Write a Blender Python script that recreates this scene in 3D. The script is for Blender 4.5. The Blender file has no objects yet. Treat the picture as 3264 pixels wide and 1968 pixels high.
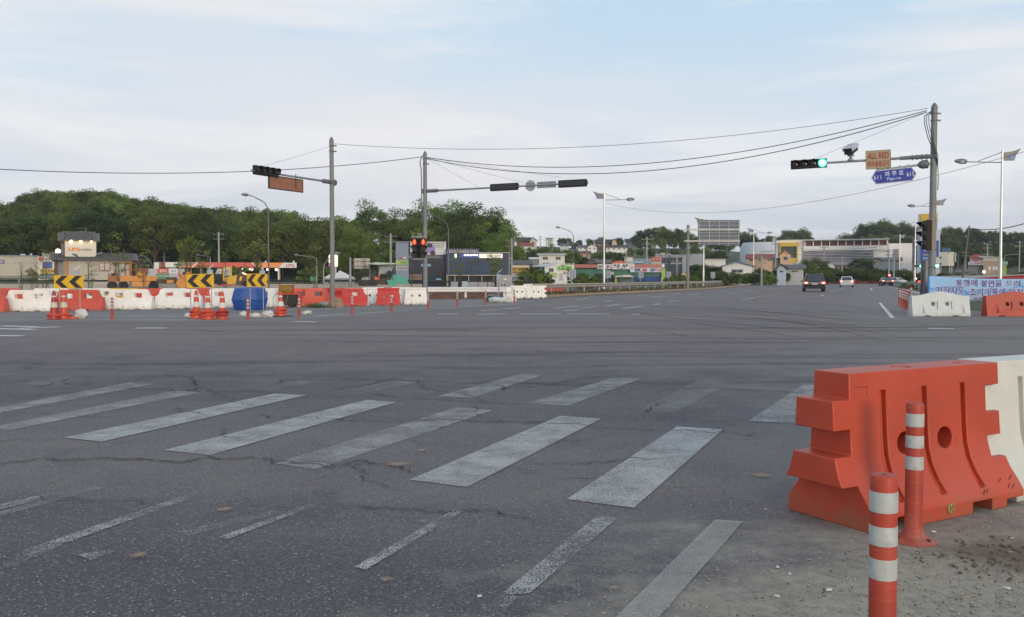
import bpy, bmesh, math, random
from mathutils import Vector, Matrix
import numpy as np
S = bpy.context.scene
C = S.collection
R = math.radians
# ------------------------------------------------------------------ camera
F = 2850.0; CX, CY = 1632.0, 984.0; HZ = 886.0; CAMH = 1.42
PITCH = math.atan((CY-HZ)/F)
cam = bpy.data.cameras.new('camera'); camo = bpy.data.objects.new('camera', cam); C.objects.link(camo)
cam.sensor_width = 36; cam.lens = F/3264*36; cam.clip_end = 5000; cam.clip_start = .05
camo.location = (0, 0, CAMH); camo.rotation_euler = (R(90)-PITCH, 0, 0); S.camera = camo
# ------------------------------------------------------------------ world and light
SUN_EL, SUN_AZ = R(6), R(160)      # azimuth clockwise from +Y: behind and a little right
w = bpy.data.worlds.new('World'); S.world = w; w.use_nodes = True
nt = w.node_tree; nt.nodes.clear(); N = nt.nodes.new; L = nt.links.new
out = N('ShaderNodeOutputWorld'); mixs = N('ShaderNodeMixShader'); b1 = N('ShaderNodeBackground'); b2 = N('ShaderNodeBackground')
sky = N('ShaderNodeTexSky'); sky.sky_type = 'NISHITA'; sky.sun_disc = False; sky.sun_elevation = SUN_EL; sky.sun_rotation = SUN_AZ
b1.inputs[1].default_value = .12; L(sky.outputs[0], b1.inputs[0])
tc = N('ShaderNodeTexCoord'); sep = N('ShaderNodeSeparateXYZ'); L(tc.outputs['Generated'], sep.inputs[0])
ramp = N('ShaderNodeValToRGB'); L(sep.outputs[2], ramp.inputs[0])
el = ramp.color_ramp.elements; el[0].position = 0; el[0].color = (.62, .66, .735, 1); el[1].position = 1; el[1].color = (.36, .52, .74, 1)
for p, c in ((.035, (.61, .66, .77, 1)), (.08, (.71, .75, .85, 1)), (.14, (.77, .83, .93, 1)), (.20, (.68, .81, .95, 1)), (.30, (.58, .78, .96, 1)), (.45, (.48, .66, .86, 1))):
    e = el.new(p); e.color = c
mp = N('ShaderNodeMapping'); mp.inputs['Scale'].default_value = (1.6, 1.6, 11); mp.inputs['Rotation'].default_value = (0, R(4), R(20)); L(tc.outputs['Generated'], mp.inputs[0])
no = N('ShaderNodeTexNoise'); no.inputs['Scale'].default_value = 1.5; no.inputs['Detail'].default_value = 7; no.inputs['Roughness'].default_value = .52; no.inputs['Distortion'].default_value = .6; L(mp.outputs[0], no.inputs[0])
cr = N('ShaderNodeMapRange'); cr.inputs[1].default_value = .44; cr.inputs[2].default_value = .62; cr.inputs[4].default_value = .9; L(no.outputs[0], cr.inputs[0])
m1 = N('ShaderNodeMix'); m1.data_type = 'RGBA'; L(cr.outputs[0], m1.inputs[0]); L(ramp.outputs[0], m1.inputs[6]); m1.inputs[7].default_value = (.94, .96, .99, 1)
mp2 = N('ShaderNodeMapping'); mp2.inputs['Location'].default_value = (3, 1, 0); mp2.inputs['Scale'].default_value = (1.1, 1.1, 6); L(tc.outputs['Generated'], mp2.inputs[0])
no2 = N('ShaderNodeTexNoise'); no2.inputs['Scale'].default_value = 1.3; no2.inputs['Detail'].default_value = 4; L(mp2.outputs[0], no2.inputs[0])
cr2 = N('ShaderNodeMapRange'); cr2.inputs[1].default_value = .45; cr2.inputs[2].default_value = .7; cr2.inputs[4].default_value = .7; L(no2.outputs[0], cr2.inputs[0])
m2 = N('ShaderNodeMix'); m2.data_type = 'RGBA'; L(cr2.outputs[0], m2.inputs[0]); L(m1.outputs[2], m2.inputs[6]); m2.inputs[7].default_value = (.94, .88, .89, 1)
L(m2.outputs[2], b2.inputs[0]); b2.inputs[1].default_value = 1.0
mixs.inputs[0].default_value = .88; L(b1.outputs[0], mixs.inputs[1]); L(b2.outputs[0], mixs.inputs[2]); L(mixs.outputs[0], out.inputs[0])
sl = bpy.data.lights.new('sun', 'SUN'); so = bpy.data.objects.new('sun', sl); C.objects.link(so)
sl.energy = 1.9; sl.angle = R(20); sl.color = (1, .84, .66)
sd = Vector((math.sin(SUN_AZ)*math.cos(SUN_EL), math.cos(SUN_AZ)*math.cos(SUN_EL), math.sin(SUN_EL)))
so.rotation_euler = sd.to_track_quat('Z', 'Y').to_euler(); so.location = (0, -5, 30)
S.view_settings.view_transform = 'Standard'; S.view_settings.look = 'None'; S.view_settings.exposure = 0; S.view_settings.gamma = 1
S.cycles.max_bounces = 6; S.cycles.use_denoising = True
# ------------------------------------------------------------------ helpers
def ray(px, py):
    u = (px-CX)/F; v = (CY-py)/F; s, c = math.sin(PITCH), math.cos(PITCH)
    return Vector((u, c+v*s, -s+v*c))
def at(px, py, Y):
    d = ray(px, py); return Vector((0, 0, CAMH)) + d*(Y/d.y)
def gr(px, py, z=0.):
    d = ray(px, py); return Vector((0, 0, CAMH)) + d*((z-CAMH)/d.z)
def X(px, Y): return (px-CX)/F*Y
def Z(py, Y): return CAMH+(HZ-py)/F*Y*1.0
def YB(py): return CAMH*F/(py-HZ)
class MB:
    def __init__(s): s.v = []; s.f = []; s.m = []
    def add(s, vs, fs, mi=0):
        b = len(s.v); s.v += [tuple(v) for v in vs]; s.f += [tuple(b+i for i in f) for f in fs]; s.m += [mi]*len(fs); return s
    def box(s, x0, y0, z0, x1, y1, z1, mi=0, M=None):
        vs = [Vector(p) for p in ((x0,y0,z0),(x1,y0,z0),(x1,y1,z0),(x0,y1,z0),(x0,y0,z1),(x1,y0,z1),(x1,y1,z1),(x0,y1,z1))]
        if M: vs = [M @ v for v in vs]
        return s.add(vs, [(0,3,2,1),(4,5,6,7),(0,1,5,4),(1,2,6,5),(2,3,7,6),(3,0,4,7)], mi)
    def tube(s, p, q, r0, r1=None, n=8, mi=0):
        p, q = Vector(p), Vector(q); r1 = r0 if r1 is None else r1
        d = (q-p).normalized(); a = d.orthogonal().normalized(); b = d.cross(a)
        vs = []
        for k in range(n):
            t = 2*math.pi*k/n; o = a*math.cos(t)+b*math.sin(t); vs += [p+o*r0, q+o*r1]
        fs = [(2*k, 2*((k+1)%n), 2*((k+1)%n)+1, 2*k+1) for k in range(n)]
        fs += [tuple(range(0, 2*n, 2)), tuple(range(2*n-1, 0, -2))]
        return s.add(vs, fs, mi)
    def path(s, pts, r, n=6, mi=0):
        pts = [Vector(p) for p in pts]; vs = []; a = None
        rs = r if isinstance(r, (list, tuple)) else [r]*len(pts)
        for i, p in enumerate(pts):
            d = (pts[min(i+1, len(pts)-1)]-pts[max(i-1, 0)]).normalized()
            a = d.orthogonal().normalized() if a is None else (a-d*a.dot(d)).normalized()
            b = d.cross(a)
            vs += [p+(a*math.cos(2*math.pi*k/n)+b*math.sin(2*math.pi*k/n))*rs[i] for k in range(n)]
        fs = [(i*n+k, i*n+(k+1)%n, (i+1)*n+(k+1)%n, (i+1)*n+k) for i in range(len(pts)-1) for k in range(n)]
        fs += [tuple(range(n))[::-1], tuple((len(pts)-1)*n+k for k in range(n))]
        return s.add(vs, fs, mi)
    def lathe(s, prof, c=(0,0,0), n=16, mi=0, ph=0., M=None):
        c = Vector(c); vs = []
        for r, z in prof: vs += [Vector((r*math.cos(ph+2*math.pi*k/n), r*math.sin(ph+2*math.pi*k/n), z)) for k in range(n)]
        vs = [(M @ v if M else v)+c for v in vs]
        fs = [(i*n+k, i*n+(k+1)%n, (i+1)*n+(k+1)%n, (i+1)*n+k) for i in range(len(prof)-1) for k in range(n)]
        if prof[0][0] > 1e-6: fs.append(tuple(range(n))[::-1])
        if prof[-1][0] > 1e-6: fs.append(tuple((len(prof)-1)*n+k for k in range(n)))
        return s.add(vs, fs, mi)
    def prism(s, poly, a, b, axis='y', mi=0, M=None):
        n = len(poly)
        g = {'y': lambda p, t: Vector((p[0], t, p[1])), 'x': lambda p, t: Vector((t, p[0], p[1])), 'z': lambda p, t: Vector((p[0], p[1], t))}[axis]
        vs = [g(p, a) for p in poly]+[g(p, b) for p in poly]
        if M: vs = [M @ v for v in vs]
        return s.add(vs, [tuple(range(n))[::-1], tuple(range(n, 2*n))]+[(i, (i+1)%n, n+(i+1)%n, n+i) for i in range(n)], mi)
    def quad(s, *p, mi=0): return s.add(p, [tuple(range(len(p)))], mi)
    def ball(s, c, r, n=10, sz=1, mi=0):
        return s.lathe([(max(1e-4, r*math.sin(math.pi*i/6)), -r*sz*math.cos(math.pi*i/6)) for i in range(7)], c, n, mi)
    def mesh(s, name, fix=True):
        me = bpy.data.meshes.new(name); me.from_pydata(s.v, [], s.f)
        if any(s.m): me.polygons.foreach_set('material_index', s.m)
        if fix:
            bm = bmesh.new(); bm.from_mesh(me); bmesh.ops.remove_doubles(bm, verts=bm.verts, dist=1e-5) if fix == 2 else None
            bmesh.ops.recalc_face_normals(bm, faces=bm.faces); bm.to_mesh(me); bm.free()
        me.update(); return me
    def build(s, name, mats, parent=None, smooth=False, bevel=0, fix=True):
        return mkobj(name, s.mesh(name, fix), mats, parent, smooth, bevel)
def mkobj(name, me, mats, parent=None, smooth=False, bevel=0, ang=35):
    o = bpy.data.objects.new(name, me); C.objects.link(o)
    for m in (mats if isinstance(mats, (list, tuple)) else [mats]): me.materials.append(m)
    if parent is not None: o.parent = parent
    if smooth:
        me.polygons.foreach_set('use_smooth', [True]*len(me.polygons))
        me.set_sharp_from_angle(angle=R(ang))
    if bevel:
        b = o.modifiers.new('bevel', 'BEVEL'); b.width = bevel; b.segments = 2; b.limit_method = 'ANGLE'; b.angle_limit = R(40)
    return o
def tag(o, label=None, cat=None, group=None, kind=None):
    if label: o['label'] = label
    if cat: o['category'] = cat
    if group: o['group'] = group
    if kind: o['kind'] = kind
    return o
def thing(name, label, cat, loc=(0,0,0), rz=0., group=None):
    o = bpy.data.objects.new(name, None); C.objects.link(o); o.empty_display_size = .2
    o.location = loc; o.rotation_euler = (0, 0, rz); return tag(o, label, cat, group)
def dup(o, loc=None, rz=None, label=None, group=None, scale=None, parent=None):
    c = o.copy(); C.objects.link(c)
    if parent is not None: c.parent = parent
    if loc is not None: c.location = loc
    if rz is not None: c.rotation_euler = (0, 0, rz)
    if scale is not None: c.scale = (scale,)*3 if not isinstance(scale, (tuple, list)) else scale
    if label: c['label'] = label
    if group: c['group'] = group
    for ch in list(KIDS(o)): dup(ch, parent=c)
    return c
def KIDS(o): return [x for x in o.children]
_m = {}
def mat(name, col, rough=.6, var=.12, sc=3., metal=0., bump=0., bsc=None, emit=0., spec=.5, dirt=0., dirtcol=(.12,.10,.08), trans=0., coat=0., alpha=None):
    if name in _m: return _m[name]
    m = bpy.data.materials.new(name); m.use_nodes = True; t = m.node_tree; b = t.nodes['Principled BSDF']; N = t.nodes.new; L = t.links.new
    b.inputs['Roughness'].default_value = rough; b.inputs['Metallic'].default_value = metal; b.inputs['Specular IOR Level'].default_value = spec
    b.inputs['Coat Weight'].default_value = coat
    tc = N('ShaderNodeTexCoord'); no = N('ShaderNodeTexNoise'); no.inputs['Scale'].default_value = sc; no.inputs['Detail'].default_value = 6; L(tc.outputs['Object'], no.inputs[0])
    mx = N('ShaderNodeMix'); mx.data_type = 'RGBA'; mr = N('ShaderNodeMapRange'); mr.inputs[1].default_value = .3; mr.inputs[2].default_value = .7; L(no.outputs[0], mr.inputs[0]); L(mr.outputs[0], mx.inputs[0])
    mx.inputs[6].default_value = tuple(min(1, c*(1-var)) for c in col)+(1,); mx.inputs[7].default_value = tuple(min(1, c*(1+var)) for c in col)+(1,)
    last = mx.outputs[2]
    if dirt:
        n2 = N('ShaderNodeTexNoise'); n2.inputs['Scale'].default_value = sc*2.3; n2.inputs['Detail'].default_value = 8; n2.inputs['Roughness'].default_value = .7; L(tc.outputs['Object'], n2.inputs[0])
        r2 = N('ShaderNodeMapRange'); r2.inputs[1].default_value = .5; r2.inputs[2].default_value = .75; r2.inputs[4].default_value = dirt; L(n2.outputs[0], r2.inputs[0])
        x2 = N('ShaderNodeMix'); x2.data_type = 'RGBA'; L(r2.outputs[0], x2.inputs[0]); L(last, x2.inputs[6]); x2.inputs[7].default_value = dirtcol+(1,); last = x2.outputs[2]
    L(last, b.inputs['Base Color'])
    if bump:
        bn = N('ShaderNodeTexNoise'); bn.inputs['Scale'].default_value = bsc or sc*8; bn.inputs['Detail'].default_value = 4; L(tc.outputs['Object'], bn.inputs[0])
        bu = N('ShaderNodeBump'); bu.inputs['Strength'].default_value = bump; bu.inputs['Distance'].default_value = .01; L(bn.outputs[0], bu.inputs['Height']); L(bu.outputs[0], b.inputs['Normal'])
    if emit: b.inputs['Emission Color'].default_value = tuple(col)+(1,); b.inputs['Emission Strength'].default_value = emit
    _m[name] = m; return m
def pl(name, col, **k): return mat(name, col, **k)
STEEL = mat('galvanised steel', (.30,.31,.32), .5, .15, 2, metal=.45, dirt=.25)
STEELD = mat('weathered grey steel', (.17,.175,.18), .55, .18, 1.5, metal=.3, dirt=.3)
SILVER = mat('bright aluminium', (.62,.60,.58), .32, .06, 1, metal=.7)
DARK = mat('black plastic', (.02,.02,.022), .65, .2, 4)
RUBBER = mat('rubber', (.025,.025,.025), .8, .2, 6)
WHITE = mat('white paint', (.76,.75,.72), .6, .06, 1, dirt=.2)
GLASS = mat('dark glass', (.03,.04,.05), .28, .3, .6, spec=.8)
ORANGE = mat('orange polyethylene', (.47,.060,.024), .45, .14, 2.2, bump=.12, bsc=60, dirt=.45, dirtcol=(.36,.085,.055))
ORANGEF = mat('faded orange polyethylene', (.62,.085,.05), .5, .12, 1.5, dirt=.25, dirtcol=(.35,.08,.05))
REDP = mat('red polyethylene', (.55,.04,.035), .45, .12, 1.5, dirt=.2, dirtcol=(.3,.05,.04))
WHITEP = mat('white polyethylene', (.86,.84,.78), .5, .05, 1.6, dirt=.40, dirtcol=(.38,.35,.28))
GREYP = mat('pale grey polyethylene', (.55,.59,.59), .5, .05, 1.6, dirt=.3, dirtcol=(.34,.35,.33))
YELP = mat('yellow polyethylene', (.65,.42,.03), .5, .1, 1.5, dirt=.2)
POSTO = mat('orange polyurethane', (.40,.05,.027), .55, .14, 5, bump=.08, dirt=.6, dirtcol=(.30,.07,.045))
REFL = mat('grey white reflective tape', (.42,.44,.42), .5, .16, 9, dirt=.75, dirtcol=(.25,.25,.23))
CONC = mat('concrete', (.33,.32,.30), .85, .15, 1.2, dirt=.3)
def weather(m, pale, grime, fac=.3):      # rub marks and mud splashed on the foot
    t = m.node_tree; N = t.nodes.new; L = t.links.new; b = t.nodes['Principled BSDF']; src = b.inputs['Base Color'].links[0].from_socket; tc = N('ShaderNodeTexCoord')
    mp = N('ShaderNodeMapping'); mp.inputs['Scale'].default_value = (2.2, 2.2, 26); mp.inputs['Rotation'].default_value = (0, R(7), 0); L(tc.outputs['Object'], mp.inputs[0])
    n = N('ShaderNodeTexNoise'); n.inputs['Scale'].default_value = 2.2; n.inputs['Detail'].default_value = 8; n.inputs['Roughness'].default_value = .75; L(mp.outputs[0], n.inputs[0])
    r = N('ShaderNodeMapRange'); r.inputs[1].default_value = .56; r.inputs[2].default_value = .70; r.inputs[4].default_value = fac; L(n.outputs[0], r.inputs[0])
    x = N('ShaderNodeMix'); x.data_type = 'RGBA'; L(r.outputs[0], x.inputs[0]); L(src, x.inputs[6]); x.inputs[7].default_value = pale+(1,)
    n2 = N('ShaderNodeTexNoise'); n2.inputs['Scale'].default_value = 7; n2.inputs['Detail'].default_value = 9; n2.inputs['Roughness'].default_value = .75; L(tc.outputs['Object'], n2.inputs[0])
    sp = N('ShaderNodeSeparateXYZ'); L(tc.outputs['Object'], sp.inputs[0]); a = N('ShaderNodeMath'); a.operation = 'MULTIPLY_ADD'; L(sp.outputs[2], a.inputs[0]); a.inputs[1].default_value = -1.1; L(n2.outputs[0], a.inputs[2])
    r2 = N('ShaderNodeMapRange'); r2.inputs[1].default_value = .34; r2.inputs[2].default_value = .58; r2.inputs[4].default_value = .7; L(a.outputs[0], r2.inputs[0])
    y = N('ShaderNodeMix'); y.data_type = 'RGBA'; L(r2.outputs[0], y.inputs[0]); L(x.outputs[2], y.inputs[6]); y.inputs[7].default_value = grime+(1,); L(y.outputs[2], b.inputs['Base Color'])
weather(ORANGE, (.56,.13,.07), (.26,.12,.07), .35); weather(WHITEP, (.55,.52,.46), (.36,.30,.23), .35); weather(ORANGEF, (.66,.24,.16), (.32,.17,.12), .35); weather(REDP, (.62,.16,.12), (.30,.14,.10), .35); weather(GREYP, (.42,.44,.43), (.33,.31,.27), .4); weather(POSTO, (.50,.15,.10), (.32,.17,.12), .4)
WHITEN = mat('dusty near white polyethylene', (.62,.62,.56), .5, .06, 1.6, dirt=.35, dirtcol=(.42,.40,.33)); weather(WHITEN, (.52,.51,.46), (.34,.29,.23), .4)
_tc = {}
def text(body, w, h, m, parent, loc, rz=0., bold=0., name='lettering', arch=None):
    key = (body, bold)
    if key not in _tc:
        cu = bpy.data.curves.new('t', 'FONT'); cu.body = body; cu.offset = bold; cu.resolution_u = 2
        o = bpy.data.objects.new('t', cu); C.objects.link(o); bpy.context.view_layer.update()
        dg = bpy.context.evaluated_depsgraph_get(); me = bpy.data.meshes.new_from_object(o.evaluated_get(dg))
        n = len(me.vertices); a = np.empty(n*3); me.vertices.foreach_get('co', a); a = a.reshape(-1, 3)
        _tc[key] = (a, [tuple(p.vertices) for p in me.polygons]); bpy.data.objects.remove(o); bpy.data.curves.remove(cu)
    a, fs = _tc[key]; mn, mx = a.min(0), a.max(0); b = (a-mn)/np.maximum(mx-mn, 1e-6)
    c, s = math.cos(rz), math.sin(rz)
    vs = [(loc[0]+c*(x-.5)*w, loc[1]+s*(x-.5)*w, loc[2]+(y-.5)*h) for x, y, _ in b]
    me = bpy.data.meshes.new(name); me.from_pydata(vs, [], fs)
    return mkobj(name, me, m, parent)
def boolean(me, cuts, op='DIFFERENCE'):
    o = bpy.data.objects.new('tmp', me); C.objects.link(o); cs = []
    for mb, oper in cuts:
        co = bpy.data.objects.new('cut', mb.mesh('cut')); C.objects.link(co); cs.append(co)
        md = o.modifiers.new('b', 'BOOLEAN'); md.operation = oper; md.object = co; md.solver = 'EXACT'
    bpy.context.view_layer.update()
    dg = bpy.context.evaluated_depsgraph_get(); r = bpy.data.meshes.new_from_object(o.evaluated_get(dg))
    for x in [o]+cs: bpy.data.objects.remove(x)
    r.materials.clear(); return r
def Z(py, Y): return at(CX, py, Y).z
# ------------------------------------------------------------------ ground materials
def ground_mat(name, c1, c2, c3, speck=.5, dust=None, cracks=True, scale=1.):
    m = bpy.data.materials.new(name); m.use_nodes = True; t = m.node_tree; b = t.nodes['Principled BSDF']; N = t.nodes.new; L = t.links.new
    tc = N('ShaderNodeTexCoord'); o = tc.outputs['Object']
    def noise(sc, det=6, ro=.6, vec=o, dist=0.):
        n = N('ShaderNodeTexNoise'); n.inputs['Scale'].default_value = sc; n.inputs['Detail'].default_value = det; n.inputs['Roughness'].default_value = ro; n.inputs['Distortion'].default_value = dist; L(vec, n.inputs[0]); return n.outputs[0]
    def rng(v, a, b_, c=0., d=1.):
        r = N('ShaderNodeMapRange'); r.inputs[1].default_value = a; r.inputs[2].default_value = b_; r.inputs[3].default_value = c; r.inputs[4].default_value = d; L(v, r.inputs[0]); return r.outputs[0]
    def mix(f, a, c):
        x = N('ShaderNodeMix'); x.data_type = 'RGBA'
        if isinstance(f, float): x.inputs[0].default_value = f
        else: L(f, x.inputs[0])
        for v, i in ((a, 6), (c, 7)):
            if isinstance(v, tuple): x.inputs[i].default_value = v+(1,)
            else: L(v, x.inputs[i])
        return x.outputs[2]
    def mul(a, c):
        x = N('ShaderNodeMath'); x.operation = 'MULTIPLY'
        for v, i in ((a, 0), (c, 1)):
            if isinstance(v, (int, float)): x.inputs[i].default_value = v
            else: L(v, x.inputs[i])
        return x.outputs[0]
    col = mix(rng(noise(.35*scale, 5), .35, .65), c1, c2)
    col = mix(mul(rng(noise(.12*scale, 4, dist=.8), .48, .68), .75), col, c3)
    # long streaks along the crossing carriageway
    mp = N('ShaderNodeMapping'); mp.inputs['Rotation'].default_value = (0, 0, R(-4)); mp.inputs['Scale'].default_value = (.07, 1.1, 1); L(o, mp.inputs[0])
    col = mix(mul(rng(noise(.8, 5, vec=mp.outputs[0]), .42, .66), .42), col, tuple(x*.62 for x in c1))
    mpb = N('ShaderNodeMapping'); mpb.inputs['Rotation'].default_value = (0, 0, R(-8)); mpb.inputs['Location'].default_value = (4, 7, 0); mpb.inputs['Scale'].default_value = (.035, .20, 1); L(o, mpb.inputs[0])
    bb = noise(1.0, 4, .55, mpb.outputs[0]); col = mix(mul(rng(bb, .43, .58), .55), col, tuple(x*.62 for x in c1)); col = mix(mul(rng(bb, .46, .36), .5), col, tuple(x*1.12 for x in c3))
    wv_ = N('ShaderNodeTexWave'); wv_.wave_type = 'RINGS'; wv_.rings_direction = 'Z'; wv_.inputs['Scale'].default_value = .055; wv_.inputs['Distortion'].default_value = 3.5; wv_.inputs['Detail'].default_value = 3; wv_.inputs['Detail Scale'].default_value = .5
    mpr = N('ShaderNodeMapping'); mpr.inputs['Location'].default_value = (30, -60, 0); L(o, mpr.inputs[0]); L(mpr.outputs[0], wv_.inputs[0]); col = mix(mul(mul(rng(wv_.outputs[1], .78, 1), rng(noise(.15, 4), .42, .6)), .42), col, tuple(x*.5 for x in c1))
    col = mix(mul(rng(noise(.55*scale, 7, .7, dist=1.2), .54, .72), .5), col, tuple(x*.5 for x in c1))
    # aggregate
    fine = noise(95, 3, .8); col = mix(mul(rng(fine, .40, .66), .5), col, tuple(x*.45 for x in c1))
    vo = N('ShaderNodeTexVoronoi'); vo.inputs['Scale'].default_value = 42; L(o, vo.inputs[0])
    sep = N('ShaderNodeSeparateColor'); L(vo.outputs['Color'], sep.inputs[0])
    lt = mul(mul(rng(vo.outputs['Distance'], .22, .34, 1, 0), rng(sep.outputs[0], .86, .90)), speck)
    col = mix(lt, col, (.34, .33, .31))
    vo3 = N('ShaderNodeTexVoronoi'); vo3.inputs['Scale'].default_value = 95; L(o, vo3.inputs[0])
    s3 = N('ShaderNodeSeparateColor'); L(vo3.outputs['Color'], s3.inputs[0])
    col = mix(mul(rng(s3.outputs[1], .80, .90), speck*.55), col, (.26, .255, .25))
    col = mix(mul(rng(s3.outputs[0], .80, .90), .6), col, tuple(x*.35 for x in c1))
    if cracks:
        dn = N('ShaderNodeTexNoise'); dn.inputs['Scale'].default_value = 2.2; dn.inputs['Detail'].default_value = 5; L(o, dn.inputs[0])
        va = N('ShaderNodeVectorMath'); va.operation = 'MULTIPLY_ADD'; L(dn.outputs['Color'], va.inputs[0]); va.inputs[1].default_value = (.8, .8, 0); L(o, va.inputs[2])
        v2 = N('ShaderNodeTexVoronoi'); v2.feature = 'DISTANCE_TO_EDGE'; v2.inputs['Scale'].default_value = .42; L(va.outputs[0], v2.inputs[0])
        ck = mul(rng(v2.outputs['Distance'], .0, .012, 1, 0), rng(noise(.22, 3), .5, .6)); col = mix(mul(ck, .7), col, (.018, .018, .018))
    if dust:      # (point, direction, width): dust lies right of / beyond a line on the ground
        for (px, py), (nx, ny), d0, d1, amt, dc in dust:
            dp = N('ShaderNodeVectorMath'); dp.operation = 'DOT_PRODUCT'; L(o, dp.inputs[0]); dp.inputs[1].default_value = (nx, ny, 0)
            sb = N('ShaderNodeMath'); sb.operation = 'SUBTRACT'; L(dp.outputs['Value'], sb.inputs[0]); sb.inputs[1].default_value = px*nx+py*ny
            ad = N('ShaderNodeMath'); ad.operation = 'ADD'; L(sb.outputs[0], ad.inputs[0]); L(rng(noise(1.1, 8, .68), .25, .75, -(d1-d0)*.8, (d1-d0)*.8), ad.inputs[1])
            col = mix(mul(rng(ad.outputs[0], d0, d1), amt), col, mix(rng(noise(14, 6, .8), .35, .65), tuple(x*.62 for x in dc), dc))
    L(col, b.inputs['Base Color']); b.inputs['Roughness'].default_value = .82; b.inputs['Specular IOR Level'].default_value = .35
    bu = N('ShaderNodeBump'); bu.inputs['Strength'].default_value = .55; bu.inputs['Distance'].default_value = .006; L(noise(120, 3, .8), bu.inputs['Height']); L(bu.outputs[0], b.inputs['Normal'])
    return m
pA, pB = gr(1880, 1968), gr(2780, 1640)
dv = (pB-pA).normalized(); nv = Vector((dv.y, -dv.x, 0))
ASPH = ground_mat('worn asphalt', (.128,.118,.134), (.198,.184,.187), (.212,.19,.174), .9,
    dust=[((1.0, 4.5), (.93, -.36), -1.2, 1.6, .40, (.27,.27,.255)), ((0, 12.5), (.02, 1), -2., 6., .45, (.30,.255,.235)), ((pA.x, pA.y), (nv.x, nv.y), -.55, .75, .9, (.45,.41,.32))])
ASPHD = ground_mat('dusty light asphalt', (.26,.25,.24), (.30,.29,.27), (.23,.22,.21), .5, cracks=False)
DIRT = ground_mat('dry earth', (.16,.125,.09), (.20,.165,.12), (.13,.11,.07), .4, cracks=False)
GRASSM = ground_mat('scrubby grass and earth', (.07,.08,.035), (.12,.105,.06), (.05,.07,.025), .2, cracks=False)
def paintm(name, col, lo, hi, fine=150, big=.42):
    m = bpy.data.materials.new(name); m.use_nodes = True; t = m.node_tree; b = t.nodes['Principled BSDF']; N = t.nodes.new; L = t.links.new
    tc = N('ShaderNodeTexCoord'); o = tc.outputs['Object']
    def noise(sc, det, ro):
        n = N('ShaderNodeTexNoise'); n.inputs['Scale'].default_value = sc; n.inputs['Detail'].default_value = det; n.inputs['Roughness'].default_value = ro; L(o, n.inputs[0]); return n.outputs[0]
    a = N('ShaderNodeMath'); a.operation = 'ADD'; L(noise(fine, 2, .6), a.inputs[0])
    b2 = N('ShaderNodeMath'); b2.operation = 'MULTIPLY'; L(noise(2.3, 6, .72), b2.inputs[0]); b2.inputs[1].default_value = big; L(b2.outputs[0], a.inputs[1])
    r = N('ShaderNodeMapRange'); r.inputs[1].default_value = lo; r.inputs[2].default_value = hi; L(a.outputs[0], r.inputs[0])
    mx = N('ShaderNodeMix'); mx.data_type = 'RGBA'; L(noise(110, 3, .8), mx.inputs[0]); mx.inputs[6].default_value = tuple(x*.5 for x in col)+(1,); mx.inputs[7].default_value = tuple(min(1, x*1.25) for x in col)+(1,); L(mx.outputs[2], b.inputs['Base Color'])
    b.inputs['Roughness'].default_value = .8
    tr = N('ShaderNodeBsdfTransparent'); ms = N('ShaderNodeMixShader'); L(r.outputs[0], ms.inputs[0]); L(tr.outputs[0], ms.inputs[1]); L(b.outputs[0], ms.inputs[2]); L(ms.outputs[0], t.nodes['Material Output'].inputs[0])
    return m
P_GOOD = paintm('worn white road paint', (.58,.59,.57), .58, .78)
P_MID = paintm('very worn road paint', (.62,.63,.61), .66, .86)
P_OLD = paintm('nearly gone road paint', (.56,.57,.56), .72, .96)
P_CHIP = paintm('chipped bright road paint', (.52,.53,.51), .94, 1.12, 110, .95)
P_FAINT = paintm('dust covered road paint', (.50,.50,.46), .40, 1.0)
P_MUDM = paintm('dried orange mud', (.60,.40,.23), .50, .80, 60)
P_FAR = pl('far white road paint', (.62,.62,.62), rough=.8)
P_YEL = pl('yellow road paint', (.42,.27,.10), rough=.8)
CRACK = pl('dark road crack', (.035,.034,.036), rough=.9)  # near-black colour of the cracks themselves
# ------------------------------------------------------------------ terrain
COLS = [-900, -150, 0, 150, 300, 450, 650, 900, 1050, 1300, 1500, 1640, 1750, 1850, 2000, 2150, 2300, 2500, 2700, 2850, 3050, 3264, 4300]
DEP = [0, 150, 190, 250, 330, 400, 470, 560, 750, 1100]
HT = [[0,0,3,12,20,20,20,20,20,20]]*2 + [[0,0,3,13,20,20,20,20,20,20],[0,0,4,15,20,20,20,20,20,20],[0,0,4,15.5,21,21,21,21,21,20],[0,0,4,13,17,17,17,17,17,16],
 [0,0,3,10.5,14,14,14,14,14,14],[0,0,2,8,11,11,11,11,11,11],[0,0,2,6,10,10,10,10,10,10],[0,0,1,4,8,12,14,14,14,14],[0,0,.5,3,8,13,17,17,17,17],
 [0,0,.2,2,8,13.5,18.5,19,19,18],[0,0,.2,2,8,13,18,18.5,18,18],[0,0,.1,2,9,14,17,18,18,18],[0,0,.1,2,9,14,17,17,17,18],[0,0,.1,2,9,15,17,17,18,18],
 [0,0,0,.5,5,12,16,16,16,16],[0,0,0,.3,1,4,13,18,18,18],[0,0,0,.3,1,3,6,13,14,14],[0,0,0,.5,2,9,18,19,20,20],[0,0,0,1,5,16,20,20,20,20],[0,0,0,1,5,15,19,19,19,19],[0,0,0,1,5,15,19,19,19,19]]
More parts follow.
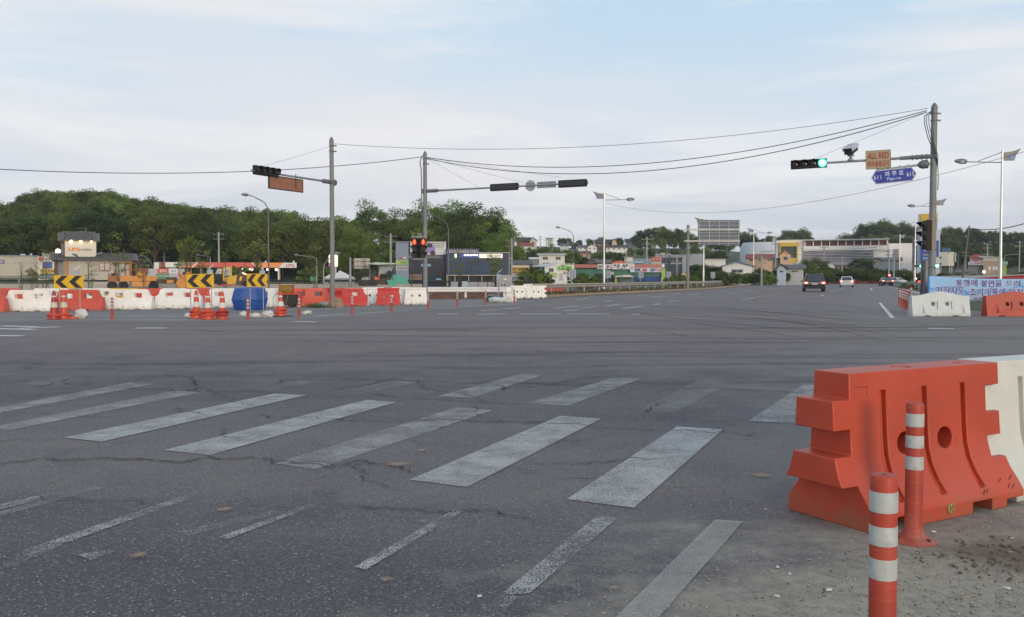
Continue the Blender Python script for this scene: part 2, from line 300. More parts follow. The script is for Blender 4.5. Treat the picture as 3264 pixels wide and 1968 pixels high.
def H(x, y):
    if y <= DEP[1]: return 0.
    px = CX+x/y*F; px = max(COLS[0], min(COLS[-1]-1e-3, px)); yy = min(y, DEP[-1]-1e-3)
    i = max(k for k in range(len(COLS)) if COLS[k] <= px); j = max(k for k in range(len(DEP)) if DEP[k] <= yy)
    a = (px-COLS[i])/(COLS[i+1]-COLS[i]); b = (yy-DEP[j])/(DEP[j+1]-DEP[j])
    return (HT[i][j]*(1-a)+HT[i+1][j]*a)*(1-b)+(HT[i][j+1]*(1-a)+HT[i+1][j+1]*a)*b
# ground sheet out to the horizon (with the sunken middle left flat) and rolling hills above it
g = MB(); g.quad((-3000,-200,-.012), (3000,-200,-.012), (3000,4000,-.012), (-3000,4000,-.012)); tag(g.build('ground', GRASSM), kind='structure')
hm = MB(); ys = [151+i*13 for i in range(60)]; pxs = [-900+i*52 for i in range(101)]
vs = []
for y in ys:
    for p in pxs:
        x = (p-CX)/F*y; vs.append((x, y, max(-.3, H(x, y)-.15)+random.Random(hash((int(p), int(y)))).uniform(-.15, .15)))
nx = len(pxs); hm.add(vs, [(j*nx+i, j*nx+i+1, (j+1)*nx+i+1, (j+1)*nx+i) for j in range(len(ys)-1) for i in range(nx-1)])
HILLM = mat('dark hillside undergrowth', (.075,.095,.035), .95, .5, .25, bump=1., bsc=1.5)
tag(hm.build('hills', HILLM, smooth=True), kind='structure')
# ------------------------------------------------------------------ road
def sheet(name, pts, m, z, kind='structure'):
    q = MB(); q.add([(p.x, p.y, z) for p in pts], [tuple(range(len(pts)))]); o = q.build(name, m)
    if o.data.polygons[0].normal.z < 0: o.data.flip_normals()
    return tag(o, kind=kind)
far = [gr(*p) for p in ((1690,949),(1850,940),(2050,931),(2250,921.5),(2400,908),(2481,903),(2560,899.5),(2700,899.5),(2862,902),(2842,912),(2935,931),(3010,985),(3264,1003),(4400,1008))]
near = [Vector((40,-12,0)), Vector((-60,-12,0)), gr(-1500,1010), gr(-900,992), gr(300,978), gr(1200,966), gr(1350,952), gr(1560,951)]
sheet('road', far+near, ASPH, 0)
isl = [gr(*p) for p in ((-900,1030),(100,1029),(360,1026),(791,1026),(953,1020),(1123,1008),(1247,998),(1364,991),(1458,983.5),(1548,979),(1640,972),(1700,962),(1660,953),(1440,952),(1200,968),(300,980),(-900,994))]
sheet('traffic_island_pavement', isl, ASPHD, .004)
sheet('gravel_verge', [gr(*p) for p in ((1640,957),(2050,937),(2270,924),(2430,909),(2481,904),(2481,899),(2250,911),(1950,924),(1600,940),(1580,948))], DIRT, .005)
sheet('works_yard_ground', [gr(*p) for p in ((-900,960),(1660,938),(1950,920),(2481,899),(2481,896),(1500,904),(-900,904))], DIRT, .001)
def paint(pts, m, z=.008, name='road_marking'):
    q = [gr(*p) for p in pts]; o = sheet(name, q, m, z); return o
for m, qs in ((P_GOOD, (((205,1398),(324,1411),(977,1262),(874,1257)), ((523,1438),(669,1454),(1262,1285),(1169,1277)), ((1305,1533),(1489,1556),(1916,1338),(1787,1328)), ((1807,1595),(2021,1623),(2304,1372),(2158,1362)))),
              (P_MID, (((877,1481),(1007,1499),(1570,1311),(1457,1301)), ((-26,1365),(27,1375),(636,1254),(563,1247)), ((1393,1266),(1504,1270),(1726,1199),(1667,1193)), ((1685,1287),(1810,1296),(2044,1210),(1959,1205)), ((2386,1344),(2540,1353),(2700,1231),(2561,1228)), ((-70,1314),(-30,1325),(490,1226),(410,1222)))),
              (P_OLD, (((2035,1313),(2152,1319),(2324,1223),(2228,1214)), ((1106,1246),(1185,1249),(1331,1222),(1252,1216)), ((874,1229),(940,1232),(1013,1218),(960,1214)), ((2228,1214),(2324,1223),(2345,1219),(2255,1212)), ((60,1226),(170,1232),(290,1207),(200,1203)), ((630,1213),(720,1215),(770,1209),(690,1206)), ((-150,1212),(-40,1208),(80,1192),(-60,1192)))),
              (P_CHIP, (((-20,1616),(-20,1632),(205,1580),(190,1568)), ((60,1764),(95,1776),(612,1592),(590,1583)), ((700,1716),(722,1725),(1022,1610),(1003,1604)), ((1130,1812),(1165,1822),(1478,1633),(1450,1626)), ((1590,1905),(1690,1895),(1968,1655),(1905,1647)), ((1480,2010),(1560,2010),(1650,1905),(1590,1905)), ((250,1775),(290,1790),(370,1762),(340,1755))))):
    for q in qs: paint(q, m)
paint(((1905,2030),(2050,2030),(2368,1667),(2280,1660)), P_FAINT)
for q_ in (((-20,1640),(-20,1655),(330,1560),(300,1552)), ((560,1700),(600,1712),(900,1640),(870,1630)), ((0,1800),(20,1815),(200,1745),(180,1738))): paint(q_, P_OLD)
def line(p, q, wd, m=P_FAR, name='road_marking', z=.008):
    a, b = gr(*p), gr(*q); d = (b-a).normalized(); n = Vector((-d.y, d.x, 0))*wd/2
    return sheet(name, [a+n, a-n, b-n, b+n], m, z)
for p, q in (((1395,1001.5),(1460,1001.5)),((1522,1003),(1615,1001)),((1657,1002),(1787,1001.5)),((1806,1002),(1942,1002)),((2012,1003),(2040,1003)),((930,1026),(1010,1027)),((0,1040),(120,1043)),((60,1048),(190,1043)),((430,1047),(530,1047)),((-40,1048),(110,1052)),((-60,1071),(70,1072)),((2960,1048),(3040,1050))): line(p, q, .35)
for p, q in (((1533,992),(1590,988)),((1600,986),(1660,981.5)),((1765,983.5),(1850,976)),((1800,992),(1845,988)),((1852,982),(1905,978)),((1932,976),(1977,971)),((1930,961),(1952,959)),((1985,984),(2050,977)),((2085,972),(2105,969)),((2140,939),(2172,937)),((2192,941),(2232,937.5)),((2320,935),(2345,933)),((2336,939.5),(2360,938)),((2385,934.5),(2415,933)),((2373,930),(2392,928)),((2130,961),(2160,959)),((2035,943),(2070,941)),((2070,948),(2120,944)),((1875,946),(1905,944)),((1838,956),(1875,952.5)),((2618,943),(2626,940.5)),((2650,930),(2658,928)),((2668,925),(2674,923.5)),((2682,921),(2688,919.5)),((2363,957.5),(2374,956.5)),((2376,955),(2385,954)),((2387,953),(2395,952)),((2397,951),(2404,950))): line(p, q, .18)
for p, q in (((600,1000),(1290,978)),((1000,1009),(1300,991)),((1290,984),(1500,974)),((1430,982),(1640,969)),((50,1018),(600,1020)),((300,1009),(900,1009))): line(p, q, .13, P_FAR, z=.010)
line((2412,947.5),(2541,925.5),.17,P_YEL); line((2541,925.5),(2610,914),.17,P_YEL)
line((2830,917),(2890,925),.2); line((2893,925),(2945,940),.22); line((2780,926),(2775,920),.18); line((2776,919.5),(2800,917),.15)
paint(((2800,966),(2808,966),(2852,1014),(2838,1014)), P_FAR)
for x in (2600,2640,2672,2755,2640+175): paint(((x,991),(x+34,991),(x+36,985),(x+4,985)), P_OLD)
for x in (2640,2700,2765): paint(((x,980),(x+34,980),(x+36,976),(x+4,976)), P_OLD)
# cracks: jittered thin dark strips
rc = random.Random(5)
def crack(pts, wd=.012, z=.0105):
    ps = [gr(*p) for p in pts]; out = []
    for a, b in zip(ps, ps[1:]):
        n = max(3, int((b-a).length/.045)); d = (b-a); nn = Vector((-d.y, d.x, 0)).normalized()
        off = 0
        for i in range(n):
            off = off*.75+rc.gauss(0, .026); out.append(a+d*(i/n)+nn*(off+rc.uniform(-.012, .012)))
    out.append(ps[-1]); q = MB(); vs = []
    for i, p in enumerate(out):
        d = (out[min(i+1, len(out)-1)]-out[max(0, i-1)]).normalized(); n = Vector((-d.y, d.x, 0))*wd*rc.uniform(.15, 1.)*.8*min(1, .25+min(i, len(out)-1-i)*.2)
        vs += [(p.x+n.x, p.y+n.y, z), (p.x-n.x, p.y-n.y, z)]
    q.add(vs, [(2*i, 2*i+1, 2*i+3, 2*i+2) for i in range(len(out)-1)]); o = q.build('road_crack', CRACK)
    return tag(o, kind='structure')
for p, wd in ((((-60,1482),(120,1466),(330,1469),(560,1472),(800,1461),(905,1474),(1060,1481),(1190,1474),(1330,1512)),.02), (((905,1474),(1050,1497),(1180,1478)),.014), (((-40,1318),(240,1324),(420,1330)),.011),
    (((180,1222),(330,1235),(560,1245),(780,1250),(900,1258)),.02),(((500,1196),(610,1204),(640,1237),(560,1252)),.02),(((870,1228),(900,1212),(1250,1212),(1420,1221),(1640,1220),(1900,1238),(2250,1240),(2600,1254)),.02),
    (((1050,1246),(1110,1236),(1270,1208)),.02),(((1180,1255),(1280,1272),(1450,1277),(1560,1288),(1680,1291)),.018),(((1570,1222),(1610,1238),(1600,1247)),.028),(((1610,1238),(1760,1230),(1780,1222)),.014),
    (((800,1322),(880,1334),(1020,1336),(1240,1346),(1400,1340),(1600,1352)),.012),(((1280,1338),(1500,1344),(1700,1348),(1850,1356),(2000,1370),(2300,1376)),.012),(((1660,1476),(1800,1482),(1950,1474),(2120,1465)),.011),
    (((1040,1628),(1250,1629),(1450,1634),(1600,1640),(1750,1654)),.013),(((550,1300),(600,1318),(690,1320)),.014),(((680,1368),(750,1404)),.01),(((-40,1520),(60,1522)),.01),(((2030,1305),(2070,1314),(2095,1288),(2120,1280)),.014),
    (((1290,1370),(1340,1364),(1460,1366)),.010),(((1930,1046),(2150,1052),(2280,1050)),.05),(((1290,1047),(1420,1049),(1500,1055)),.05),(((400,1210),(560,1198),(900,1196)),.014),(((60,1579),(240,1592),(500,1612)),.008),(((640,1237),(700,1262),(760,1290),(880,1300)),.012),(((1330,1212),(1350,1240),(1500,1262),(1560,1288)),.014),(((120,1240),(180,1222),(260,1205),(400,1196)),.016),(((1780,1222),(1900,1204),(2050,1198)),.016),(((-40,1420),(90,1400),(205,1404)),.008),(((2300,1376),(2380,1390),(2450,1386)),.012),(((1500,1288),(1530,1320),(1640,1352)),.008),(((2600,1254),(2640,1240),(2700,1236)),.016),(((1120,1476),(1150,1520),(1240,1560),(1300,1566)),.008),(((0,1190),(120,1180),(300,1176),(430,1184)),.018),(((2050,1052),(2200,1075),(2350,1080)),.03),(((2850,1060),(3000,1066),(3264,1075)),.04),(((600,1052),(720,1060),(900,1058)),.04)):
    crack(p, wd)
# patches of spilled mud
MUD = pl('dried orange mud', (.36,.235,.13), rough=.9, bump=.3)
rm = random.Random(3)
t_ = P_MUDM.node_tree; tc_ = t_.nodes.new('ShaderNodeTexCoord'); ln_ = t_.nodes.new('ShaderNodeVectorMath'); ln_.operation = 'LENGTH'; t_.links.new(tc_.outputs['Object'], ln_.inputs[0])
nz_ = t_.nodes.new('ShaderNodeTexNoise'); nz_.inputs['Scale'].default_value = 2.6; nz_.inputs['Detail'].default_value = 8; nz_.inputs['Roughness'].default_value = .7; t_.links.new(tc_.outputs['Object'], nz_.inputs[0])
ma_ = t_.nodes.new('ShaderNodeMath'); ma_.operation = 'MULTIPLY_ADD'; t_.links.new(nz_.outputs[0], ma_.inputs[0]); ma_.inputs[1].default_value = 1.6; ma_.inputs[2].default_value = -.2
mb_ = t_.nodes.new('ShaderNodeMath'); mb_.operation = 'SUBTRACT'; t_.links.new(ma_.outputs[0], mb_.inputs[0]); t_.links.new(ln_.outputs['Value'], mb_.inputs[1])
mc_ = t_.nodes.new('ShaderNodeMapRange'); mc_.inputs[1].default_value = -.15; mc_.inputs[2].default_value = .45; mc_.inputs[4].default_value = .5; t_.links.new(mb_.outputs[0], mc_.inputs[0])
mx_ = [n for n in t_.nodes if n.type == 'MIX_SHADER'][0]; t_.links.new(mc_.outputs[0], mx_.inputs[0])
TYRE = paintm('dark tyre polish', (.045,.043,.047), .55, 3.8, 9, 1.0)
rt = random.Random(12)
for i in range(46):
    if i < 30: ya = 1040+rt.random()**1.3*190; xa = rt.uniform(-300, 2400); xb = xa+rt.uniform(700, 2200); yb = ya+rt.uniform(-22, 14); bow = rt.uniform(-8, 8)
    else: xa = rt.uniform(1700, 2300); ya = rt.uniform(960, 1015); xb = xa+rt.uniform(500, 1000); yb = ya+rt.uniform(30, 90); bow = rt.uniform(-20, 5)
    ps = [gr(xa+(xb-xa)*k/16, ya+(yb-ya)*k/16+bow*math.sin(math.pi*k/16)) for k in range(17)]; wd_ = rt.uniform(.18, .55); vs = []
    for k, p in enumerate(ps):
        d = (ps[min(k+1, 16)]-ps[max(k-1, 0)]).normalized(); n = Vector((-d.y, d.x, 0))*wd_*.5*(.15+math.sin(math.pi*k/16)); vs += [(p.x+n.x, p.y+n.y, .0055+i*.00005), (p.x-n.x, p.y-n.y, .0055+i*.00005)]
    q = MB(); q.add(vs, [(2*k, 2*k+1, 2*k+3, 2*k+2) for k in range(16)]); tag(q.build('tyre_mark', TYRE), kind='structure')
for i, (px, py, r, lab) in enumerate(((1268,1484,.11,'largest orange mud spill on the asphalt between two crossing stripes'),(1345,1439,.055,'small orange mud spot just beyond the largest spill'),(716,1629,.065,'orange mud patch beside the worn guide line at lower left'),(442,1776,.06,'pale brown mud patch at bottom left of the road'),(1348,1668,.03,'tiny ochre mud speck right of the short chipped line'),(1230,1853,.04,'ochre mud spot near the bottom middle of the road'),(1958,1881,.028,'light brown mud speck between the chipped line and the faint stripe'),(2430,1520,.10,'faint yellow mud smear left of the big orange barrier'))):
    c = gr(px, py); q = MB(); n = 22; ring = [(math.cos(k*math.tau/n), math.sin(k*math.tau/n), 0) for k in range(n)]
    q.add([(0, 0, 0)]+ring, [(0, 1+k, 1+(k+1)%n) for k in range(n)]); mo = tag(q.build('mud_patch', P_MUDM, smooth=True), lab, 'mud patch'); mo.location = (c.x, c.y, .012); mo.scale = (r*1.25, r*1.15, 1); mo.rotation_euler = (0, 0, rm.uniform(0, 3))
# gravel, white chips and stones on the verge
def pebbles(name, n, area, smin, smax, m, seed, z=0.):
    r = random.Random(seed); q = MB(); t = (1+5**.5)/2
    ico = [Vector(v).normalized() for v in ((-1,t,0),(1,t,0),(-1,-t,0),(1,-t,0),(0,-1,t),(0,1,t),(0,-1,-t),(0,1,-t),(t,0,-1),(t,0,1),(-t,0,-1),(-t,0,1))]
    fi = [(0,11,5),(0,5,1),(0,1,7),(0,7,10),(0,10,11),(1,5,9),(5,11,4),(11,10,2),(10,7,6),(7,1,8),(3,9,4),(3,4,2),(3,2,6),(3,6,8),(3,8,9),(4,9,5),(2,4,11),(6,2,10),(8,6,7),(9,8,1)]
    for _ in range(n):
        p = area(r); s = smin*(smax/smin)**(r.random()**2.2); sc = (s*r.uniform(.7, 1.3), s*r.uniform(.7, 1.3), s*r.uniform(.4, .8)); a = r.uniform(0, 6.3)
        q.add([(p.x+math.cos(a)*v.x*sc[0]-math.sin(a)*v.y*sc[1], p.y+math.sin(a)*v.x*sc[0]+math.cos(a)*v.y*sc[1], z+.004+(v.z+.5)*sc[2]) for v in ico], fi)
    return tag(q.build(name, m, fix=False), kind='stuff')
def arear(r):
    while 1:
        p = gr(r.uniform(1900, 3500), 1150+r.random()**.8*850); u = (p-pA).dot(nv)
        if r.random() < max(.01, min(1, .16+u*.8)): return p
STONE = mat('mixed gravel stone', (.30,.27,.23), .85, .45, 30)
o = pebbles('gravel', 3600, arear, .0018, .008, STONE, 1); tag(o, 'loose grey brown gravel strewn over the dusty verge', 'gravel')
o = pebbles('dark_grit', 900, arear, .0016, .006, pl('dark grit', (.06,.055,.05), rough=.9), 2); tag(o, 'dark grit scattered among the verge gravel', 'grit')
def arear2(r): return gr(r.uniform(-100, 2300), 1130+r.random()**.7*850)
o = pebbles('road_grit', 2600, arear2, .0015, .006, pl('pale grit', (.30,.29,.27), rough=.9), 4); tag(o, 'sparse pale grit on the worn asphalt', 'grit')
CHIP = pl('white chips', (.62,.62,.60), rough=.7)
for i, (px, py, s, lab) in enumerate(((2642,1885,.016,'white torn chip lying left of the nearest orange post'),(2476,1905,.012,'small white chip at bottom left of the dusty verge'),(2478,1812,.011,'thin white sliver on the verge left of the posts'),(2518,1834,.008,'tiny white chip just below the thin sliver'),(2977,1699,.014,'white chip beside the flange of the second post'),(3220,1764,.013,'white chip in the brown soil at the right edge'),(3210,1880,.014,'white sliver on the verge at lower right'),(3225,1720,.012,'upper white chip in the brown soil at right'),(1530,1905,.009,'lone white chip on the asphalt near the chipped line'))):
    c = gr(px, py); q = MB(); r = random.Random(i); q.prism([(s*1.6*math.cos(a)*r.uniform(.5, 1), s*math.sin(a)*r.uniform(.5, 1)) for a in (0,1,2.2,3.1,4.3,5.3)], 0, .006, 'z')
    o = q.build('white_chip', CHIP); o.location = (c.x, c.y, .005); o.rotation_euler = (0, .12, r.uniform(0, 3)); tag(o, lab, 'chip')
# brown clod patch right of the second post
cp = gr(3240, 1790); q = MB(); r = random.Random(9)
for i in range(260):
    a = r.uniform(0, 6.3); d = r.random()**.6*.42; s = r.uniform(.003, .014)
    q.lathe([(s*.6, 0), (s, s*.4), (s*.5, s*.9)], (cp.x+.12+d*1.5*math.cos(a), cp.y+d*math.sin(a), .002), 5, ph=a)
so2 = MB(); so2.add([(0,0,0)]+[(math.cos(k*math.tau/22), math.sin(k*math.tau/22), 0) for k in range(22)], [(0, 1+k, 1+(k+1)%22) for k in range(22)])
ms2 = P_MUDM.copy(); ms2.name = 'dark crumbly soil'; [n for n in ms2.node_tree.nodes if n.type == 'MIX' and n.data_type == 'RGBA'][0].inputs[6].default_value = (.07,.04,.028,1); [n for n in ms2.node_tree.nodes if n.type == 'MIX' and n.data_type == 'RGBA'][0].inputs[7].default_value = (.22,.14,.095,1)
sp2 = so2.build('soil_patch', ms2); sp2.location = (cp.x+.15, cp.y+.05, .012); sp2.scale = (.8, .5, 1); tag(sp2, kind='structure')
tag(q.build('earth_clods', DIRT, fix=False), 'brown crumbled soil clods at the right edge of the verge', 'soil', kind='stuff')
# dirt mound behind the posts
q = MB(); nxm, nym = 60, 14; r = random.Random(2); a0, a1 = gr(1345, 955), gr(1600, 953)
for j in range(nym):
    for i in range(nxm):
        u, v = i/(nxm-1), j/(nym-1); p = a0.lerp(a1, u); hgt = math.sin(math.pi*v)**.7*min(1, 6*u, 6*(1-u))*(.55+.35*math.sin(u*9)*math.sin(u*4)+r.uniform(-.05, .05))
        q.v.append((p.x, p.y+v*7, max(0, hgt)))
q.f = [(j*nxm+i, j*nxm+i+1, (j+1)*nxm+i+1, (j+1)*nxm+i) for j in range(nym-1) for i in range(nxm-1)]; q.m = [0]*len(q.f)
SOIL = mat('red brown soil', (.13,.062,.035), .95, .3, 1.2, bump=.8, bsc=6)
tag(q.build('soil_mound', SOIL, smooth=True), 'long low mound of red brown soil beyond the orange posts', 'soil mound')
# kerb of the far carriageway
def strip_box(name, pts, wd, h, m, label=None, cat=None, kind=None, z0=0., parent=None):
    q = MB(); vs = []
    for i, p in enumerate(pts):
        d = (pts[min(i+1, len(pts)-1)]-pts[max(0, i-1)]).normalized(); n = Vector((-d.y, d.x, 0)).normalized()*wd/2; b = p.z
        vs += [(p.x+n.x, p.y+n.y, b+z0), (p.x-n.x, p.y-n.y, b+z0), (p.x-n.x, p.y-n.y, b+z0+h), (p.x+n.x, p.y+n.y, b+z0+h)]
    fs = [(4*i+a, 4*i+(a+1)%4, 4*i+4+(a+1)%4, 4*i+4+a) for i in range(len(pts)-1) for a in range(4)]+[(0,1,2,3), tuple(4*len(pts)-4+k for k in (3,2,1,0))]
    q.add(vs, fs); return tag(q.build(name, m, parent), label, cat, kind=kind)
kp = [gr(*p) for p in ((1690,950.5),(1850,941),(2050,932),(2250,922.5),(2400,909),(2481,904))]
strip_box('kerb', kp, .3, .14, pl('dusty kerb stone', (.36,.27,.19), rough=.9), kind='structure')
# ------------------------------------------------------------------ water filled plastic barriers
def cyl_cut(x, z, r, y0, y1, n=24):
    return MB().prism([(x+r*math.cos(k*math.tau/n), z+r*math.sin(k*math.tau/n)) for k in range(n)], y0, y1)
def bar_mesh(prof, L_, outline=None, cuts=(), x0=None):
    poly = prof+[(-y, z) for y, z in prof[::-1]]
    me = MB().prism(poly, -L_/2, L_/2, 'x').mesh('barrier_shell')
    cl = []
    if outline: cl.append((MB().prism(outline, -1, 1), 'INTERSECT'))
    return boolean(me, cl+[(c, 'DIFFERENCE') for c in cuts])
def curve_poly(prof, k, lo, hi):       # groove cutter following the face
    pts = [(y, z) for y, z in prof if lo < z < hi]
    def yz(z):
        for (a, za), (b, zb) in zip(prof, prof[1:]):
            if za <= z <= zb and zb > za: return a+(b-a)*(z-za)/(zb-za)
        return prof[-1][0]
    zs = [lo]+[z for _, z in pts]+[hi]
    return [(yz(z)+(k if i not in (0,) else .012), z) for i, z in enumerate(zs)]+[(-.5, hi), (-.5, lo)]
PJ = [(-.30, 0), (-.30, .09), (-.265, .15), (-.215, .22), (-.175, .30), (-.150, .39), (-.140, .50), (-.12, .88)]
cj = [MB().box(-2,-1,.73,-.595,1,1.2), MB().box(-2,-1,.41,-.595,1,.56), MB().box(-2,-1,-1,-.6,1,.25), MB().box(.595,-1,.57,2,1,.74), MB().box(.595,-1,.285,2,1,.42)]
cj += [MB().box(.24,-1,-.1,.42,1,.07), MB().box(.56,-1,-.1,.9,1,.05), MB().box(-.42,-1,-.1,-.24,1,.07)]
for gx in (-.33, .02, .37): cj.append(MB().prism(curve_poly(PJ, .036, .14, .77), gx-.022, gx+.030, 'x'))
for gx in (-.33, .02, .37): cj.append(MB().prism([(-y, z) for y, z in curve_poly(PJ, .05, .14, .77)], gx-.04, gx+.03, 'x'))
for hx in (-.155, .195): cj.append(cyl_cut(hx, .445, .066, -1, 1))
cj.append(MB().lathe([(.055, .86), (.062, .9)], (-.02, 0, 0), 20)); cj.append(MB().lathe([(.03, .865), (.03, .9)], (.5, 0, 0), 12))
for z in (.72, .41): cj.append(MB().lathe([(.028, z-.03), (.028, z+.02 if z > .5 else z-.001)], (-.66, .02, 0), 12))
M_J = bar_mesh(PJ, 1.45, None, cj)
def arc(cx, cz, r, a0, a1, n): return [(cx+r*math.cos(R(a0+(a1-a0)*i/n)), cz+r*math.sin(R(a0+(a1-a0)*i/n))) for i in range(n+1)]
sh = [(1.05, 0), (1.05, .56), (1.0, .575), (.93, .62), (.88, .70), (.855, .80), (.82, .87), (.76, .90)]
PS = [(-.25, 0), (-.25, .14), (-.2, .3), (-.15, .45), (-.11, .9)]
cs = []
for wx in (-.42, .42):
    cs += [MB().box(wx-.23, -1, .49, wx+.23, -.105, .79), MB().box(wx-.17, -1, .52, wx+.17, 1, .73), MB().box(wx-.11, -1, -.1, wx+.11, 1, .035)]
for gx in (-.86, -.62, -.18, .18, .62, .86): cs.append(MB().prism(curve_poly(PS, .018, .16, .40), gx-.012, gx+.012, 'x'))
M_S = bar_mesh(PS, 2.1, sh+[(-x, z) for x, z in sh[::-1]], cs)
PT = [(-.25, 0), (-.25, .10), (-.12, .78), (-.15, .80), (-.15, .90)]
ct = [cyl_cut(sx*.20, .47, .072, -1, 1) for sx in (-1, 1)]+[MB().box(sx*.25-.06, -1, -.1, sx*.25+.06, 1, .04) for sx in (-1, 1)]
for gx in (-.36, .36): ct.append(MB().prism(curve_poly(PT, .03, .12, .34), gx-.03, gx+.03, 'x'))
M_T = bar_mesh(PT, 1.3, [(-.63, 0), (.63, 0), (.54, .79), (.56, .80), (.56, .90), (-.56, .90), (-.56, .80), (-.54, .79)], ct)
wv = [(1.08-.072*i, .755+.155*(.5+.5*math.cos(min(math.pi, abs(1.08-.072*i)/.92*math.pi)))**1.0) for i in range(31)]
PWV = [(-.21, 0), (-.21, .10), (-.17, .26), (-.13, .5), (-.10, .92)]
cw = []
for hx in (-.27, .26):
    cw += [cyl_cut(hx, .445, .078, -1, 1), MB().prism(curve_poly(PWV, .045, .25, .54), hx-.155, hx+.155, 'x')]
for hx in (-.74, .76): cw.append(MB().prism([(hx+.105*math.cos(R(a))*(1 if a in (0, 180) else 1), .12+.36*math.sin(R(a))) for a in range(0, 181, 15)], -.6, -.135))
for hx in (-.53, .53): cw.append(MB().box(hx-.12, -1, -.1, hx+.12, 1, .03))
M_W = bar_mesh(PWV, 2.16, [(-1.08, 0), (1.08, 0)]+wv, cw)
BM = {'jagged': M_J, 'shouldered': M_S, 'trapezoid': M_T, 'wavy': M_W}
_bp = {}
GRP = 'water filled plastic barriers around the works'
def barrier(kind, m, x, y, rz, label='', z=0, sc=1., grp=None, parts=None):
    k = (kind, m.name)
    if k not in _bp:
        me = BM[kind].copy(); o = mkobj('plastic_barrier', me, m, None, True, .012 if kind != 'jagged' else .014)
        if kind == 'jagged': o.modifiers['bevel'].segments = 3
        _bp[k] = o
    else: o = _bp[k].copy(); C.objects.link(o)
    o.location = (x, y, z); o.rotation_euler = (0, 0, rz); o.scale = sc if isinstance(sc, tuple) else (sc,)*3
    return tag(o, label, 'barrier', grp or 'water filled plastic barriers')
# near orange barrier and its white neighbour
RZN = math.atan2(.49, .87)
LN = Vector((math.cos(RZN), math.sin(RZN), 0)); WN = Vector((-LN.y, LN.x, 0))
nb0 = Vector((1.80, 4.83, 0)); ctr = nb0+LN*(.725)+WN*.30
NB = barrier('jagged', ORANGE, ctr.x+.115, ctr.y+.03, RZN, sc=(1.06,1.04,.995), label='large close orange plastic barrier with notched ends and two round holes, beside the striped posts')
PLUGM = pl('grimy yellow plug', (.36,.25,.10), rough=.7, dirt=.5)
q = MB(); My = Matrix.Rotation(R(90), 4, 'X'); q.lathe([(.03,0),(.03,.012),(.024,.014),(.022,.006),(.001,.006)], (.03,-.298,.065), 20, M=My)
for a in (45, 135): q.box(-.018,-.004,-.003,.018,.006,.003, M=Matrix.Translation((.03,-.309,.065)) @ Matrix.Rotation(R(a), 4, 'Y'))
q.build('drain_plug', PLUGM, NB, True)
q = MB(); q.lathe([(.05,.862),(.05,.872),(.04,.876),(.0001,.872)], (-.02,0,0), 20); q.build('filler_cap', ORANGE, NB, True)
SCUFF = pl('black rubber scuff', (.10,.03,.02), rough=.8)
q = MB(); r = random.Random(4)
for i in range(9):
    x = r.uniform(.28, .66); z = r.uniform(.1, .17); ln = r.uniform(.02, .06); yy = -.30-.002+(z-.09)*.6
    q.quad((x, yy, z), (x+.005, yy, z-.003), (x+ln, yy+.01, z+.02), (x+ln-.004, yy+.01, z+.023)); q.build('scuff_mark', SCUFF, NB); q = MB()
for (x0,x1,z) in ((-.56,-.46,.80),): q.quad((x0,-.127,z),(x1,-.127,z),(x1,-.127,z-.003),(x0,-.127,z-.003)); q.quad((x1,-.127,z),(x1+.002,-.127,z),(x1+.002,-.1285,z-.05),(x1,-.1285,z-.05))
q.build('scuff_mark', SCUFF, NB)
c2 = ctr+LN*1.325+WN*.03
barrier('jagged', WHITEN, c2.x+.19, c2.y+.06, RZN-.03, sc=(1.06,1.04,.995), label='large close white barrier interlocked behind the right end of the near orange one')
# right hand wavy barriers
def G(px, py): p = gr(px, py); return p.x, p.y
def rowpos(px, py): p = gr(px, py); return p
w0 = gr(3005, 1009)
barrier('wavy', GREYP, w0.x, w0.y+.3, R(1.5), 'pale grey barrier with humped top standing in front of the blue banner')
w1 = gr(3232, 1009)
barrier('wavy', pl('brick orange polyethylene', (.42,.055,.025), rough=.5, dirt=.25, dirtcol=(.25,.04,.02)), w1.x+.07, w1.y+.2, R(1.5), 'brick orange humped barrier cut by the right edge of the photo')
# left row: kind, material, px centre, base py, rz, width px, label
def Wd(px, py, dy=0): p = gr(px, py); return p.x, p.y+dy
row = [('shouldered', ORANGEF, -72, 996, 1, 'faded orange barrier cut by the left edge, in the far front row'),
 ('shouldered', WHITEP, 86, 993, 1, 'leftmost white barrier of the far front row, one window showing orange'),
 ('shouldered', ORANGEF, 245, 990.5, 1, 'orange barrier with two pale windows standing behind the leftmost pair of cones'),
 ('shouldered', WHITEP, 406, 987, 1.5, 'white barrier whose windows show yellow, in front of the orange road machine'),
 ('shouldered', WHITEP, 565, 984, 1.5, 'white barrier just left of the middle cones with an orange shape at its left shoulder'),
 ('shouldered', WHITEP, 722, 982, 2, 'white barrier partly behind the middle cones and left of the blue tank'),
 ('shouldered', WHITEP, 868, 980, 3, 'white barrier between the blue tank and the hose reel cart'),
 ('shouldered', ORANGEF, 985, 978, 10, 'orange barrier right of the hose reel cart with a torn window'),
 ('trapezoid', REDP, 1060, 975.5, -4, 'red barrier with two round holes directly behind the left traffic signal pole'),
 ('trapezoid', WHITEP, 1133, 975.5, -3, 'white barrier with two round holes right of the left traffic signal pole'),
 ('trapezoid', REDP, 1236, 974, 0, 'red barrier with two round holes standing alone between white ones'),
 ('trapezoid', WHITEP, 1325, 971, 0, 'white barrier touching the second signal pole')]
for k, m, px, py, rz, lab in row:
    x, y = Wd(px, py, .25+(.9 if px in (722, 868) else 0)); barrier(k, m, x*(1.022 if px in (722, 868) else 1), y, R(rz), lab)
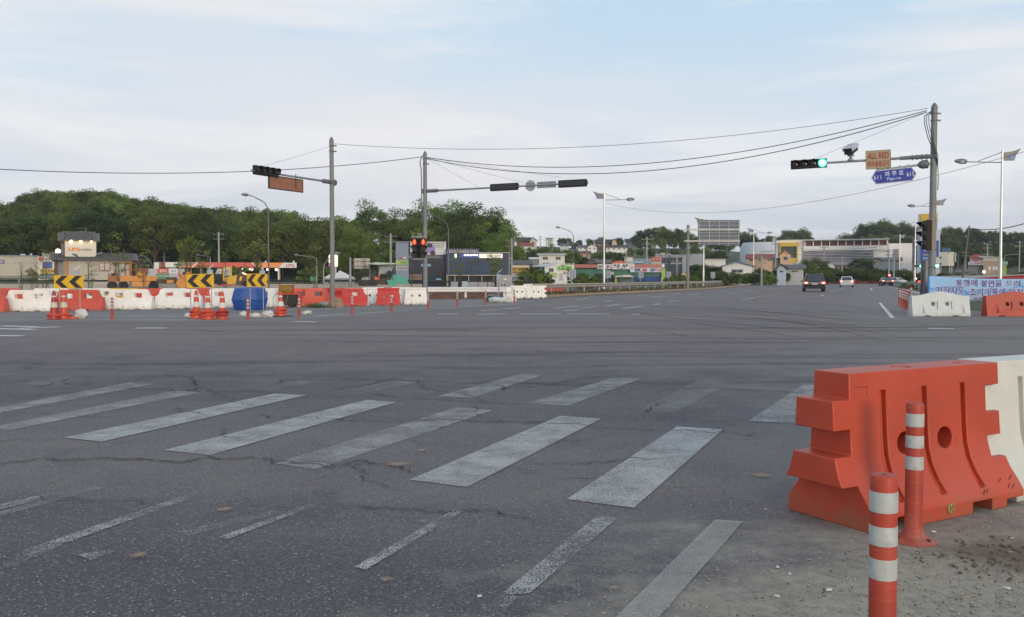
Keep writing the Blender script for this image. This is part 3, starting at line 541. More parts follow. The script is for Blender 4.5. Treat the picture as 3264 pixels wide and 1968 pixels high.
back = [('shouldered', ORANGEF, 10, 'orange barrier of the rear row showing above the leftmost white barrier'),('shouldered', WHITEP, 165, 'white rear barrier showing above the left chevron post'),
 ('shouldered', WHITEP, 318, 'white rear barrier seen through the gap left of the yellow one'),('shouldered', YELP, 408, 'only yellow barrier, its top showing above a white one'),
 ('shouldered', ORANGEF, 492, 'orange rear barrier bulging between two white barriers, below the road machine'),('shouldered', WHITEP, 572, 'white rear barrier left of the middle chevron sign'),
 ('shouldered', ORANGEF, 645, 'orange rear barrier showing below the middle chevron sign'),('shouldered', WHITEP, 735, 'white rear barrier behind the blue tank'),
 ('shouldered', WHITEP, 880, 'white rear barrier behind the hose reel'),('shouldered', ORANGEF, 985, 'orange rear barrier behind the torn orange one'),
 ('shouldered', REDP, 1105, 'red rear barrier showing between the left pole and its white neighbour')]
for k, m, px, lab in back:
    p = at(px, 960, 45.2); barrier(k, m, p.x, p.y, R(2), lab, sc=.99 if px != 408 else 1.0)
for px, y, lab in ((1190, 48.6, 'white barrier end between the white and the red round holed barriers'),(1283, 48.9, 'white barrier seen right behind the lone red one')):
    barrier('trapezoid', WHITEP, X(px, y), y, R(12), lab)
for k, m, px, py, rz, lab in (('jagged', WHITEP, 1626, 964, 82, 'white notched barrier turned end on beside the last orange post'),('jagged', WHITEP, 1655, 951.5, 4, 'white notched barrier with two small holes left of a matching one'),('jagged', WHITEP, 1708, 951.5, 4, 'white notched barrier with two small holes where the steel guardrail starts')):
    x, y = Wd(px, py, .3 if rz < 50 else .6); barrier(k, m, x, y, R(rz), lab)
for px, py, m, lab in ((1735,935,ORANGEF,'left one of two orange barriers half hidden by the steel guardrail'),(1772,935,ORANGEF,'right one of two orange barriers half hidden by the steel guardrail'),(1690,938,WHITEP,'white barrier behind the notched pair at the guardrail start')):
    x, y = Wd(px, py, 0); barrier('jagged', m, x, y, R(5), lab)
# far row at the road bend and along the ramp
r = random.Random(11); xs = 2538
while xs < 2865:
    y = 218+r.uniform(-4, 4); m = r.choice([ORANGEF, ORANGEF, REDP, WHITEP] if xs > 2770 else [ORANGEF, REDP, ORANGEF, ORANGEF]); px = xs
    barrier('trapezoid', m, X(px, y), y, R(r.uniform(-20, 20)), ('tiny white barrier' if m is WHITEP else 'tiny orange red barrier')+' in the distant row across the far end of the road', grp='distant white barriers across the far road' if m is WHITEP else 'distant orange red barriers across the far road')
    xs += r.choice((17, 18, 19, 26)) if xs < 2770 else 16
for i in range(22):
    y = 118-i*2.3; x = X(3105+i*8.4, y)
    z = .25+max(0, (X(3105+i*8.4, 1)-X(3000, 1)))*3
    barrier('trapezoid', ORANGEF if i % 2 else REDP, x, y, R(-60), 'small red barrier in the line rising along the ramp behind the banner', z=max(0, Z(887-.5*i, y)-.92), grp='red barriers lined along the ramp')
# ------------------------------------------------------------------ orange delineator posts
def post_make(label):
    t = thing('delineator_post', label, 'delineator post', group='flexible orange lane posts')
    q = MB(); q.lathe([(.118,0),(.118,.008),(.10,.018),(.066,.030),(.052,.055),(.047,.09),(.0455,.15),(.0455,.30),(.0445,.742),(.040,.75),(.034,.7505),(.030,.746)][:1]+[(.118,.008),(.10,.018),(.066,.030),(.052,.055),(.047,.09),(.0455,.15),(.0445,.690),(.0455,.730),(.042,.745),(.034,.75),(.010,.75),(.009,.742),(.0001,.742)], n=28)
    q.build('post_tube', POSTO, t, True)
    for z0, z1 in ((.393,.464),(.510,.576),(.624,.694)):
        b = MB(); b.lathe([(.0462,z0),(.0466,z0+.002),(.0464,z1-.002),(.0458,z1)], n=28); b.build('reflective_band', REFL, t, True)
    b = MB()
    for a in (30, 150, 270): b.lathe([(.012,.0),(.012,.026),(.006,.030),(.0001,.03)], (.088*math.cos(R(a)), .088*math.sin(R(a)), 0), 6)
    b.build('anchor_bolts', DARK, t)
    return t
P0 = post_make('nearest orange striped post, cut off by the bottom edge of the photo')
y0 = 3.04; P0.location = (X(2828, y0)*1.0, y0, 0); P0.rotation_euler = (R(.5), R(-.4), 0)
p = at(2914, 1500, 4.78); dup(P0, (p.x, p.y, 0), .6, 'orange striped post with its flange on the verge, in front of the big orange barrier')
for i, (px, py) in enumerate(((358,1021),(791,1022),(953,1016),(1123,1003),(1247,994.5),(1364,986),(1458,978.6),(1548,974),(1639,966.5))):
    g_ = gr(px, py-.5); c = dup(P0, (g_.x, g_.y, 0), i*.5, ['orange post standing alone between the left and middle cones','orange post left of the third chevron sign legs','orange post right of the single cone and hose reel','orange post in front of the white round holed barrier','orange post in front of the lone red barrier','orange post in front of the second signal pole','first orange post right of the second signal pole, before the soil mound','orange post near the right end of the soil mound','last orange post, touching the end on white barrier'][i])
    c.rotation_euler = (R([0,2,1,-1,0,1,0,-1,0][i]), R([0,-1,0,1.5,0,0,1,0,-1][i]), i*.5)
for i, (px, py) in enumerate(((2867,974),(2875,979),(2882,983),(2888,988),(2897,995),(2903,978))):
    g_ = gr(px, py); dup(P0, (g_.x, g_.y, 0), i*.4, ['farthest post of the short diagonal row left of the grey humped barrier','second farthest post of the diagonal row left of the grey humped barrier','third farthest post of the diagonal row left of the grey humped barrier','second nearest post of the diagonal row left of the grey humped barrier','nearest post of the diagonal row, touching the grey humped barrier','taller looking post just behind the nearest one of the diagonal row'][i], scale=1.13 if i < 5 else 1.3)
# ------------------------------------------------------------------ traffic cones
CONEO = mat('orange red cone plastic', (.58,.075,.035), .45, .1, 4, dirt=.2, dirtcol=(.3,.05,.03)); CONER = mat('dark red cone plastic', (.36,.035,.035), .45, .1, 4)
CONEW = mat('white cone sleeve', (.66,.65,.62), .5, .06, 5, dirt=.3, dirtcol=(.4,.38,.34)); CONEC = mat('cream cone sleeve', (.60,.56,.42), .5, .06, 5, dirt=.3)
def cone(px, py, h, label, m=CONEO, wm=CONEW, rings=2, ringm=None, seed=0):
    g_ = gr(px, py); t = thing('traffic_cone', label, 'traffic cone', (g_.x, g_.y+.2, 0), seed, 'ringed traffic cones at the works')
    rr = lambda z: .175-.125*(z/h)**.85
    q = MB(); q.lathe([(.23,0),(.235,.02),(.20,.035),(.185,.16),(rr(.2),.2)]+[(rr(z*h), z*h) for z in (.35,.5,.65,.8,.95)]+[(.038,h),(.02,h)], n=24); q.build('cone_body', m, t, True)
    for a, b_ in ((.42,.60),(.775,.83)):
        b = MB(); b.lathe([(rr(a*h)+.004, a*h)]+[(rr((a+(b_-a)*k/3)*h)+.005, (a+(b_-a)*k/3)*h) for k in range(1, 4)], n=24); b.build('sleeve', wm, t, True)
    b = MB(); rng_ = random.Random(seed)
    for k in range(rings):
        z = .16+k*.105; rad = .185-k*.012; pts = []
        for i in range(25): a = i/24*math.tau; pts.append(((rad+.008*math.sin(3*a+k))*math.cos(a), (rad+.008*math.sin(3*a+k))*math.sin(a), z+.018*math.sin(a*2+k*2+seed)))
        b.path(pts, .052, 8)
    b.build('weight_ring', ringm or m, t, True)
    return t
cone(163.5, 1020, .98, 'dark red topped cone leaning at the left of the leftmost pair', CONER, CONEC, 1, CONEO, 1)
cone(195, 1019, .98, 'cream banded cone at the right of the leftmost pair', CONEO, CONEC, 1, None, 2)
cone(620, 1017, .98, 'left back cone of the middle group of three', seed=3)
cone(657, 1020, .96, 'front middle cone of the middle group of three', seed=4)
cone(703, 1019, .95, 'right cone of the middle group with a dark red ring', ringm=CONER, seed=5)
cn = cone(890, 1010, .92, 'single cone on a black base in front of the hose reel cart', seed=6)
q = MB(); q.box(-.36,-.36,0,.36,.36,.025); q.build('rubber_base', RUBBER, cn)
# flattened rubber ring beside the left pair, cord round the third cone
g_ = gr(225, 1018); q = MB(); q.path([(g_.x+.22*math.cos(a/12*math.tau)*1.2, g_.y+.15*math.sin(a/12*math.tau), .04) for a in range(13)], .035, 7); tag(q.build('rubber_ring', CONEO, smooth=True), 'flattened orange ring lying at the foot of the leftmost cones', 'ring')
# ------------------------------------------------------------------ sandbags and sacks
SACK = mat('dirty white sack cloth', (.60,.58,.54), .9, .2, 3, bump=.6, bsc=14, dirt=.4)
def sack(px, py, sx, sy, sz, label, m=SACK, seed=0, cat='sandbag', name='sandbag'):
    g_ = gr(px, py); bm = bmesh.new(); bmesh.ops.create_icosphere(bm, subdivisions=3, radius=1); r = random.Random(seed)
    off = [Vector((r.uniform(-9, 9),)*3) for _ in range(2)]
    from mathutils import noise as mn
    for v in bm.verts:
        n = mn.noise(v.co*1.6+off[0])*.35+mn.noise(v.co*4+off[1])*.15; c = v.co*(1+n); v.co = Vector((c.x*sx, c.y*sy, max(0, (c.z+.55)*sz*.7)))
    me = bpy.data.meshes.new(name); bm.to_mesh(me); bm.free(); o = mkobj(name, me, m, None, True); o.location = (g_.x, g_.y+sy*.5, .004); return tag(o, label, cat)
sack(256, 1016, .22, .16, .30, 'off white sandbag holding down the left chevron sign', seed=1)
sack(600, 1012, .16, .12, .15, 'small dark and white sack left of the middle cones', seed=2)
sack(775, 1008, .16, .14, .16, 'crumpled grey sack left of the third chevron sign legs', seed=3)
sack(812, 1012, .24, .16, .14, 'long flattened grey sack between the third chevron sign legs', seed=4)
sack(852, 1011, .20, .16, .22, 'puffy white sack left of the single cone', seed=5)
sack(977, 1002, .20, .14, .12, 'crumpled beige sack lying right of the single cone', seed=6)
sack(1585, 965, .5, .3, .3, 'flat grey plastic sheet bundle left of the end on white barrier', GREYP, 7)
ROCK = mat('broken brown footing', (.30,.22,.15), .9, .25, 4, bump=.8, bsc=10)
sack(1073, 982, .33, .25, .42, 'bagged lump of broken concrete at the foot of the left signal pole', ROCK, 8, 'rubble', 'rubble_lump')
sack(1040, 980, .55, .25, .22, 'pale rubble spread left of the left signal pole foot', CONC, 9, 'rubble', 'rubble_lump')
WEED = mat('weeds', (.06,.09,.03), .9, .5, 8)
r = random.Random(8); q = MB()
for i in range(700):
    a = gr(r.gauss(1010, 16), 980+r.uniform(-3, 3)); h = r.uniform(.05, .28); d = r.uniform(0, 6.3); q.quad((a.x, a.y, 0), (a.x+.02*math.cos(d), a.y+.02*math.sin(d), 0), (a.x+r.uniform(-.1, .1), a.y+r.uniform(-.1, .1), h))
tag(q.build('weeds', WEED, fix=False), 'patch of weeds left of the left signal pole', 'weeds', kind='stuff')
# ------------------------------------------------------------------ chevron signs
CHY = mat('yellow sign sheeting', (.72,.42,.01), .45, .06, 3, dirt=.15); CHB = pl('black sign sheeting', (.022,.022,.024), rough=.5)
def chevron(px0, px1, py0, py1, tilt, bases, label, n=2, rz=0., pole=None):
    xs_ = [b[0] for b in bases]; Y = min(gr(b[0], b[1]).y for b in bases)
    x0, x1 = X(px0, Y), X(px1, Y); z1, z0 = Z(py0, Y), Z(py1, Y); cx, cz = (x0+x1)/2, (z0+z1)/2; W_, H_ = x1-x0, z1-z0
    t = thing('chevron_sign', label, 'road sign', (cx, Y, 0), rz, 'yellow and black chevron signs')
    Mt = Matrix.Translation((0, 0, cz)) @ Matrix.Rotation(-tilt, 4, 'Y')
    q = MB(); q.box(-W_/2,-.03,-H_/2,W_/2,-.015,H_/2, M=Mt); q.build('sign_panel', CHY, t)
    q = MB(); s = W_/n
    for k in range(n):
        xo = -W_/2+.035*W_+k*s*.95; a = .46*s; bw = .42*s if n == 2 else .40*s; h = H_*.46
        poly = [(xo, 0), (xo+a, h), (xo+a+bw, h), (xo+bw*1.0, 0), (xo+a+bw, -h), (xo+a, -h)]
        q.prism(poly, -.036, -.031, M=Mt)
    q.build('chevron_marks', CHB, t)
    for bx, by in bases:
        g_ = gr(bx, by); q = MB(); lx = X(bx, Y)-cx; q.tube((lx, .02, 0), (lx, .01, cz+H_*.4), .018, n=8); q.build('leg', STEEL, t)
    return t
chevron(174, 268, 878, 920, 0, ((189, 1012), (254, 1010)), 'leftmost chevron sign with a sandbag on its foot')
chevron(595, 683, 874, 917.5, .035, ((607, 1006), (674, 1000)), 'middle chevron sign, tilted, behind the group of three cones')
chevron(788, 852, 873, 914.5, 0, ((797, 1000), (839, 1010)), 'right chevron sign standing in front of the blue tank')
# ------------------------------------------------------------------ blue tank and hose reel cart
TARP = mat('blue tarpaulin', (.02,.085,.33), .5, .15, 2.5, bump=.5, bsc=6, dirt=.2, dirtcol=(.03,.06,.16))
g_ = gr(780, 990); t = thing('water_tank', 'blue octagonal tank wrapped in tarpaulin behind the right chevron sign', 'tank', (g_.x, g_.y+.8, 0), .25)
q = MB(); q.lathe([(.68,0),(.70,.02),(.83,.46)], n=8, ph=R(22.5)); q.build('lower_body', TARP, t)
q = MB(); q.lathe([(.835,.465),(.70,.95),(.45,1.0),(.0001,1.01)], n=8, ph=R(22.5)); q.build('tarpaulin_cover', TARP, t)
g_ = gr(920, 981); t = thing('hose_reel_cart', 'red framed cart with black box and a reel of yellow hose', 'hose reel', (g_.x, g_.y+.4, 0), .1)
q = MB(); q.box(-.42,-.25,.12,.32,.25,.62); q.build('engine_box', DARK, t, bevel=.02)
q = MB()
for y in (-.3, .3): q.box(-.55,y-.02,.62,.50,y+.02,.68); q.tube((-.5,y,.05),(-.5,y,.9),.02); q.tube((.4,y,.05),(.62,y,.9),.02)
q.build('cart_frame', REDP, t)
q = MB(); Mx = Matrix.Rotation(R(90), 4, 'Y'); q.lathe([(.2,-.3),(.2,.3)], (-.2,0,.83), 20, M=Mx); r = random.Random(1)
for k in range(14): q.path([(-.2-.27+k*.04, .23*math.cos(a/12*math.tau), .83+.23*math.sin(a/12*math.tau)) for a in range(13)], .018, 5)
q.build('hose_coil', mat('yellow brown hose', (.33,.20,.03), .6, .3, 8), t, True)
q = MB()
for x in (-.5, .12): q.lathe([(.30,-.01),(.30,.01)], (x,0,.83), 20, M=Mx)
q.build('reel_flange', REDP, t)
for y in (-.27, .27):
    q = MB(); q.lathe([(.05,-.03),(.11,-.03),(.12,0),(.11,.03),(.05,.03)], (.1,y,.12), 18, M=My); q.build('wheel', RUBBER, t, True)
q = MB(); q.path([(-.45,-.3,.8),(-.75,-.5,.5),(-.7,-.6,.02),(-1.5,-.5,.02),(-2.4,-.3,.02)], .014, 6); q.build('hose', mat('yellow brown hose', (0,0,0)), t, True)
q = MB(); q.path([(.0,-.35,.8),(-.15,-.4,.3),(-.3,-.45,.02)], .012, 6); q.build('hose', mat('yellow brown hose', (0,0,0)), t, True)
# ------------------------------------------------------------------ signal masts
POLEM = mat('grey painted pole', (.20,.205,.20), .55, .14, 1.5, dirt=.35, dirtcol=(.12,.12,.11))
HEAD = mat('black signal housing', (.014,.014,.015), .75, .2, 5); HBACK = pl('dark signal back', (.03,.033,.04), rough=.4)
LOFF = pl('unlit lens', (.03,.028,.03), rough=.15)
LGRN = mat('lit green lens', (.10,1,.72), .4, 0, emit=9); LGRN2 = mat('green lens rim', (.0,.75,.52), .4, 0, emit=1.2)
LRED = mat('lit red figure', (1,.10,.03), .4, 0, emit=3.5); LREDD = mat('red glow lens', (.5,.01,.005), .4, 0, emit=.35)
def mast(name, px, Y, ztop, r0, r1, label):
    t = thing(name, label, 'signal pole', (X(px, Y), Y, 0)); q = MB(); q.lathe([(r0*1.9,0),(r0*1.9,.05),(r0*1.15,.07),(r0,.3),(r0,1.2),(r1,ztop)], n=20); q.build('pole', POLEM, t, True)
    q = MB(); q.lathe([(r1*1.12,ztop),(r1*1.12,ztop+.06),(r1*.9,ztop+.16),(.02,ztop+.27)], n=16); q.build('pole_cap', STEELD, t, True)
    q = MB()
    for z in (ztop-.18, ztop-.45): q.lathe([(r1+.012,z),(r1+.02,z+.02),(r1+.02,z+.05),(r1+.012,z+.07)], n=16); q.box(r1-.01,-.03,z,r1+.14,.03,z+.06)
    q.build('clamp_band', STEELD, t); return t
def arm(t, p, q_, r0=.055, r1=.038, br=.8):
    o = t.location; a, b = Vector(p)-o, Vector(q_)-o; d = (b-a).normalized()
    q = MB(); q.tube(a, b, r0, r1, 10); q.build('arm', STEEL, t, True)
    q = MB(); q.tube(a-d*.18, a+d*br, .09, .075, 10); q.tube(a-d*.18, a-d*.10, .15, .15, 8)
    for k in range(4): q.tube(a+d*(.12+k*.17), a+d*(.16+k*.17), .11, .11, 8)
    q.build('arm_bracket', STEELD, t, True)
TA = mast('signal_pole', 1060, 43, Z(455, 43), .115, .10, 'left tall signal pole whose arm points left to a dark signal and a brown panel')
TB = mast('signal_pole', 1356, 48, Z(498, 48), .12, .10, 'second tall signal pole with a long arm to the right and red pedestrian lights')
TC = mast('signal_pole', 2969, 35, Z(350, 35), .138, .112, 'thick signal pole at right holding the green light and the blue street name sign')
A0, A1 = at(1060, 582, 43), at(801, 543, 38.1); arm(TA, A0, A1)
B0, B1 = at(1358, 610, 48), at(1867, 583, 43.7); arm(TB, B0, B1)
C0, C1 = at(2966, 499, 35), at(2520, 527, 36.6); arm(TC, C0, C1, .06, .04, 1.1)
def onarm(a, b, px):
    k = (px-CX)/F; t = (k*a.y-a.x)/((b.x-a.x)-k*(b.y-a.y)); return a+(b-a)*t
def frame(t, a, b, flip=False):    # local x from a to b, local -y facing
    d = b-a; t.location = (a+b)/2; t.rotation_euler = (0, -math.atan2(d.z, math.hypot(d.x, d.y)), math.atan2(d.y, d.x)); return d.length
def sighead(a, b, label, lit=None, n=4, flip=False, hgt=.40, name='traffic_signal'):
    t = thing(name, label, 'traffic signal', group='horizontal four lens traffic signals'); Ln = frame(t, a, b)
    s = 1 if not flip else -1
    q = MB(); q.box(-Ln/2, -.09, -hgt/2, Ln/2, .09, hgt/2); q.build('housing', HEAD, t, bevel=.03)
    cw_ = Ln/n
    for k in range(n):
        x = -Ln/2+cw_*(k+.5); q = MB(); r_ = min(cw_, hgt)*.44
        q.lathe([(r_,0),(r_*.9,.015),(r_*.5,.04),(.001,.05)], (x,-s*.09,0), 18, M=Matrix.Rotation(R(90*s), 4, 'X'))
        q.build('lens', (LGRN if k == lit else LOFF), t, True)
        if k == lit:
            q = MB(); q.lathe([(r_*1.12,.0),(r_*1.12,.012),(r_*.98,.016)], (x,-s*.09,0), 18, M=Matrix.Rotation(R(90*s), 4, 'X')); q.build('lens_rim', LGRN2, t, True)
        vs = []; m_ = 12
        for i in range(m_+1):
            an = R(-25+230*i/m_); vs += [(x+r_*1.1*math.cos(an), -s*.09, r_*1.1*math.sin(an)), (x+r_*1.1*math.cos(an), -s*(.09+.10+.10*max(0, math.sin(an))), r_*1.1*math.sin(an))]
        q = MB(); q.add(vs, [(2*i, 2*i+2, 2*i+3, 2*i+1) for i in range(m_)]); q.build('visor', HEAD, t, True)
    if flip:
        q = MB(); q.box(-Ln/2+.06, -.115, -hgt*.36, Ln/2-.06, -.09, hgt*.36); q.build('rear_cover', HBACK, t, bevel=.01)
    return t
sighead(onarm(A0, A1, 813)+Vector((0,0,.04)), onarm(A0, A1, 888)+Vector((0,0,.04)), 'unlit dark signal seen obliquely at the tip of the left pole arm')
sighead(onarm(B0, B1, 1564), onarm(B0, B1, 1651), 'back of a black signal at the middle of the long arm', flip=True, hgt=.36)
sighead(onarm(B0, B1, 1780), onarm(B0, B1, 1869), 'back of a black signal at the far tip of the long arm', flip=True, hgt=.36)
sighead(onarm(C0, C1, 2516), onarm(C0, C1, 2631), 'signal with its rightmost lens lit green on the right pole arm', lit=3, hgt=.36)
# brown panel on arm A
t = thing('hanging_sign', 'brown panel with dark frame hanging below the arm of the left pole', 'sign'); a, b = onarm(A0, A1, 861), onarm(A0, A1, 966); Ln = frame(t, a, b)
BRN = mat('brown sign face', (.30,.13,.07), .6, .12, 3); q = MB(); q.box(-Ln/2,-.02,-.64,Ln/2,.02,-.12); q.build('sign_face', BRN, t)
q = MB(); [q.box(*v) for v in ((-Ln/2-.04,-.03,-.68,Ln/2+.04,.03,-.64),(-Ln/2-.04,-.03,-.12,Ln/2+.04,.03,-.08),(-Ln/2-.04,-.03,-.64,-Ln/2,.03,-.12),(Ln/2,-.03,-.64,Ln/2+.04,.03,-.12),(Ln*.28,-.04,-.55,Ln*.28+.03,-.022,.12),(-Ln*.28,-.04,-.08,-Ln*.28+.03,-.03,.04))]; q.build('sign_frame', DARK, t)
# round and rectangular sign backs on arm B
t = thing('round_sign', 'back of a round sign on the long arm between the two black signals', 'road sign'); a, b = onarm(B0, B1, 1672), onarm(B0, B1, 1706); Ln = frame(t, a, b)
q = MB(); q.lathe([(.28,-.012),(.28,.012)], (0,.05,0), 28, M=Matrix.Rotation(R(90), 4, 'X')); q.build('sign_disc', pl('aluminium sign back', (.42,.44,.45), rough=.4, metal=.5), t)
q = MB(); [q.box(-.26,.0,z,.26,.035,z+.03) for z in (-.12, .09)]; q.build('stiffener', STEEL, t)
t = thing('rectangular_sign', 'back of a narrow rectangular sign on the long arm beside the round one', 'road sign'); a, b = onarm(B0, B1, 1710), onarm(B0, B1, 1771); Ln = frame(t, a, b)
q = MB(); q.box(-Ln/2,.04,-.15,Ln/2,.06,.17); q.build('sign_panel', pl('aluminium sign back', (0,0,0)), t)
q = MB(); [q.box(-Ln/2+.02,-.0,z,Ln/2-.02,.038,z+.03) for z in (-.10, .10)]+[q.box(x,-.02,-.14,x+.03,.0,.16) for x in (-.3, .25)]; q.build('stiffener', STEEL, t)
# ALL RED sign
t = thing('warning_sign', 'cream sign reading ALL RED in red letters on the right pole arm', 'sign'); a, b = onarm(C0, C1, 2751), onarm(C0, C1, 2828); Ln = frame(t, a+Vector((0,-.12,0)), b+Vector((0,-.12,0)))
q = MB(); q.box(-Ln/2,-.02,-.36,Ln/2,.02,.34); q.build('sign_panel', mat('cream sign sheeting', (.36,.29,.17), .5, .08, 4), t)
q = MB(); [q.box(*v) for v in ((-Ln/2-.015,-.028,-.375,Ln/2+.015,.028,-.36),(-Ln/2-.015,-.028,.34,Ln/2+.015,.028,.355),(-Ln/2-.015,-.028,-.36,-Ln/2,.028,.34),(Ln/2,-.028,-.36,Ln/2+.015,.028,.34))]; q.build('sign_frame', STEELD, t)
SR = pl('dark red lettering', (.30,.03,.035), rough=.6)
text('ALL RED', Ln*.88, .25, SR, t, (0,-.024,.14), bold=.025); text('예측출발금지', Ln*.90, .23, SR, t, (0,-.024,-.17), bold=.02)
# blue street name sign
D0, D1 = at(2966, 522, 35), at(2792, 543.5, 35.5); q = MB(); o = TC.location; q.tube(D0-o, D1-o, .045, .04, 10); q.build('lower_arm', STEEL, TC, True)
q = MB(); d = (D1-D0).normalized(); q.lathe([(.05,0),(.17,.05),(.17,.25),(.12,.35),(.05,.42)], D0-o+d*.05, 12, M=Vector((0,0,1)).rotation_difference(d).to_matrix().to_4x4()); q.build('arm_collar', STEELD, TC, True)
t = thing('street_name_sign', 'blue pointed street name sign reading 611 Paju-ro 615 at the right pole', 'street sign'); a, b = at(2774, 569, 35.5)+Vector((0,-.08,0)), at(2919, 554, 35.05)+Vector((0,-.08,0)); Ln = frame(t, a, b)
h = .27; hx = [(-Ln/2,0),(-Ln/2+.16,h),(Ln/2-.16,h),(Ln/2,0),(Ln/2-.16,-h),(-Ln/2+.16,-h)]
q = MB(); q.prism(hx, -.015, .02); q.build('sign_border', pl('grey sign border', (.45,.46,.50), rough=.4), t)
hx2 = [(x*.955, z*.88) for x, z in hx]; q = MB(); q.prism(hx2, -.024, -.0155); q.build('sign_face', mat('blue sign sheeting', (.018,.035,.30), .4, .08, 3), t)
LW = pl('white lettering', (.62,.66,.74), rough=.5)
text('파 주 로', .68, .20, LW, t, (.02,-.028,.09), bold=.012); text('Paju-ro', .50, .15, LW, t, (0,-.028,-.12), bold=.005); text('611', .27, .17, LW, t, (-.60,-.028,0), bold=.0); text('615', .27, .17, LW, t, (.60,-.028,.0), bold=.0)
q = MB(); [q.box(x,-.01,.27,x+.05,.02,.39) for x in (-.5, -.12, .22, .52)]; q.box(-.62,-.015,.27,.62,.025,.30); q.build('hanger', STEEL, t)
# camera on arm C
cc = onarm(C0, C1, 2706); t = thing('traffic_camera', 'white boxed traffic camera standing on the right pole arm', 'camera', (cc.x, cc.y, cc.z), R(-42))
q = MB(); q.tube((0,0,0),(0,0,.22),.05); q.lathe([(.12,.04),(.12,.07),(.05,.13)], n=10); q.box(-.1,-.1,.2,.1,.1,.3); q.build('bracket', STEEL, t)
Mc = Matrix.Translation((0,0,.47)) @ Matrix.Rotation(R(22), 4, 'X'); q = MB(); q.box(-.17,-.30,-.13,.17,.32,.13, M=Mc); q.build('camera_body', DARK, t, bevel=.02)
q = MB(); q.box(-.20,-.36,.135,.20,.36,.155, M=Mc); q.box(-.2,-.36,.02,-.18,.36,.135, M=Mc); q.box(.18,-.36,.02,.2,.36,.135, M=Mc); q.build('sun_shield', pl('pale grey camera shield', (.48,.50,.54), rough=.4), t)
# vertical signals
def vhead(loc, rz, label, n=3, figure=None, hgt=1.05, wd=.32, vis=.30, back=None):
    t = thing('pedestrian_signal' if figure is not None else 'traffic_signal', label, 'pedestrian signal' if figure is not None else 'traffic signal', loc, rz)
    q = MB(); q.box(-wd/2,-.08,-hgt/2,wd/2,.10,hgt/2); q.build('housing', HEAD, t, bevel=.02)
    if back: q = MB(); q.box(-wd/2-.03,.101,-hgt/2-.03,wd/2+.03,.17,hgt/2+.03); q.build('back_box', back, t)
    for k in range(n):
        z = hgt/2-hgt/n*(k+.5); s = hgt/n*.42; q = MB(); q.box(-s*.9,-.095,z-s,s*.9,-.081,z+s); q.build('lens', LREDD if (k == 0 and figure) else LOFF, t)
        q = MB(); w2 = wd/2*.98; za, zb = z+s*1.05, z-s*.55
        q.quad((-w2,-.085,za),(w2,-.085,za),(w2,-vis,za-.05),(-w2,-vis,za-.05)); q.quad((-w2,-.085,za),(-w2,-vis,za-.05),(-w2,-.085,zb)); q.quad((w2,-.085,za),(w2,-vis,za-.05),(w2,-.085,zb)); q.build('visor', HEAD, t)
        if k == 0 and figure:
            q = MB(); q.lathe([(.03,0),(.03,.01)], (0,-.10,z+.10), 10, M=Matrix.Rotation(R(90), 4, 'X')); q.box(-.045,-.108,z-.04,.045,-.100,z+.06); q.box(-.04,-.108,z-.14,-.008,-.1,z-.042); q.box(.008,-.108,z-.14,.04,-.1,z-.042); q.box(-.075,-.108,z-.03,-.05,-.1,z+.05); q.box(.05,-.108,z-.03,.075,-.1,z+.05); q.build('red_figure', LRED, t)
    return t
p = at(1324, 792, 47.6); vhead((p.x, p.y, p.z), R(-22), 'left of the two red pedestrian signals on the second pole', figure=True)
p = at(1346, 792, 47.5); vhead((p.x, p.y-.05, p.z), R(38), 'right of the two red pedestrian signals on the second pole', figure=True)
q = MB(); o = TB.location
for px in (1315, 1332, 1338, 1342): a = at(px, 760, 47.6)-o; q.tube(a, a+Vector((0,0,.28)), .025)
for z in (Z(757, 48), Z(827, 48)): q.box(-.62,-.45,z-.02,.05,-.40,z+.03); q.box(-.1,-.42,z-.02,-.05,0,z+.03)
q.build('signal_bracket', STEEL, TB)
p = at(2954, 750, 34.8); vhead((p.x-.06, p.y-.1, p.z), R(-86), 'traffic signal in side view on the right pole with yellow brown back', hgt=1.12, wd=.36, vis=.36, back=mat('ochre signal back', (.22,.15,.07), .6, .1))
q = MB(); o = TC.location
for py in (702, 797): z = Z(py, 35); q.lathe([(.15,z),(.16,z+.02),(.15,z+.04)], n=16); q.box(-.25,-.2,z,0,-.1,z+.03)
for py in (855,): z = Z(py, 35); q.lathe([(.158,z),(.168,z+.02),(.158,z+.05)], n=16)
q.build('band_clamp', STEELD, TC)
q = MB(); z0 = Z(352, 35)
for k, (dx, r_) in enumerate(((-.42,.02),(-.34,.018),(-.25,.016))):
    q.path([(-.12,-.1,z0-.02),(dx-.02,-.1,z0-.25),(dx,-.12,z0-.6),(dx+.12,-.15,z0-1.1),(-.02+.05*k,-.17,z0-1.75),(.10,-.14,z0-2.2),(.17,-.05,z0-2.6),(.18,0,z0-3.1+.1*k)], r_*.8, 6)
q.build('hanging_cable', DARK, TC, True)
q = MB(); z0 = Z(497, 48); q.path([(-.15,-.05,z0),(-.26,-.05,z0-.35),(-.20,-.05,z0-.7),(-.18,-.03,z0-2.2),(-.16,0,z0-3.6)], .03, 6); q.build('hanging_cable', STEELD, TB, True)
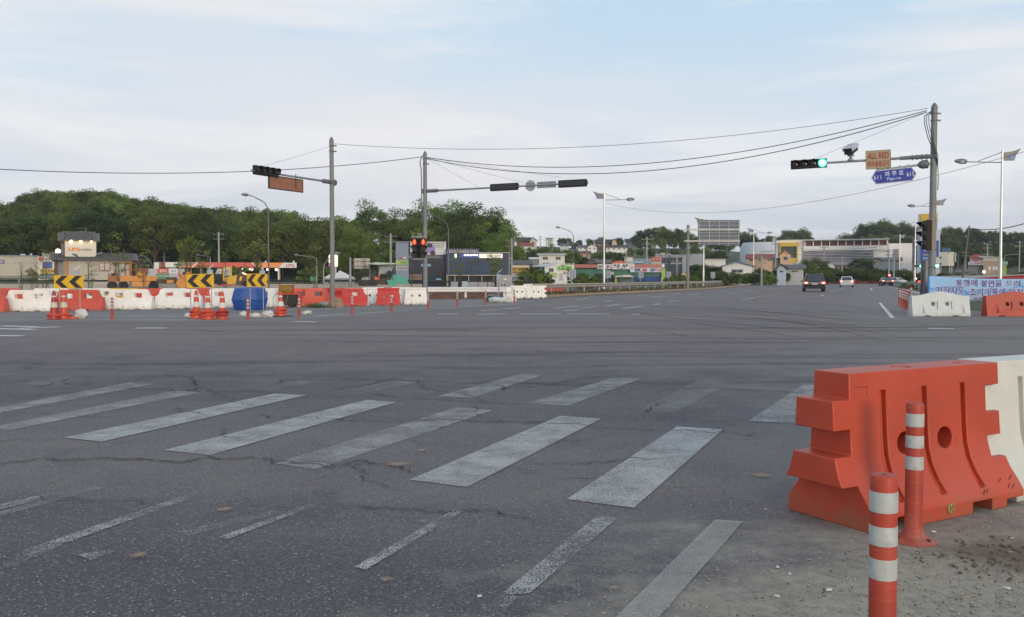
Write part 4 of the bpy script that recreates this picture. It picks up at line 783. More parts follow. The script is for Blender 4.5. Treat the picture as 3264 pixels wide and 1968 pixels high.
# roadside cabinet and banner pole
cx_ = X(2951, 36.2); t = thing('control_cabinet', 'tall grey control box standing left of the right signal pole', 'cabinet', (cx_, 36.2, 0)); q = MB(); q.box(-.14,-.2,0,.16,.2,Z(829, 36.2)); q.build('cabinet_body', mat('blue grey steel cabinet', (.13,.145,.155), .5, .1, 2, dirt=.2), t, bevel=.01)
q = MB(); q.box(-.12,-.215,.9,.14,-.2,Z(835, 36.2)); q.build('door', STEELD, t)
a, b = at(2927, 950, 34.6), at(2943, 862, 34.6); q = MB(); q.tube((a.x, a.y, 0), b, .03, .025); q.tube((a.x+.3, a.y+.3, 0), b, .012, .012); tag(q.build('banner_stake', pl('dark wood stake', (.03,.028,.03), rough=.8)), 'dark leaning stake at the left end of the blue banner', 'stake')
# banner
def banner_mat():
    m = bpy.data.materials.new('printed blue and white banner cloth'); m.use_nodes = True; t = m.node_tree; b = t.nodes['Principled BSDF']; N = t.nodes.new; L = t.links.new
    tc = N('ShaderNodeTexCoord'); sp = N('ShaderNodeSeparateXYZ'); L(tc.outputs['Object'], sp.inputs[0])
    no = N('ShaderNodeTexNoise'); no.inputs['Scale'].default_value = 1.1; no.inputs['Detail'].default_value = 3; L(tc.outputs['Object'], no.inputs[0])
    a = N('ShaderNodeMath'); a.operation = 'MULTIPLY_ADD'; L(no.outputs[0], a.inputs[0]); a.inputs[1].default_value = .9; L(sp.outputs[2], a.inputs[2])
    r = N('ShaderNodeValToRGB'); L(a.outputs[0], r.inputs[0]); e = r.color_ramp.elements; e[0].position = .62; e[0].color = (.60,.67,.80,1); e[1].position = 1.5; e[1].color = (.05,.28,.60,1)
    e2 = e.new(1.08); e2.color = (.28,.50,.74,1)
    lt = N('ShaderNodeMath'); lt.operation = 'LESS_THAN'; L(sp.outputs[0], lt.inputs[0]); lt.inputs[1].default_value = .07
    x = N('ShaderNodeMix'); x.data_type = 'RGBA'; L(lt.outputs[0], x.inputs[0]); L(r.outputs[0], x.inputs[6]); x.inputs[7].default_value = (.03,.22,.52,1); L(x.outputs[2], b.inputs['Base Color']); b.inputs['Roughness'].default_value = .6
    return m
YBN = 34.5; bx0 = X(2957.5, YBN); bz1, bz0 = Z(880, YBN), Z(961, YBN)
t = thing('banner', 'blue and white cloth banner with dark blue Korean lettering behind the humped barriers', 'banner', (bx0, YBN, bz0))
WB = 6.2; HB = bz1-bz0; q = MB(); nxb, nzb = 60, 10
def bdy(x, z): return .035*math.sin(x*2.2+z*1.5)+.015*math.sin(x*7-z*4)
def bz(x, z): return z-(.22*(x/WB)*(1-x/WB)*2.2)*(z/HB)**1
for j in range(nzb+1):
    for i in range(nxb+1): x = i/nxb*WB; z = j/nzb*HB; q.v.append((x, bdy(x, z), bz(x, z)))
q.f = [(j*(nxb+1)+i, j*(nxb+1)+i+1, (j+1)*(nxb+1)+i+1, (j+1)*(nxb+1)+i) for j in range(nzb) for i in range(nxb)]; q.m = [0]*len(q.f)
bo = q.build('banner_cloth', banner_mat(), t, True); sm = bo.modifiers.new('thick', 'SOLIDIFY'); sm.thickness = .004
NAVY = pl('navy banner lettering', (.05,.05,.30), rough=.6); OUTW = pl('white letter outline', (.60,.66,.76), rough=.6)
def btext(body, px0, px1, py0, py1):
    x0, x1 = X(px0, YBN)-bx0, X(px1, YBN)-bx0; z1, z0 = Z(py0, YBN)-bz0, Z(py1, YBN)-bz0
    for m, off, dy, bo_ in ((OUTW, .06, -.012, .03), (NAVY, .014, -.020, 0)):
        o = text(body, x1-x0+bo_*1.0, z1-z0+bo_, m, t, ((x0+x1)/2, dy, (z0+z1)/2), bold=off)
        for v in o.data.vertices: v.co.y += bdy(v.co.x, v.co.z)
btext('통행에', 3044, 3113, 891, 914); btext('불편을', 3124, 3194, 893, 915); btext('드려', 3206, 3252, 894, 913); btext('죄송합니다', 3262, 3372, 895, 915)
btext('지하차도', 2984, 3074, 913, 939); btext('조기개통에', 3087, 3205, 919, 944); btext('만전을', 3217, 3285, 920, 944)
text('시 지', .33, .09, NAVY, t, (X(3116, YBN)-bx0, -.02+bdy(2, .1), Z(952, YBN)-bz0), bold=.02)
# ------------------------------------------------------------------ street lamps
LAMPG = mat('dark grey lamp pole', (.12,.13,.14), .5, .12, 1, metal=.3); LHEAD = pl('grey lamp head', (.16,.17,.19), rough=.4); LGLASS = pl('milky lamp glass', (.55,.56,.58), rough=.3); BLUEP = pl('blue bracket plate', (.05,.16,.42), rough=.4)
def head(q, p, d, s=1.):
    a = p; b = p+d*.75*s; M = d.to_track_quat('X', 'Z').to_matrix().to_4x4()
    q.lathe([(.001,0),(.13*s,.10*s),(.17*s,.35*s),(.12*s,.65*s),(.04*s,.8*s)], a, 10, M=M @ Matrix.Rotation(R(90), 4, 'Y'))
def lamp_curve(px, pty, Y, reach, label, hgt=None, m=LAMPG, grp='curved arm grey street lamps', dirn=-1, r=.085):
    zt = Z(pty, Y); t = thing('street_lamp', label, 'street lamp', (X(px, Y), Y, 0), 0, grp)
    q = MB(); R_ = 1.3; pts = [(0,0,0),(0,0,1.),(0,0,zt-R_-.4)]+[(dirn*R_*(1-math.cos(R(a))), 0, zt-R_-.4+R_*math.sin(R(a))) for a in (20, 40, 60, 78)]+[(dirn*reach*.7, 0, zt-.2), (dirn*reach, 0, zt)]
    q.path(pts, [r, r, r*.75]+[r*.6]*4+[r*.5, r*.5], 8); q.build('pole', m, t, True)
    q = MB(); head(q, Vector((dirn*(reach-.05), 0, zt)), Vector((dirn, 0, .08)).normalized()); q.build('lamp_head', LHEAD, t, True); return t
lamp_curve(857, 622, 92, 2.0, 'tall grey curved lamp left of the left signal pole, before the wooded hill')
lamp_curve(1429.5, 685, 97, 1.9, 'grey curved lamp just right of the second signal pole, before the big trees')
lamp_curve(1828, 726, 150, 2.3, 'grey curved lamp in front of the hillside village')
lamp_curve(2122, 752, 190, 2.8, 'slim grey curved lamp left of the overhead sign back')
lamp_curve(2342, 784, 200, 1.6, 'small grey lamp below the right edge of the overhead sign back')
lamp_curve(1229-197, 809, 100, 1.2, 'small pale curved lamp just left of the left signal pole', m=STEEL, dirn=1)
def lamp_twin(px, pty, Y, label, mirror=1, flag=True, r=.12, sc=1.):
    zt = Z(pty, Y); t = thing('street_lamp', label, 'street lamp', (X(px, Y), Y, 0), 0, 'tall silver street lamps with a wing plate'); L_ = 3.6*sc
    q = MB(); q.lathe([(r*1.5,0),(r*1.5,.1),(r*1.2,.15),(r*1.15,3.),(r*.85,3.05),(r*.6,zt)], n=12); q.build('pole', SILVER, t, True)
    q = MB(); s = -mirror; q.tube((0,0,zt-1.05),(s*L_*.8,0,zt-1.0),.04,.035); q.tube((0,0,zt-.2),(s*L_*.55,0,zt-.95),.03,.03); q.build('lamp_arm', STEELD, t)
    q = MB(); head(q, Vector((s*L_*.78,0,zt-.98)), Vector((s,0,.05)).normalized(), 1.35); q.build('lamp_head', LHEAD, t, True)
    q = MB(); q.lathe([(.001,-.22),(.19,-.14),(.24,0)], (s*(L_*.78+.5),0,zt-.98), 10); q.build('lamp_glass', LGLASS, t, True)
    if flag:
        q = MB(); m_ = mirror; q.prism([(m_*.1,zt-.9),(m_*.95,zt-.9),(m_*1.1,zt-.45),(m_*1.5,zt+.08),(m_*.8,zt-.15),(m_*.1,zt-.25)], -.04, .04); q.build('wing_plate', STEELD, t)
        q = MB(); q.lathe([(.2,0),(.2,.02)], (m_*.75,-.05,zt-.62), 12, M=Matrix.Rotation(R(90), 4, 'X')); q.build('wing_badge', BLUEP, t)
    return t
lamp_twin(1925, 612, 115, 'silver lamp with wing plate at left, in front of the green shop signs', mirror=-1, r=.14)
lamp_twin(2401, 728, 190, 'silver lamp left of the white mall, its lamp pointing right', mirror=-1, r=.14)
lamp_twin(3187, 477, 73, 'nearest silver lamp with wing plate, at the right edge of the photo', r=.14)
lamp_twin(2979, 634, 122, 'silver lamp partly hidden behind the thick right signal pole', r=.13)
lamp_twin(2915, 704, 166, 'silver lamp just left of the yellow topped tower', r=.15, flag=False)
lamp_twin(2866, 747, 216, 'silver lamp with small wing plate before the right end of the mall', r=.17)
lamp_twin(2242, 694, 140, 'silver lamp standing behind the overhead sign back', mirror=-1, r=.13)
def lamp_small(px, pty, Y, d, label, m=STEEL):
    zt = Z(pty, Y); t = thing('street_lamp', label, 'street lamp', (X(px, Y), Y, max(0, H(X(px, Y), Y))), 0, 'small pale street lamps'); zt -= t.location.z
    q = MB(); q.tube((0,0,0),(0,0,zt-.4),.08,.06); q.path([(0,0,zt-.45),(0,0,zt-.3),(d*.5,0,zt-.1),(d*1.8,0,zt+.05)], .04, 6); q.build('pole', m, t, True)
    q = MB(); head(q, Vector((d*1.7,0,zt+.05)), Vector((d,0,.15)).normalized(), .8); q.build('lamp_head', LHEAD, t, True)
for a in ((2745, 790, 240, 1.9, 'pale lamp in front of the striped glass of the mall'),(2908, 754, 230, -2.4, 'pale lamp with a long left arm by the yellow topped tower'),(3052, 808, 230, -1.2, 'pale lamp right of the white round ended building'),(3200, 812, 210, 1.5, 'pale lamp with right arm at the ramp'),(3160, 812, 214, -1.0, 'pale lamp with left arm at the ramp'),(672, 815, 140, -1, 'pale lamp rising over the filling station canopy'),(1010, 816, 105, -1.2, 'pale lamp with left arm beside a bare young tree')): lamp_small(*a)
# Y shaped small lamp at left
Yl = 70; t = thing('street_lamp', 'dark Y shaped lamp with two heads in front of the tiled house', 'street lamp', (X(283, Yl), Yl, 0)); q = MB(); zf = Z(842, Yl); zt = Z(822, Yl)
q.tube((0,0,0),(0,0,zf),.07,.05); q.path([(0,0,zf-.05),(-.25,0,zf+.25),(-.9,0,zt+.15)], .035); q.path([(0,0,zf-.05),(.2,0,zf+.3),(.8,0,zt+.28)], .035); q.build('pole', LAMPG, t, True)
q = MB(); head(q, Vector((-.8,0,zt+.15)), Vector((-1,0,.3)).normalized(), .6); head(q, Vector((.7,0,zt+.25)), Vector((1,0,.3)).normalized(), .6); q.build('lamp_head', LHEAD, t, True)
# utility poles
def upole(px, pty, Y, label, lean=0., m=CONC, bars=2, r=.15, base=None):
    x = X(px, Y); zb = max(0, H(x, Y)); zt = Z(pty, Y)-zb; t = thing('utility_pole', label, 'utility pole', (x, Y, zb), 0, 'concrete utility poles'); q = MB(); q.tube((0,0,0),(lean,0,zt),r*1.3,r,8); q.build('pole', m, t, True)
    q = MB()
    for k in range(bars): q.box(lean-1.0,-.05,zt-.5-k*.9,lean+1.0,.05,zt-.4-k*.9); [q.tube((lean+x_,0,zt-.4-k*.9),(lean+x_,0,zt-.2-k*.9),.05) for x_ in (-.9,-.3,.4,.9)]
    if bars: q.build('crossarm', STEELD, t)
    return t
for a in ((699, 740, 170, 'concrete utility pole with transformers behind the filling station'),(525, 801, 190, 'short concrete pole left of the filling station canopy'),(1631, 760, 150, 'concrete utility pole at the right end of the blue glass building'),(2061, 756, 170, 'utility pole rising in front of the wooded hill and green shop'),(1995, 800, 200, 'utility pole behind the orange roofed shop part'),(2157, 812, 175, 'thin pole in front of the grey modern building'),(2471, 760, 200, 'bright pole in front of the left part of the mall'),(2625, 785, 230, 'utility pole before the striped glass of the mall'),(2683, 817, 215, 'plain lit pole between the two silver grey cars'),(1246, 745, 140, 'utility pole in front of the big trees left of the second signal pole'),(2832, 795, 205, 'utility pole with lamp boxes right of the mall glass'),(2848, 820, 190, 'thin mast left of the silver lamps'),(2427, 815, 160, 'short pole among the small roadside signs'),(3145, 775, 230, 'utility pole behind the shop at the ramp'),(3247, 768, 235, 'utility pole near the right edge behind the ramp'),(3076, 800, 240, 'thin utility pole before the right wooded hill'),(1722, 753, 380, 'utility pole on the village ridge, left'),(1741, 756, 380, 'utility pole on the village ridge, middle'),(1760, 757, 380, 'utility pole on the village ridge, right'),(75, 633, 262, 'tiny mast on the wooded ridge at far left')): upole(*a)
upole(3063, 720, 110, 'leaning wooden pole carrying a cable to the right edge', lean=.9, m=pl('grey timber', (.14,.13,.11), rough=.9), bars=0, r=.10)
# ------------------------------------------------------------------ cables
CBL = pl('black cable', (.03,.03,.033), rough=.7); GUY = pl('grey guy wire', (.25,.25,.27), rough=.6)
def cable(p, q_, sag, r, label, m=CBL, n=40, name='overhead_cable'):
    p, q_ = Vector(p), Vector(q_); q = MB(); q.path([p.lerp(q_, i/n)-Vector((0,0,4*sag*(i/n)*(1-i/n))) for i in range(n+1)], r, 5); tag(q.build(name, m, None, True), label, 'cable')
cable(at(1065, 459, 43), at(2957, 346, 35), .78, .010, 'highest overhead cable, from the left signal pole to the right one')
cable(at(1360, 502, 48), at(2955, 353, 35), 1.22, .017, 'upper of the two thick sagging cables to the right signal pole')
cable(at(1360, 506, 48), at(2955, 358, 35), 1.50, .018, 'lower of the two thick sagging cables to the right signal pole')
cable(at(1350, 500, 48), at(-1500, 380, 30), 1.30, .017, 'thick cable sagging left from the second signal pole past the left one')
cable(at(1932, 648, 115), at(3560, 395, 45), 2.6, .013, 'thin cable sagging from the silver lamp to beyond the right edge')
cable(at(3080, 727, 110), at(3560, 560, 70), 1.6, .05, 'thick cable rising from the leaning pole to the right edge')
for a, b, l in ((at(1058, 465, 43), at(840, 530, 38.6), 'guy wire from the left signal pole top to its arm'),(at(1362, 505, 48), at(1525, 597, 46.8), 'inner guy wire of the long arm'),(at(1362, 503, 48), at(1672, 584, 45.5), 'middle guy wire of the long arm'),(at(1362, 503, 48), at(1790, 566, 44.5), 'outer guy wire of the long arm'),(at(2955, 358, 35), at(2590, 508, 36.5), 'guy wire from the right pole top to the green signal')): cable(a, b, .02, .007, l, GUY, 6, 'guy_wire')
cable(at(430, 833, 175), at(1060, 835, 175), .6, .03, 'thin wire running along the filling station roof')
for i, (y1, y2) in enumerate(((775, 782), (781, 790), (795, 801))): cable(at(2480, y1+10, 225), at(2835, y2, 205), 1., .03, ('upper', 'middle', 'lower')[i]+' thin wire before the mall front')
# ------------------------------------------------------------------ overhead sign (seen from behind)
Yg = 103; t = thing('overhead_sign', 'back of a large overhead road sign on a thick grey pole', 'road sign', (X(2192, Yg), Yg, 0)); q = MB(); zt = Z(718, Yg); q.lathe([(.3,0),(.3,.1),(.19,.15),(.17,zt)], n=16); q.build('pole', POLEM, t, True)
x0, x1 = X(2223, Yg)-t.location.x, X(2355, Yg)-t.location.x; z1, z0 = Z(702, Yg), Z(782, Yg)
q = MB(); q.box(x0,-.12,z0,x1,-.02,z1); q.build('sign_panel', mat('grey sign back sheet', (.085,.105,.14), .55, .1, .8, metal=.2), t)
q = MB()
for py in (733, 769): z = Z(py, Yg); q.box(-.5,-.32,z-.09,x1,-.2,z+.07)
for k in range(5): x = x0+(x1-x0)*(.03+.235*k); q.box(x,-.19,z0+.05,x+.05,-.122,z1-.05)
for k in range(7): z = z0+(z1-z0)*(k+.5)/7; q.box(x0,-.16,z,x1,-.122,z+.035)
q.build('support_beam', STEEL, t)
t = thing('overhead_sign', 'back of a small pale road sign left of the teal paving machine', 'road sign', (X(1117, 95), 95, 0)); q = MB(); q.tube((0,0,0),(0,0,Z(822, 95)),.13,.12,12); q.build('pole', STEEL, t, True)
x0, x1 = X(1129, 95)-t.location.x, X(1180, 95)-t.location.x; q = MB(); q.box(x0,-.1,Z(857, 95),x1,-.04,Z(824, 95)); q.build('sign_panel', pl('pale sign back', (.46,.42,.36), rough=.5), t)
q = MB(); [q.box(0,-.16,Z(p_, 95),x1,-.1,Z(p_, 95)+.06) for p_ in (834, 850)]+[q.box(x0+(x1-x0)*k/4,-.13,Z(856, 95),x0+(x1-x0)*k/4+.03,-.1,Z(825, 95)) for k in range(5)]; q.build('support_beam', STEELD, t)
# ------------------------------------------------------------------ guardrails
def guardrail(pts, z, label, m=STEEL, step=4., hgt=.33, pm=None, r=.07, name='guardrail'):
    t = thing(name, label, 'guardrail', pts[0]); o = Vector(pts[0]); q = MB(); n = len(pts)
    prof = [(0,-.5),(-.09,-.36),(-.09,-.2),(0,0),(-.09,.2),(-.09,.36),(0,.5),(.03,.5),(.03,-.5)]
    vs = []; P = len(prof)
    for i, p in enumerate(pts):
        d = (pts[min(i+1, n-1)]-pts[max(0, i-1)]).normalized(); nn = Vector((-d.y, d.x, 0)).normalized()
        if nn.y < 0: nn = -nn
        for a, b in prof: vs.append(Vector(p)-o+nn*a+Vector((0,0,z+b*hgt)))
    q.add(vs, [(i*P+a, i*P+(a+1)%P, (i+1)*P+(a+1)%P, (i+1)*P+a) for i in range(n-1) for a in range(P)]); q.build('rail', m, t)
    tot = 0; k = 0
    for a, b in zip(pts, pts[1:]):
        L_ = (b-a).length; s = (-tot) % step
        while s < L_ and k < 60:
            p = a.lerp(b, s/L_)-o; w_ = MB(); w_.tube((p.x,p.y+.12,p.z),(p.x,p.y+.12,p.z+z+hgt*.3),r,r,8); w_.build('post', pm or m, t); s += step; k += 1
        tot += L_
    return t
RAILM = mat('dusty galvanised rail', (.40,.37,.31), .55, .12, .7, metal=.25, dirt=.3)
gp = [gr(*p)+Vector((0,0,.12)) for p in ((1700,943.5),(1800,938.5),(1925,933),(2050,925.5),(2250,916),(2400,903),(2482,899))]
guardrail(gp, .62, 'long dusty steel guardrail along the far carriageway', RAILM, 4., .36)
guardrail([gr(*p) for p in ((2852,910.5),(2880,916),(2935,921),(2990,928))], .62, 'short green grey guardrail at the right island before the banner', mat('green grey rail', (.26,.30,.28), .5, .1), 3.)
gl = [Vector((X(px, 60), 60, 0)) for px in (1360, 1500, 1615)]
guardrail(gl, .62, 'white painted guardrail behind the soil mound', WHITE, 2.6, .34, r=.09)
BLKR = pl('dark rail', (.035,.037,.04), rough=.5, metal=.3)
guardrail([Vector((X(px, 108), 108, 0)) for px in (-60, 300, 700, 1100, 1340)], 1.05, 'long dark rail behind the plastic barriers on the left', BLKR, 6., .22, r=.05)
guardrail([Vector((X(px, 92), 92, 0)) for px in (1350, 1520, 1720)], 1.0, 'dark rail in front of the blue glass building', BLKR, 5., .16, r=.04)
guardrail([Vector((X(px, 96), 96, 0)) for px in (-60, 60, 172)], 1.5, 'weathered grey beam fence before the cream warehouse', CONC, 4., .30, r=.07)
q = MB(); q.box(X(-60, 106), 106, 0, X(1345, 106), 106.3, Z(906, 106)); tag(q.build('low_wall', pl('pale low kerb wall', (.42,.38,.33), rough=.9), None), 'long low pale wall behind the far rows of barriers', 'wall')
# ramp at right
q = MB(); Yr0, Yr1 = 150, 60; a = Vector((X(2990, 150), 150, 0)); b = Vector((X(3600, 95), 95, 0))
q.add([(a.x,a.y,-.1),(b.x,b.y,-.1),(b.x,b.y,Z(884,95)-.1),(a.x,a.y,Z(889,150)),(a.x+60,a.y+60,-.1),(b.x+60,b.y+40,-.1),(b.x+60,b.y+40,Z(884,95)-.1),(a.x+60,a.y+60,Z(889,150))], [(0,1,2,3),(3,2,6,7),(1,5,6,2),(4,0,3,7)])
tag(q.build('ramp', ASPHD), kind='structure')
guardrail([Vector((a.x-1,a.y-1,Z(889,150)-.4)), Vector(((a.x+b.x)/2, (a.y+b.y)/2-.5, Z(881.5, 122.5)-.6)), Vector((b.x,b.y-.5,Z(857,95)-.6))], .62, 'white guardrail climbing the ramp behind the banner', WHITE, 4., .42)
# ------------------------------------------------------------------ cars
def car(px, py, Y, rz, paint, label, kind='suv', lit=True, W_=1.88, L_=4.6, Hh=1.66, cat='car', glassm=GLASS, lights='rear'):
    t = thing('parked_car' if not lit else 'car', label, cat, (X(px, Y), Y, 0), rz)
    w2 = W_/2
    if kind == 'suv': side = [(-L_/2+.05,.32),(-L_/2,.6),(-L_/2+.04,1.0),(-.3,1.02),(L_*.22,.98),(L_/2-.12,.86),(L_/2,.62),(L_/2-.05,.30)]; gh = (-L_/2+.06, L_*.22, -L_/2+.45, L_*.02)
    elif kind == 'van': side = [(-L_/2+.03,.28),(-L_/2,.6),(-L_/2+.03,1.05),(-.3,1.05),(L_*.30,1.0),(L_/2-.1,.82),(L_/2,.55),(L_/2-.05,.28)]; gh = (-L_/2+.04, L_*.32, -L_/2+.28, L_*.12)
    else: side = [(-L_/2+.08,.28),(-L_/2,.55),(-L_/2+.05,.92),(-L_*.3,.98),(L_*.2,.94),(L_/2-.15,.78),(L_/2,.55),(L_/2-.06,.26)]; gh = (-L_*.42, L_*.24, -L_*.24, L_*.06)
    q = MB(); q.prism(side, -w2, w2, 'x'); q.build('body', paint, t, True, bevel=.11)
    zb = .95; y0_, y1_, y2_, y3_ = gh; zr = Hh
    q = MB(); tw = w2*.76; v = [(-w2+.04,y0_,zb),(w2-.04,y0_,zb),(w2-.04,y1_,zb),(-w2+.04,y1_,zb),(-tw,y2_,zr),(tw,y2_,zr),(tw,y3_,zr),(-tw,y3_,zr)]
    q.add(v, [(0,3,2,1),(4,5,6,7),(0,1,5,4),(1,2,6,5),(2,3,7,6),(3,0,4,7)]); q.build('roof', paint, t, True, bevel=.07)
    V = [Vector(a) for a in v]
    def pane(i, j, k, l, nm, u0=.1, u1=.9, v0=.12, v1=.86):
        c = (V[i]+V[j]+V[k]+V[l])/4; n = (V[j]-V[i]).cross(V[l]-V[i]).normalized(); n = n if n.dot(c-Vector((0,0,1.2))) > 0 else -n
        P_ = lambda u, vv: (V[i].lerp(V[j], u)).lerp(V[l].lerp(V[k], u), vv)+n*.012
        q = MB(); q.quad(P_(u0,v0), P_(u1,v0), P_(u1,v1), P_(u0,v1)); q.build(nm, glassm, t)
    pane(0,1,5,4,'rear_window'); pane(2,3,7,6,'windscreen'); pane(1,2,6,5,'side_window',.08,.5); pane(1,2,6,5,'side_window',.54,.92); pane(3,0,4,7,'side_window',.08,.46); pane(3,0,4,7,'side_window',.5,.92)
    yb = -L_/2
    if lights == 'rear':
        TL = mat('lit tail lamp', (1,.10,.05), .4, 0, emit=2.2); TC_ = mat('bright tail lamp core', (1,.55,.4), .4, 0, emit=5)
        for s in (-1, 1):
            q = MB(); q.box(s*w2*.62,yb-.02,.80,s*w2*.97,yb+.12,1.0) if s > 0 else q.box(s*w2*.97,yb-.02,.80,s*w2*.62,yb+.12,1.0); o = q.build('tail_light', TL, t, bevel=.02)
            q = MB(); c_ = s*w2*.80; q.box(c_-.10,yb-.032,.86,c_+.10,yb-.021,.94); q.build('brake_bulb', TC_, o)
        q = MB(); q.box(-.26,yb-.035,.72,.26,yb-.015,.84); q.build('number_plate', pl('pale number plate', (.5,.52,.5), rough=.5), t)
        q = MB(); q.box(-w2*.6,yb-.02,.88,w2*.6,yb+.05,.93); q.build('trim_strip', SILVER, t)
        q = MB(); q.box(-w2*.94,yb-.05,.34,w2*.94,yb+.1,.56); q.build('rear_bumper', DARK if kind == 'suv' else paint, t, bevel=.03)
    else:
        for s in (-1, 1): q = MB(); q.box(min(s*w2*.55,s*w2*.92),L_/2-.1,.6,max(s*w2*.55,s*w2*.92),L_/2+.01,.74); q.build('headlight', LGLASS, t)
    for sx in (-1, 1):
        for yy in (-L_*.30, L_*.30):
            q = MB(); q.lathe([(.2,-.11),(.33,-.11),(.345,-.05),(.345,.05),(.33,.11),(.2,.11)], (sx*(w2-.10),yy,.345), 18, M=Matrix.Rotation(R(90), 4, 'Y')); wo = q.build('wheel', RUBBER, t, True)
            q = MB(); q.lathe([(.001,-.05),(.21,-.06),(.21,.06),(.001,.05)], (sx*(w2-.03),yy,.345), 14, M=Matrix.Rotation(R(90), 4, 'Y')); q.build('rim', STEEL, wo)
        q = MB(); q.box(min(sx*w2,sx*(w2+.2)),L_*.17,.98,max(sx*w2,sx*(w2+.2)),L_*.17+.1,1.14); q.build('wing_mirror', paint, t, bevel=.03)
    if kind == 'suv':
        for s in (-1, 1): q = MB(); q.box(s*tw*.93-.02,y2_+.1,zr,s*tw*.93+.02,y3_-.1,zr+.06); q.build('roof_rail', SILVER, t)
    return t
CBLK = mat('black car paint', (.012,.011,.013), .2, .1, 1, coat=1); CWHT = mat('silver white car paint', (.58,.60,.60), .3, .04, 1, coat=.8); CDRK = mat('dark maroon car paint', (.035,.015,.018), .25, .1, 1, coat=1)
car(2593, 928, 93, R(-16), CBLK, 'black estate car with brake lights on, nearest car on the road', 'suv', W_=2.08, Hh=1.80, L_=4.8)
car(2698, 913, 136, R(-20), CWHT, 'white van like car driving away right of the black one', 'van', W_=1.9, Hh=1.62)
car(2823, 912, 156, R(-14), CDRK, 'dark sedan with brake lights near the right island', 'sedan', W_=1.85, Hh=1.45)
car(2847, 910, 168, R(28), CWHT, 'white taxi like sedan coming round the bend behind the dark sedan', 'sedan', W_=1.85, Hh=1.48, lights='front')
# far lit signals
def farlamp(px, py, Y, col, label, r=.22, st=8, box=.3):
    t = thing('traffic_signal', label, 'traffic signal', at(px, py, Y)); q = MB(); q.ball((0,0,0), r, sz=.9); q.build('lit_lens', mat('far lit lens '+str(col), col, .4, 0, emit=st), t, True)
    q = MB(); q.lathe([(box,.0),(box,.1)], (0,.12,0), 12, M=Matrix.Rotation(R(90), 4, 'X')); q.box(-box*3,.12,-.12,box,.25,.12); q.build('housing', HEAD, t); q = MB(); q.tube((-box*3,.2,0),(-box*3,.2,-t.location.z),.06); q.build('support_pole', STEEL, t)
farlamp(2937, 849, 118, (.15,1,.70), 'distant green light left of the thick right pole'); farlamp(2987, 848, 118, (.15,1,.70), 'distant green light right of the thick right pole')
farlamp(2835, 878, 185, (1,.10,.12), 'distant red light above the dark sedan', .24)
farlamp(2920, 888.5, 190, (1,.6,.3), 'distant amber warning lamp left of the banner', .16, 6); farlamp(2930, 900, 150, (1,.08,.06), 'distant red tail glow just left of the banner stake', .3, 1.2)
# ------------------------------------------------------------------ buildings
class Bld:
    def __init__(s, name, label, cat, pxc, Y, zb=None, group=None):
        s.Y = Y; s.ox = X(pxc, Y); s.th = -math.atan((pxc-CX)/F); s.zb = max(0, H(s.ox, Y)) if zb is None else zb; s.t = thing(name, label, cat, (s.ox, Y, s.zb), s.th, group)
    def x(s, px): k = (px-CX)/F; return (k*s.Y-s.ox)/(math.cos(s.th)-k*math.sin(s.th))
    def z(s, py): return Z(py, s.Y)-s.zb
    def box(s, name, m, px0, px1, pyb, pyt, y0=0, y1=.2, parent=None, bevel=0):
        q = MB(); zb = -.3 if pyb is None else s.z(pyb); q.box(s.x(px0), y0, zb, s.x(px1), y1, s.z(pyt)); return q.build(name, m, parent or s.t, bevel=bevel)
    def poly(s, name, m, pts, y0, y1, parent=None):
        q = MB(); q.prism([(s.x(a), s.z(b)) for a, b in pts], y0, y1); return q.build(name, m, parent or s.t)
    def gable(s, m, px0, px1, pye, pyr, y0, y1, ov=.4, axis='x', th=.18, parent=None):
        x0, x1, ze, zr = s.x(px0), s.x(px1), s.z(pye), s.z(pyr); q = MB()
        if axis == 'x':     # ridge along x
            ym = (y0+y1)/2; q.prism([(y0-ov,ze-.1),(ym,zr),(y1+ov,ze-.1),(y1+ov,ze-.1+th),(ym,zr+th),(y0-ov,ze-.1+th)], x0-ov, x1+ov, 'x')
        else:
            xm = (x0+x1)/2; q.prism([(x0-ov,ze-.1),(xm,zr),(x1+ov,ze-.1),(x1+ov,ze-.1+th),(xm,zr+th),(x0-ov,ze-.1+th)], y0-ov, y1+ov, 'y')
        return q.build('roof', m, parent or s.t)
    def text(s, body, px0, px1, py0, py1, m, y, bold=.02, parent=None):
        return text(body, s.x(px1)-s.x(px0), s.z(py0)-s.z(py1), m, parent or s.t, ((s.x(px0)+s.x(px1))/2, y, (s.z(py0)+s.z(py1))/2), bold=bold)
    def win(s, px0, px1, py1, py0, y=-.03, m=None, fm=None):
        f = s.box('window', fm or WFR, px0, px1, py1, py0, y, y+.1); dx = max(.05, (s.x(px1)-s.x(px0))*.08)
        q = MB(); a, b, c, d = s.x(px0)+dx, s.x(px1)-dx, s.z(py1)+dx, s.z(py0)-dx; mid = (a+b)/2
        q.box(a, y-.012, c, mid-dx*.3, y-.003, d); q.box(mid+dx*.3, y-.012, c, b, y-.003, d); q.build('pane', m or GLASS, f); return f
WFR = pl('pale window frame', (.45,.44,.42), rough=.6)
CREAMW = mat('cream rendered wall', (.50,.46,.38), .85, .08, .4, dirt=.25); PALEW = mat('pale grey wall', (.46,.46,.46), .8, .07, .3, dirt=.25); WHW = mat('white wall', (.74,.73,.70), .75, .06, .3, dirt=.2)
TILE = mat('dark grey roof tile', (.13,.12,.112), .8, .25, 2.5, bump=.5, bsc=5); BRICK = mat('red brown brick', (.17,.08,.055), .85, .2, 3); PILL = mat('orange brown pillar', (.42,.22,.12), .7, .12, 2)
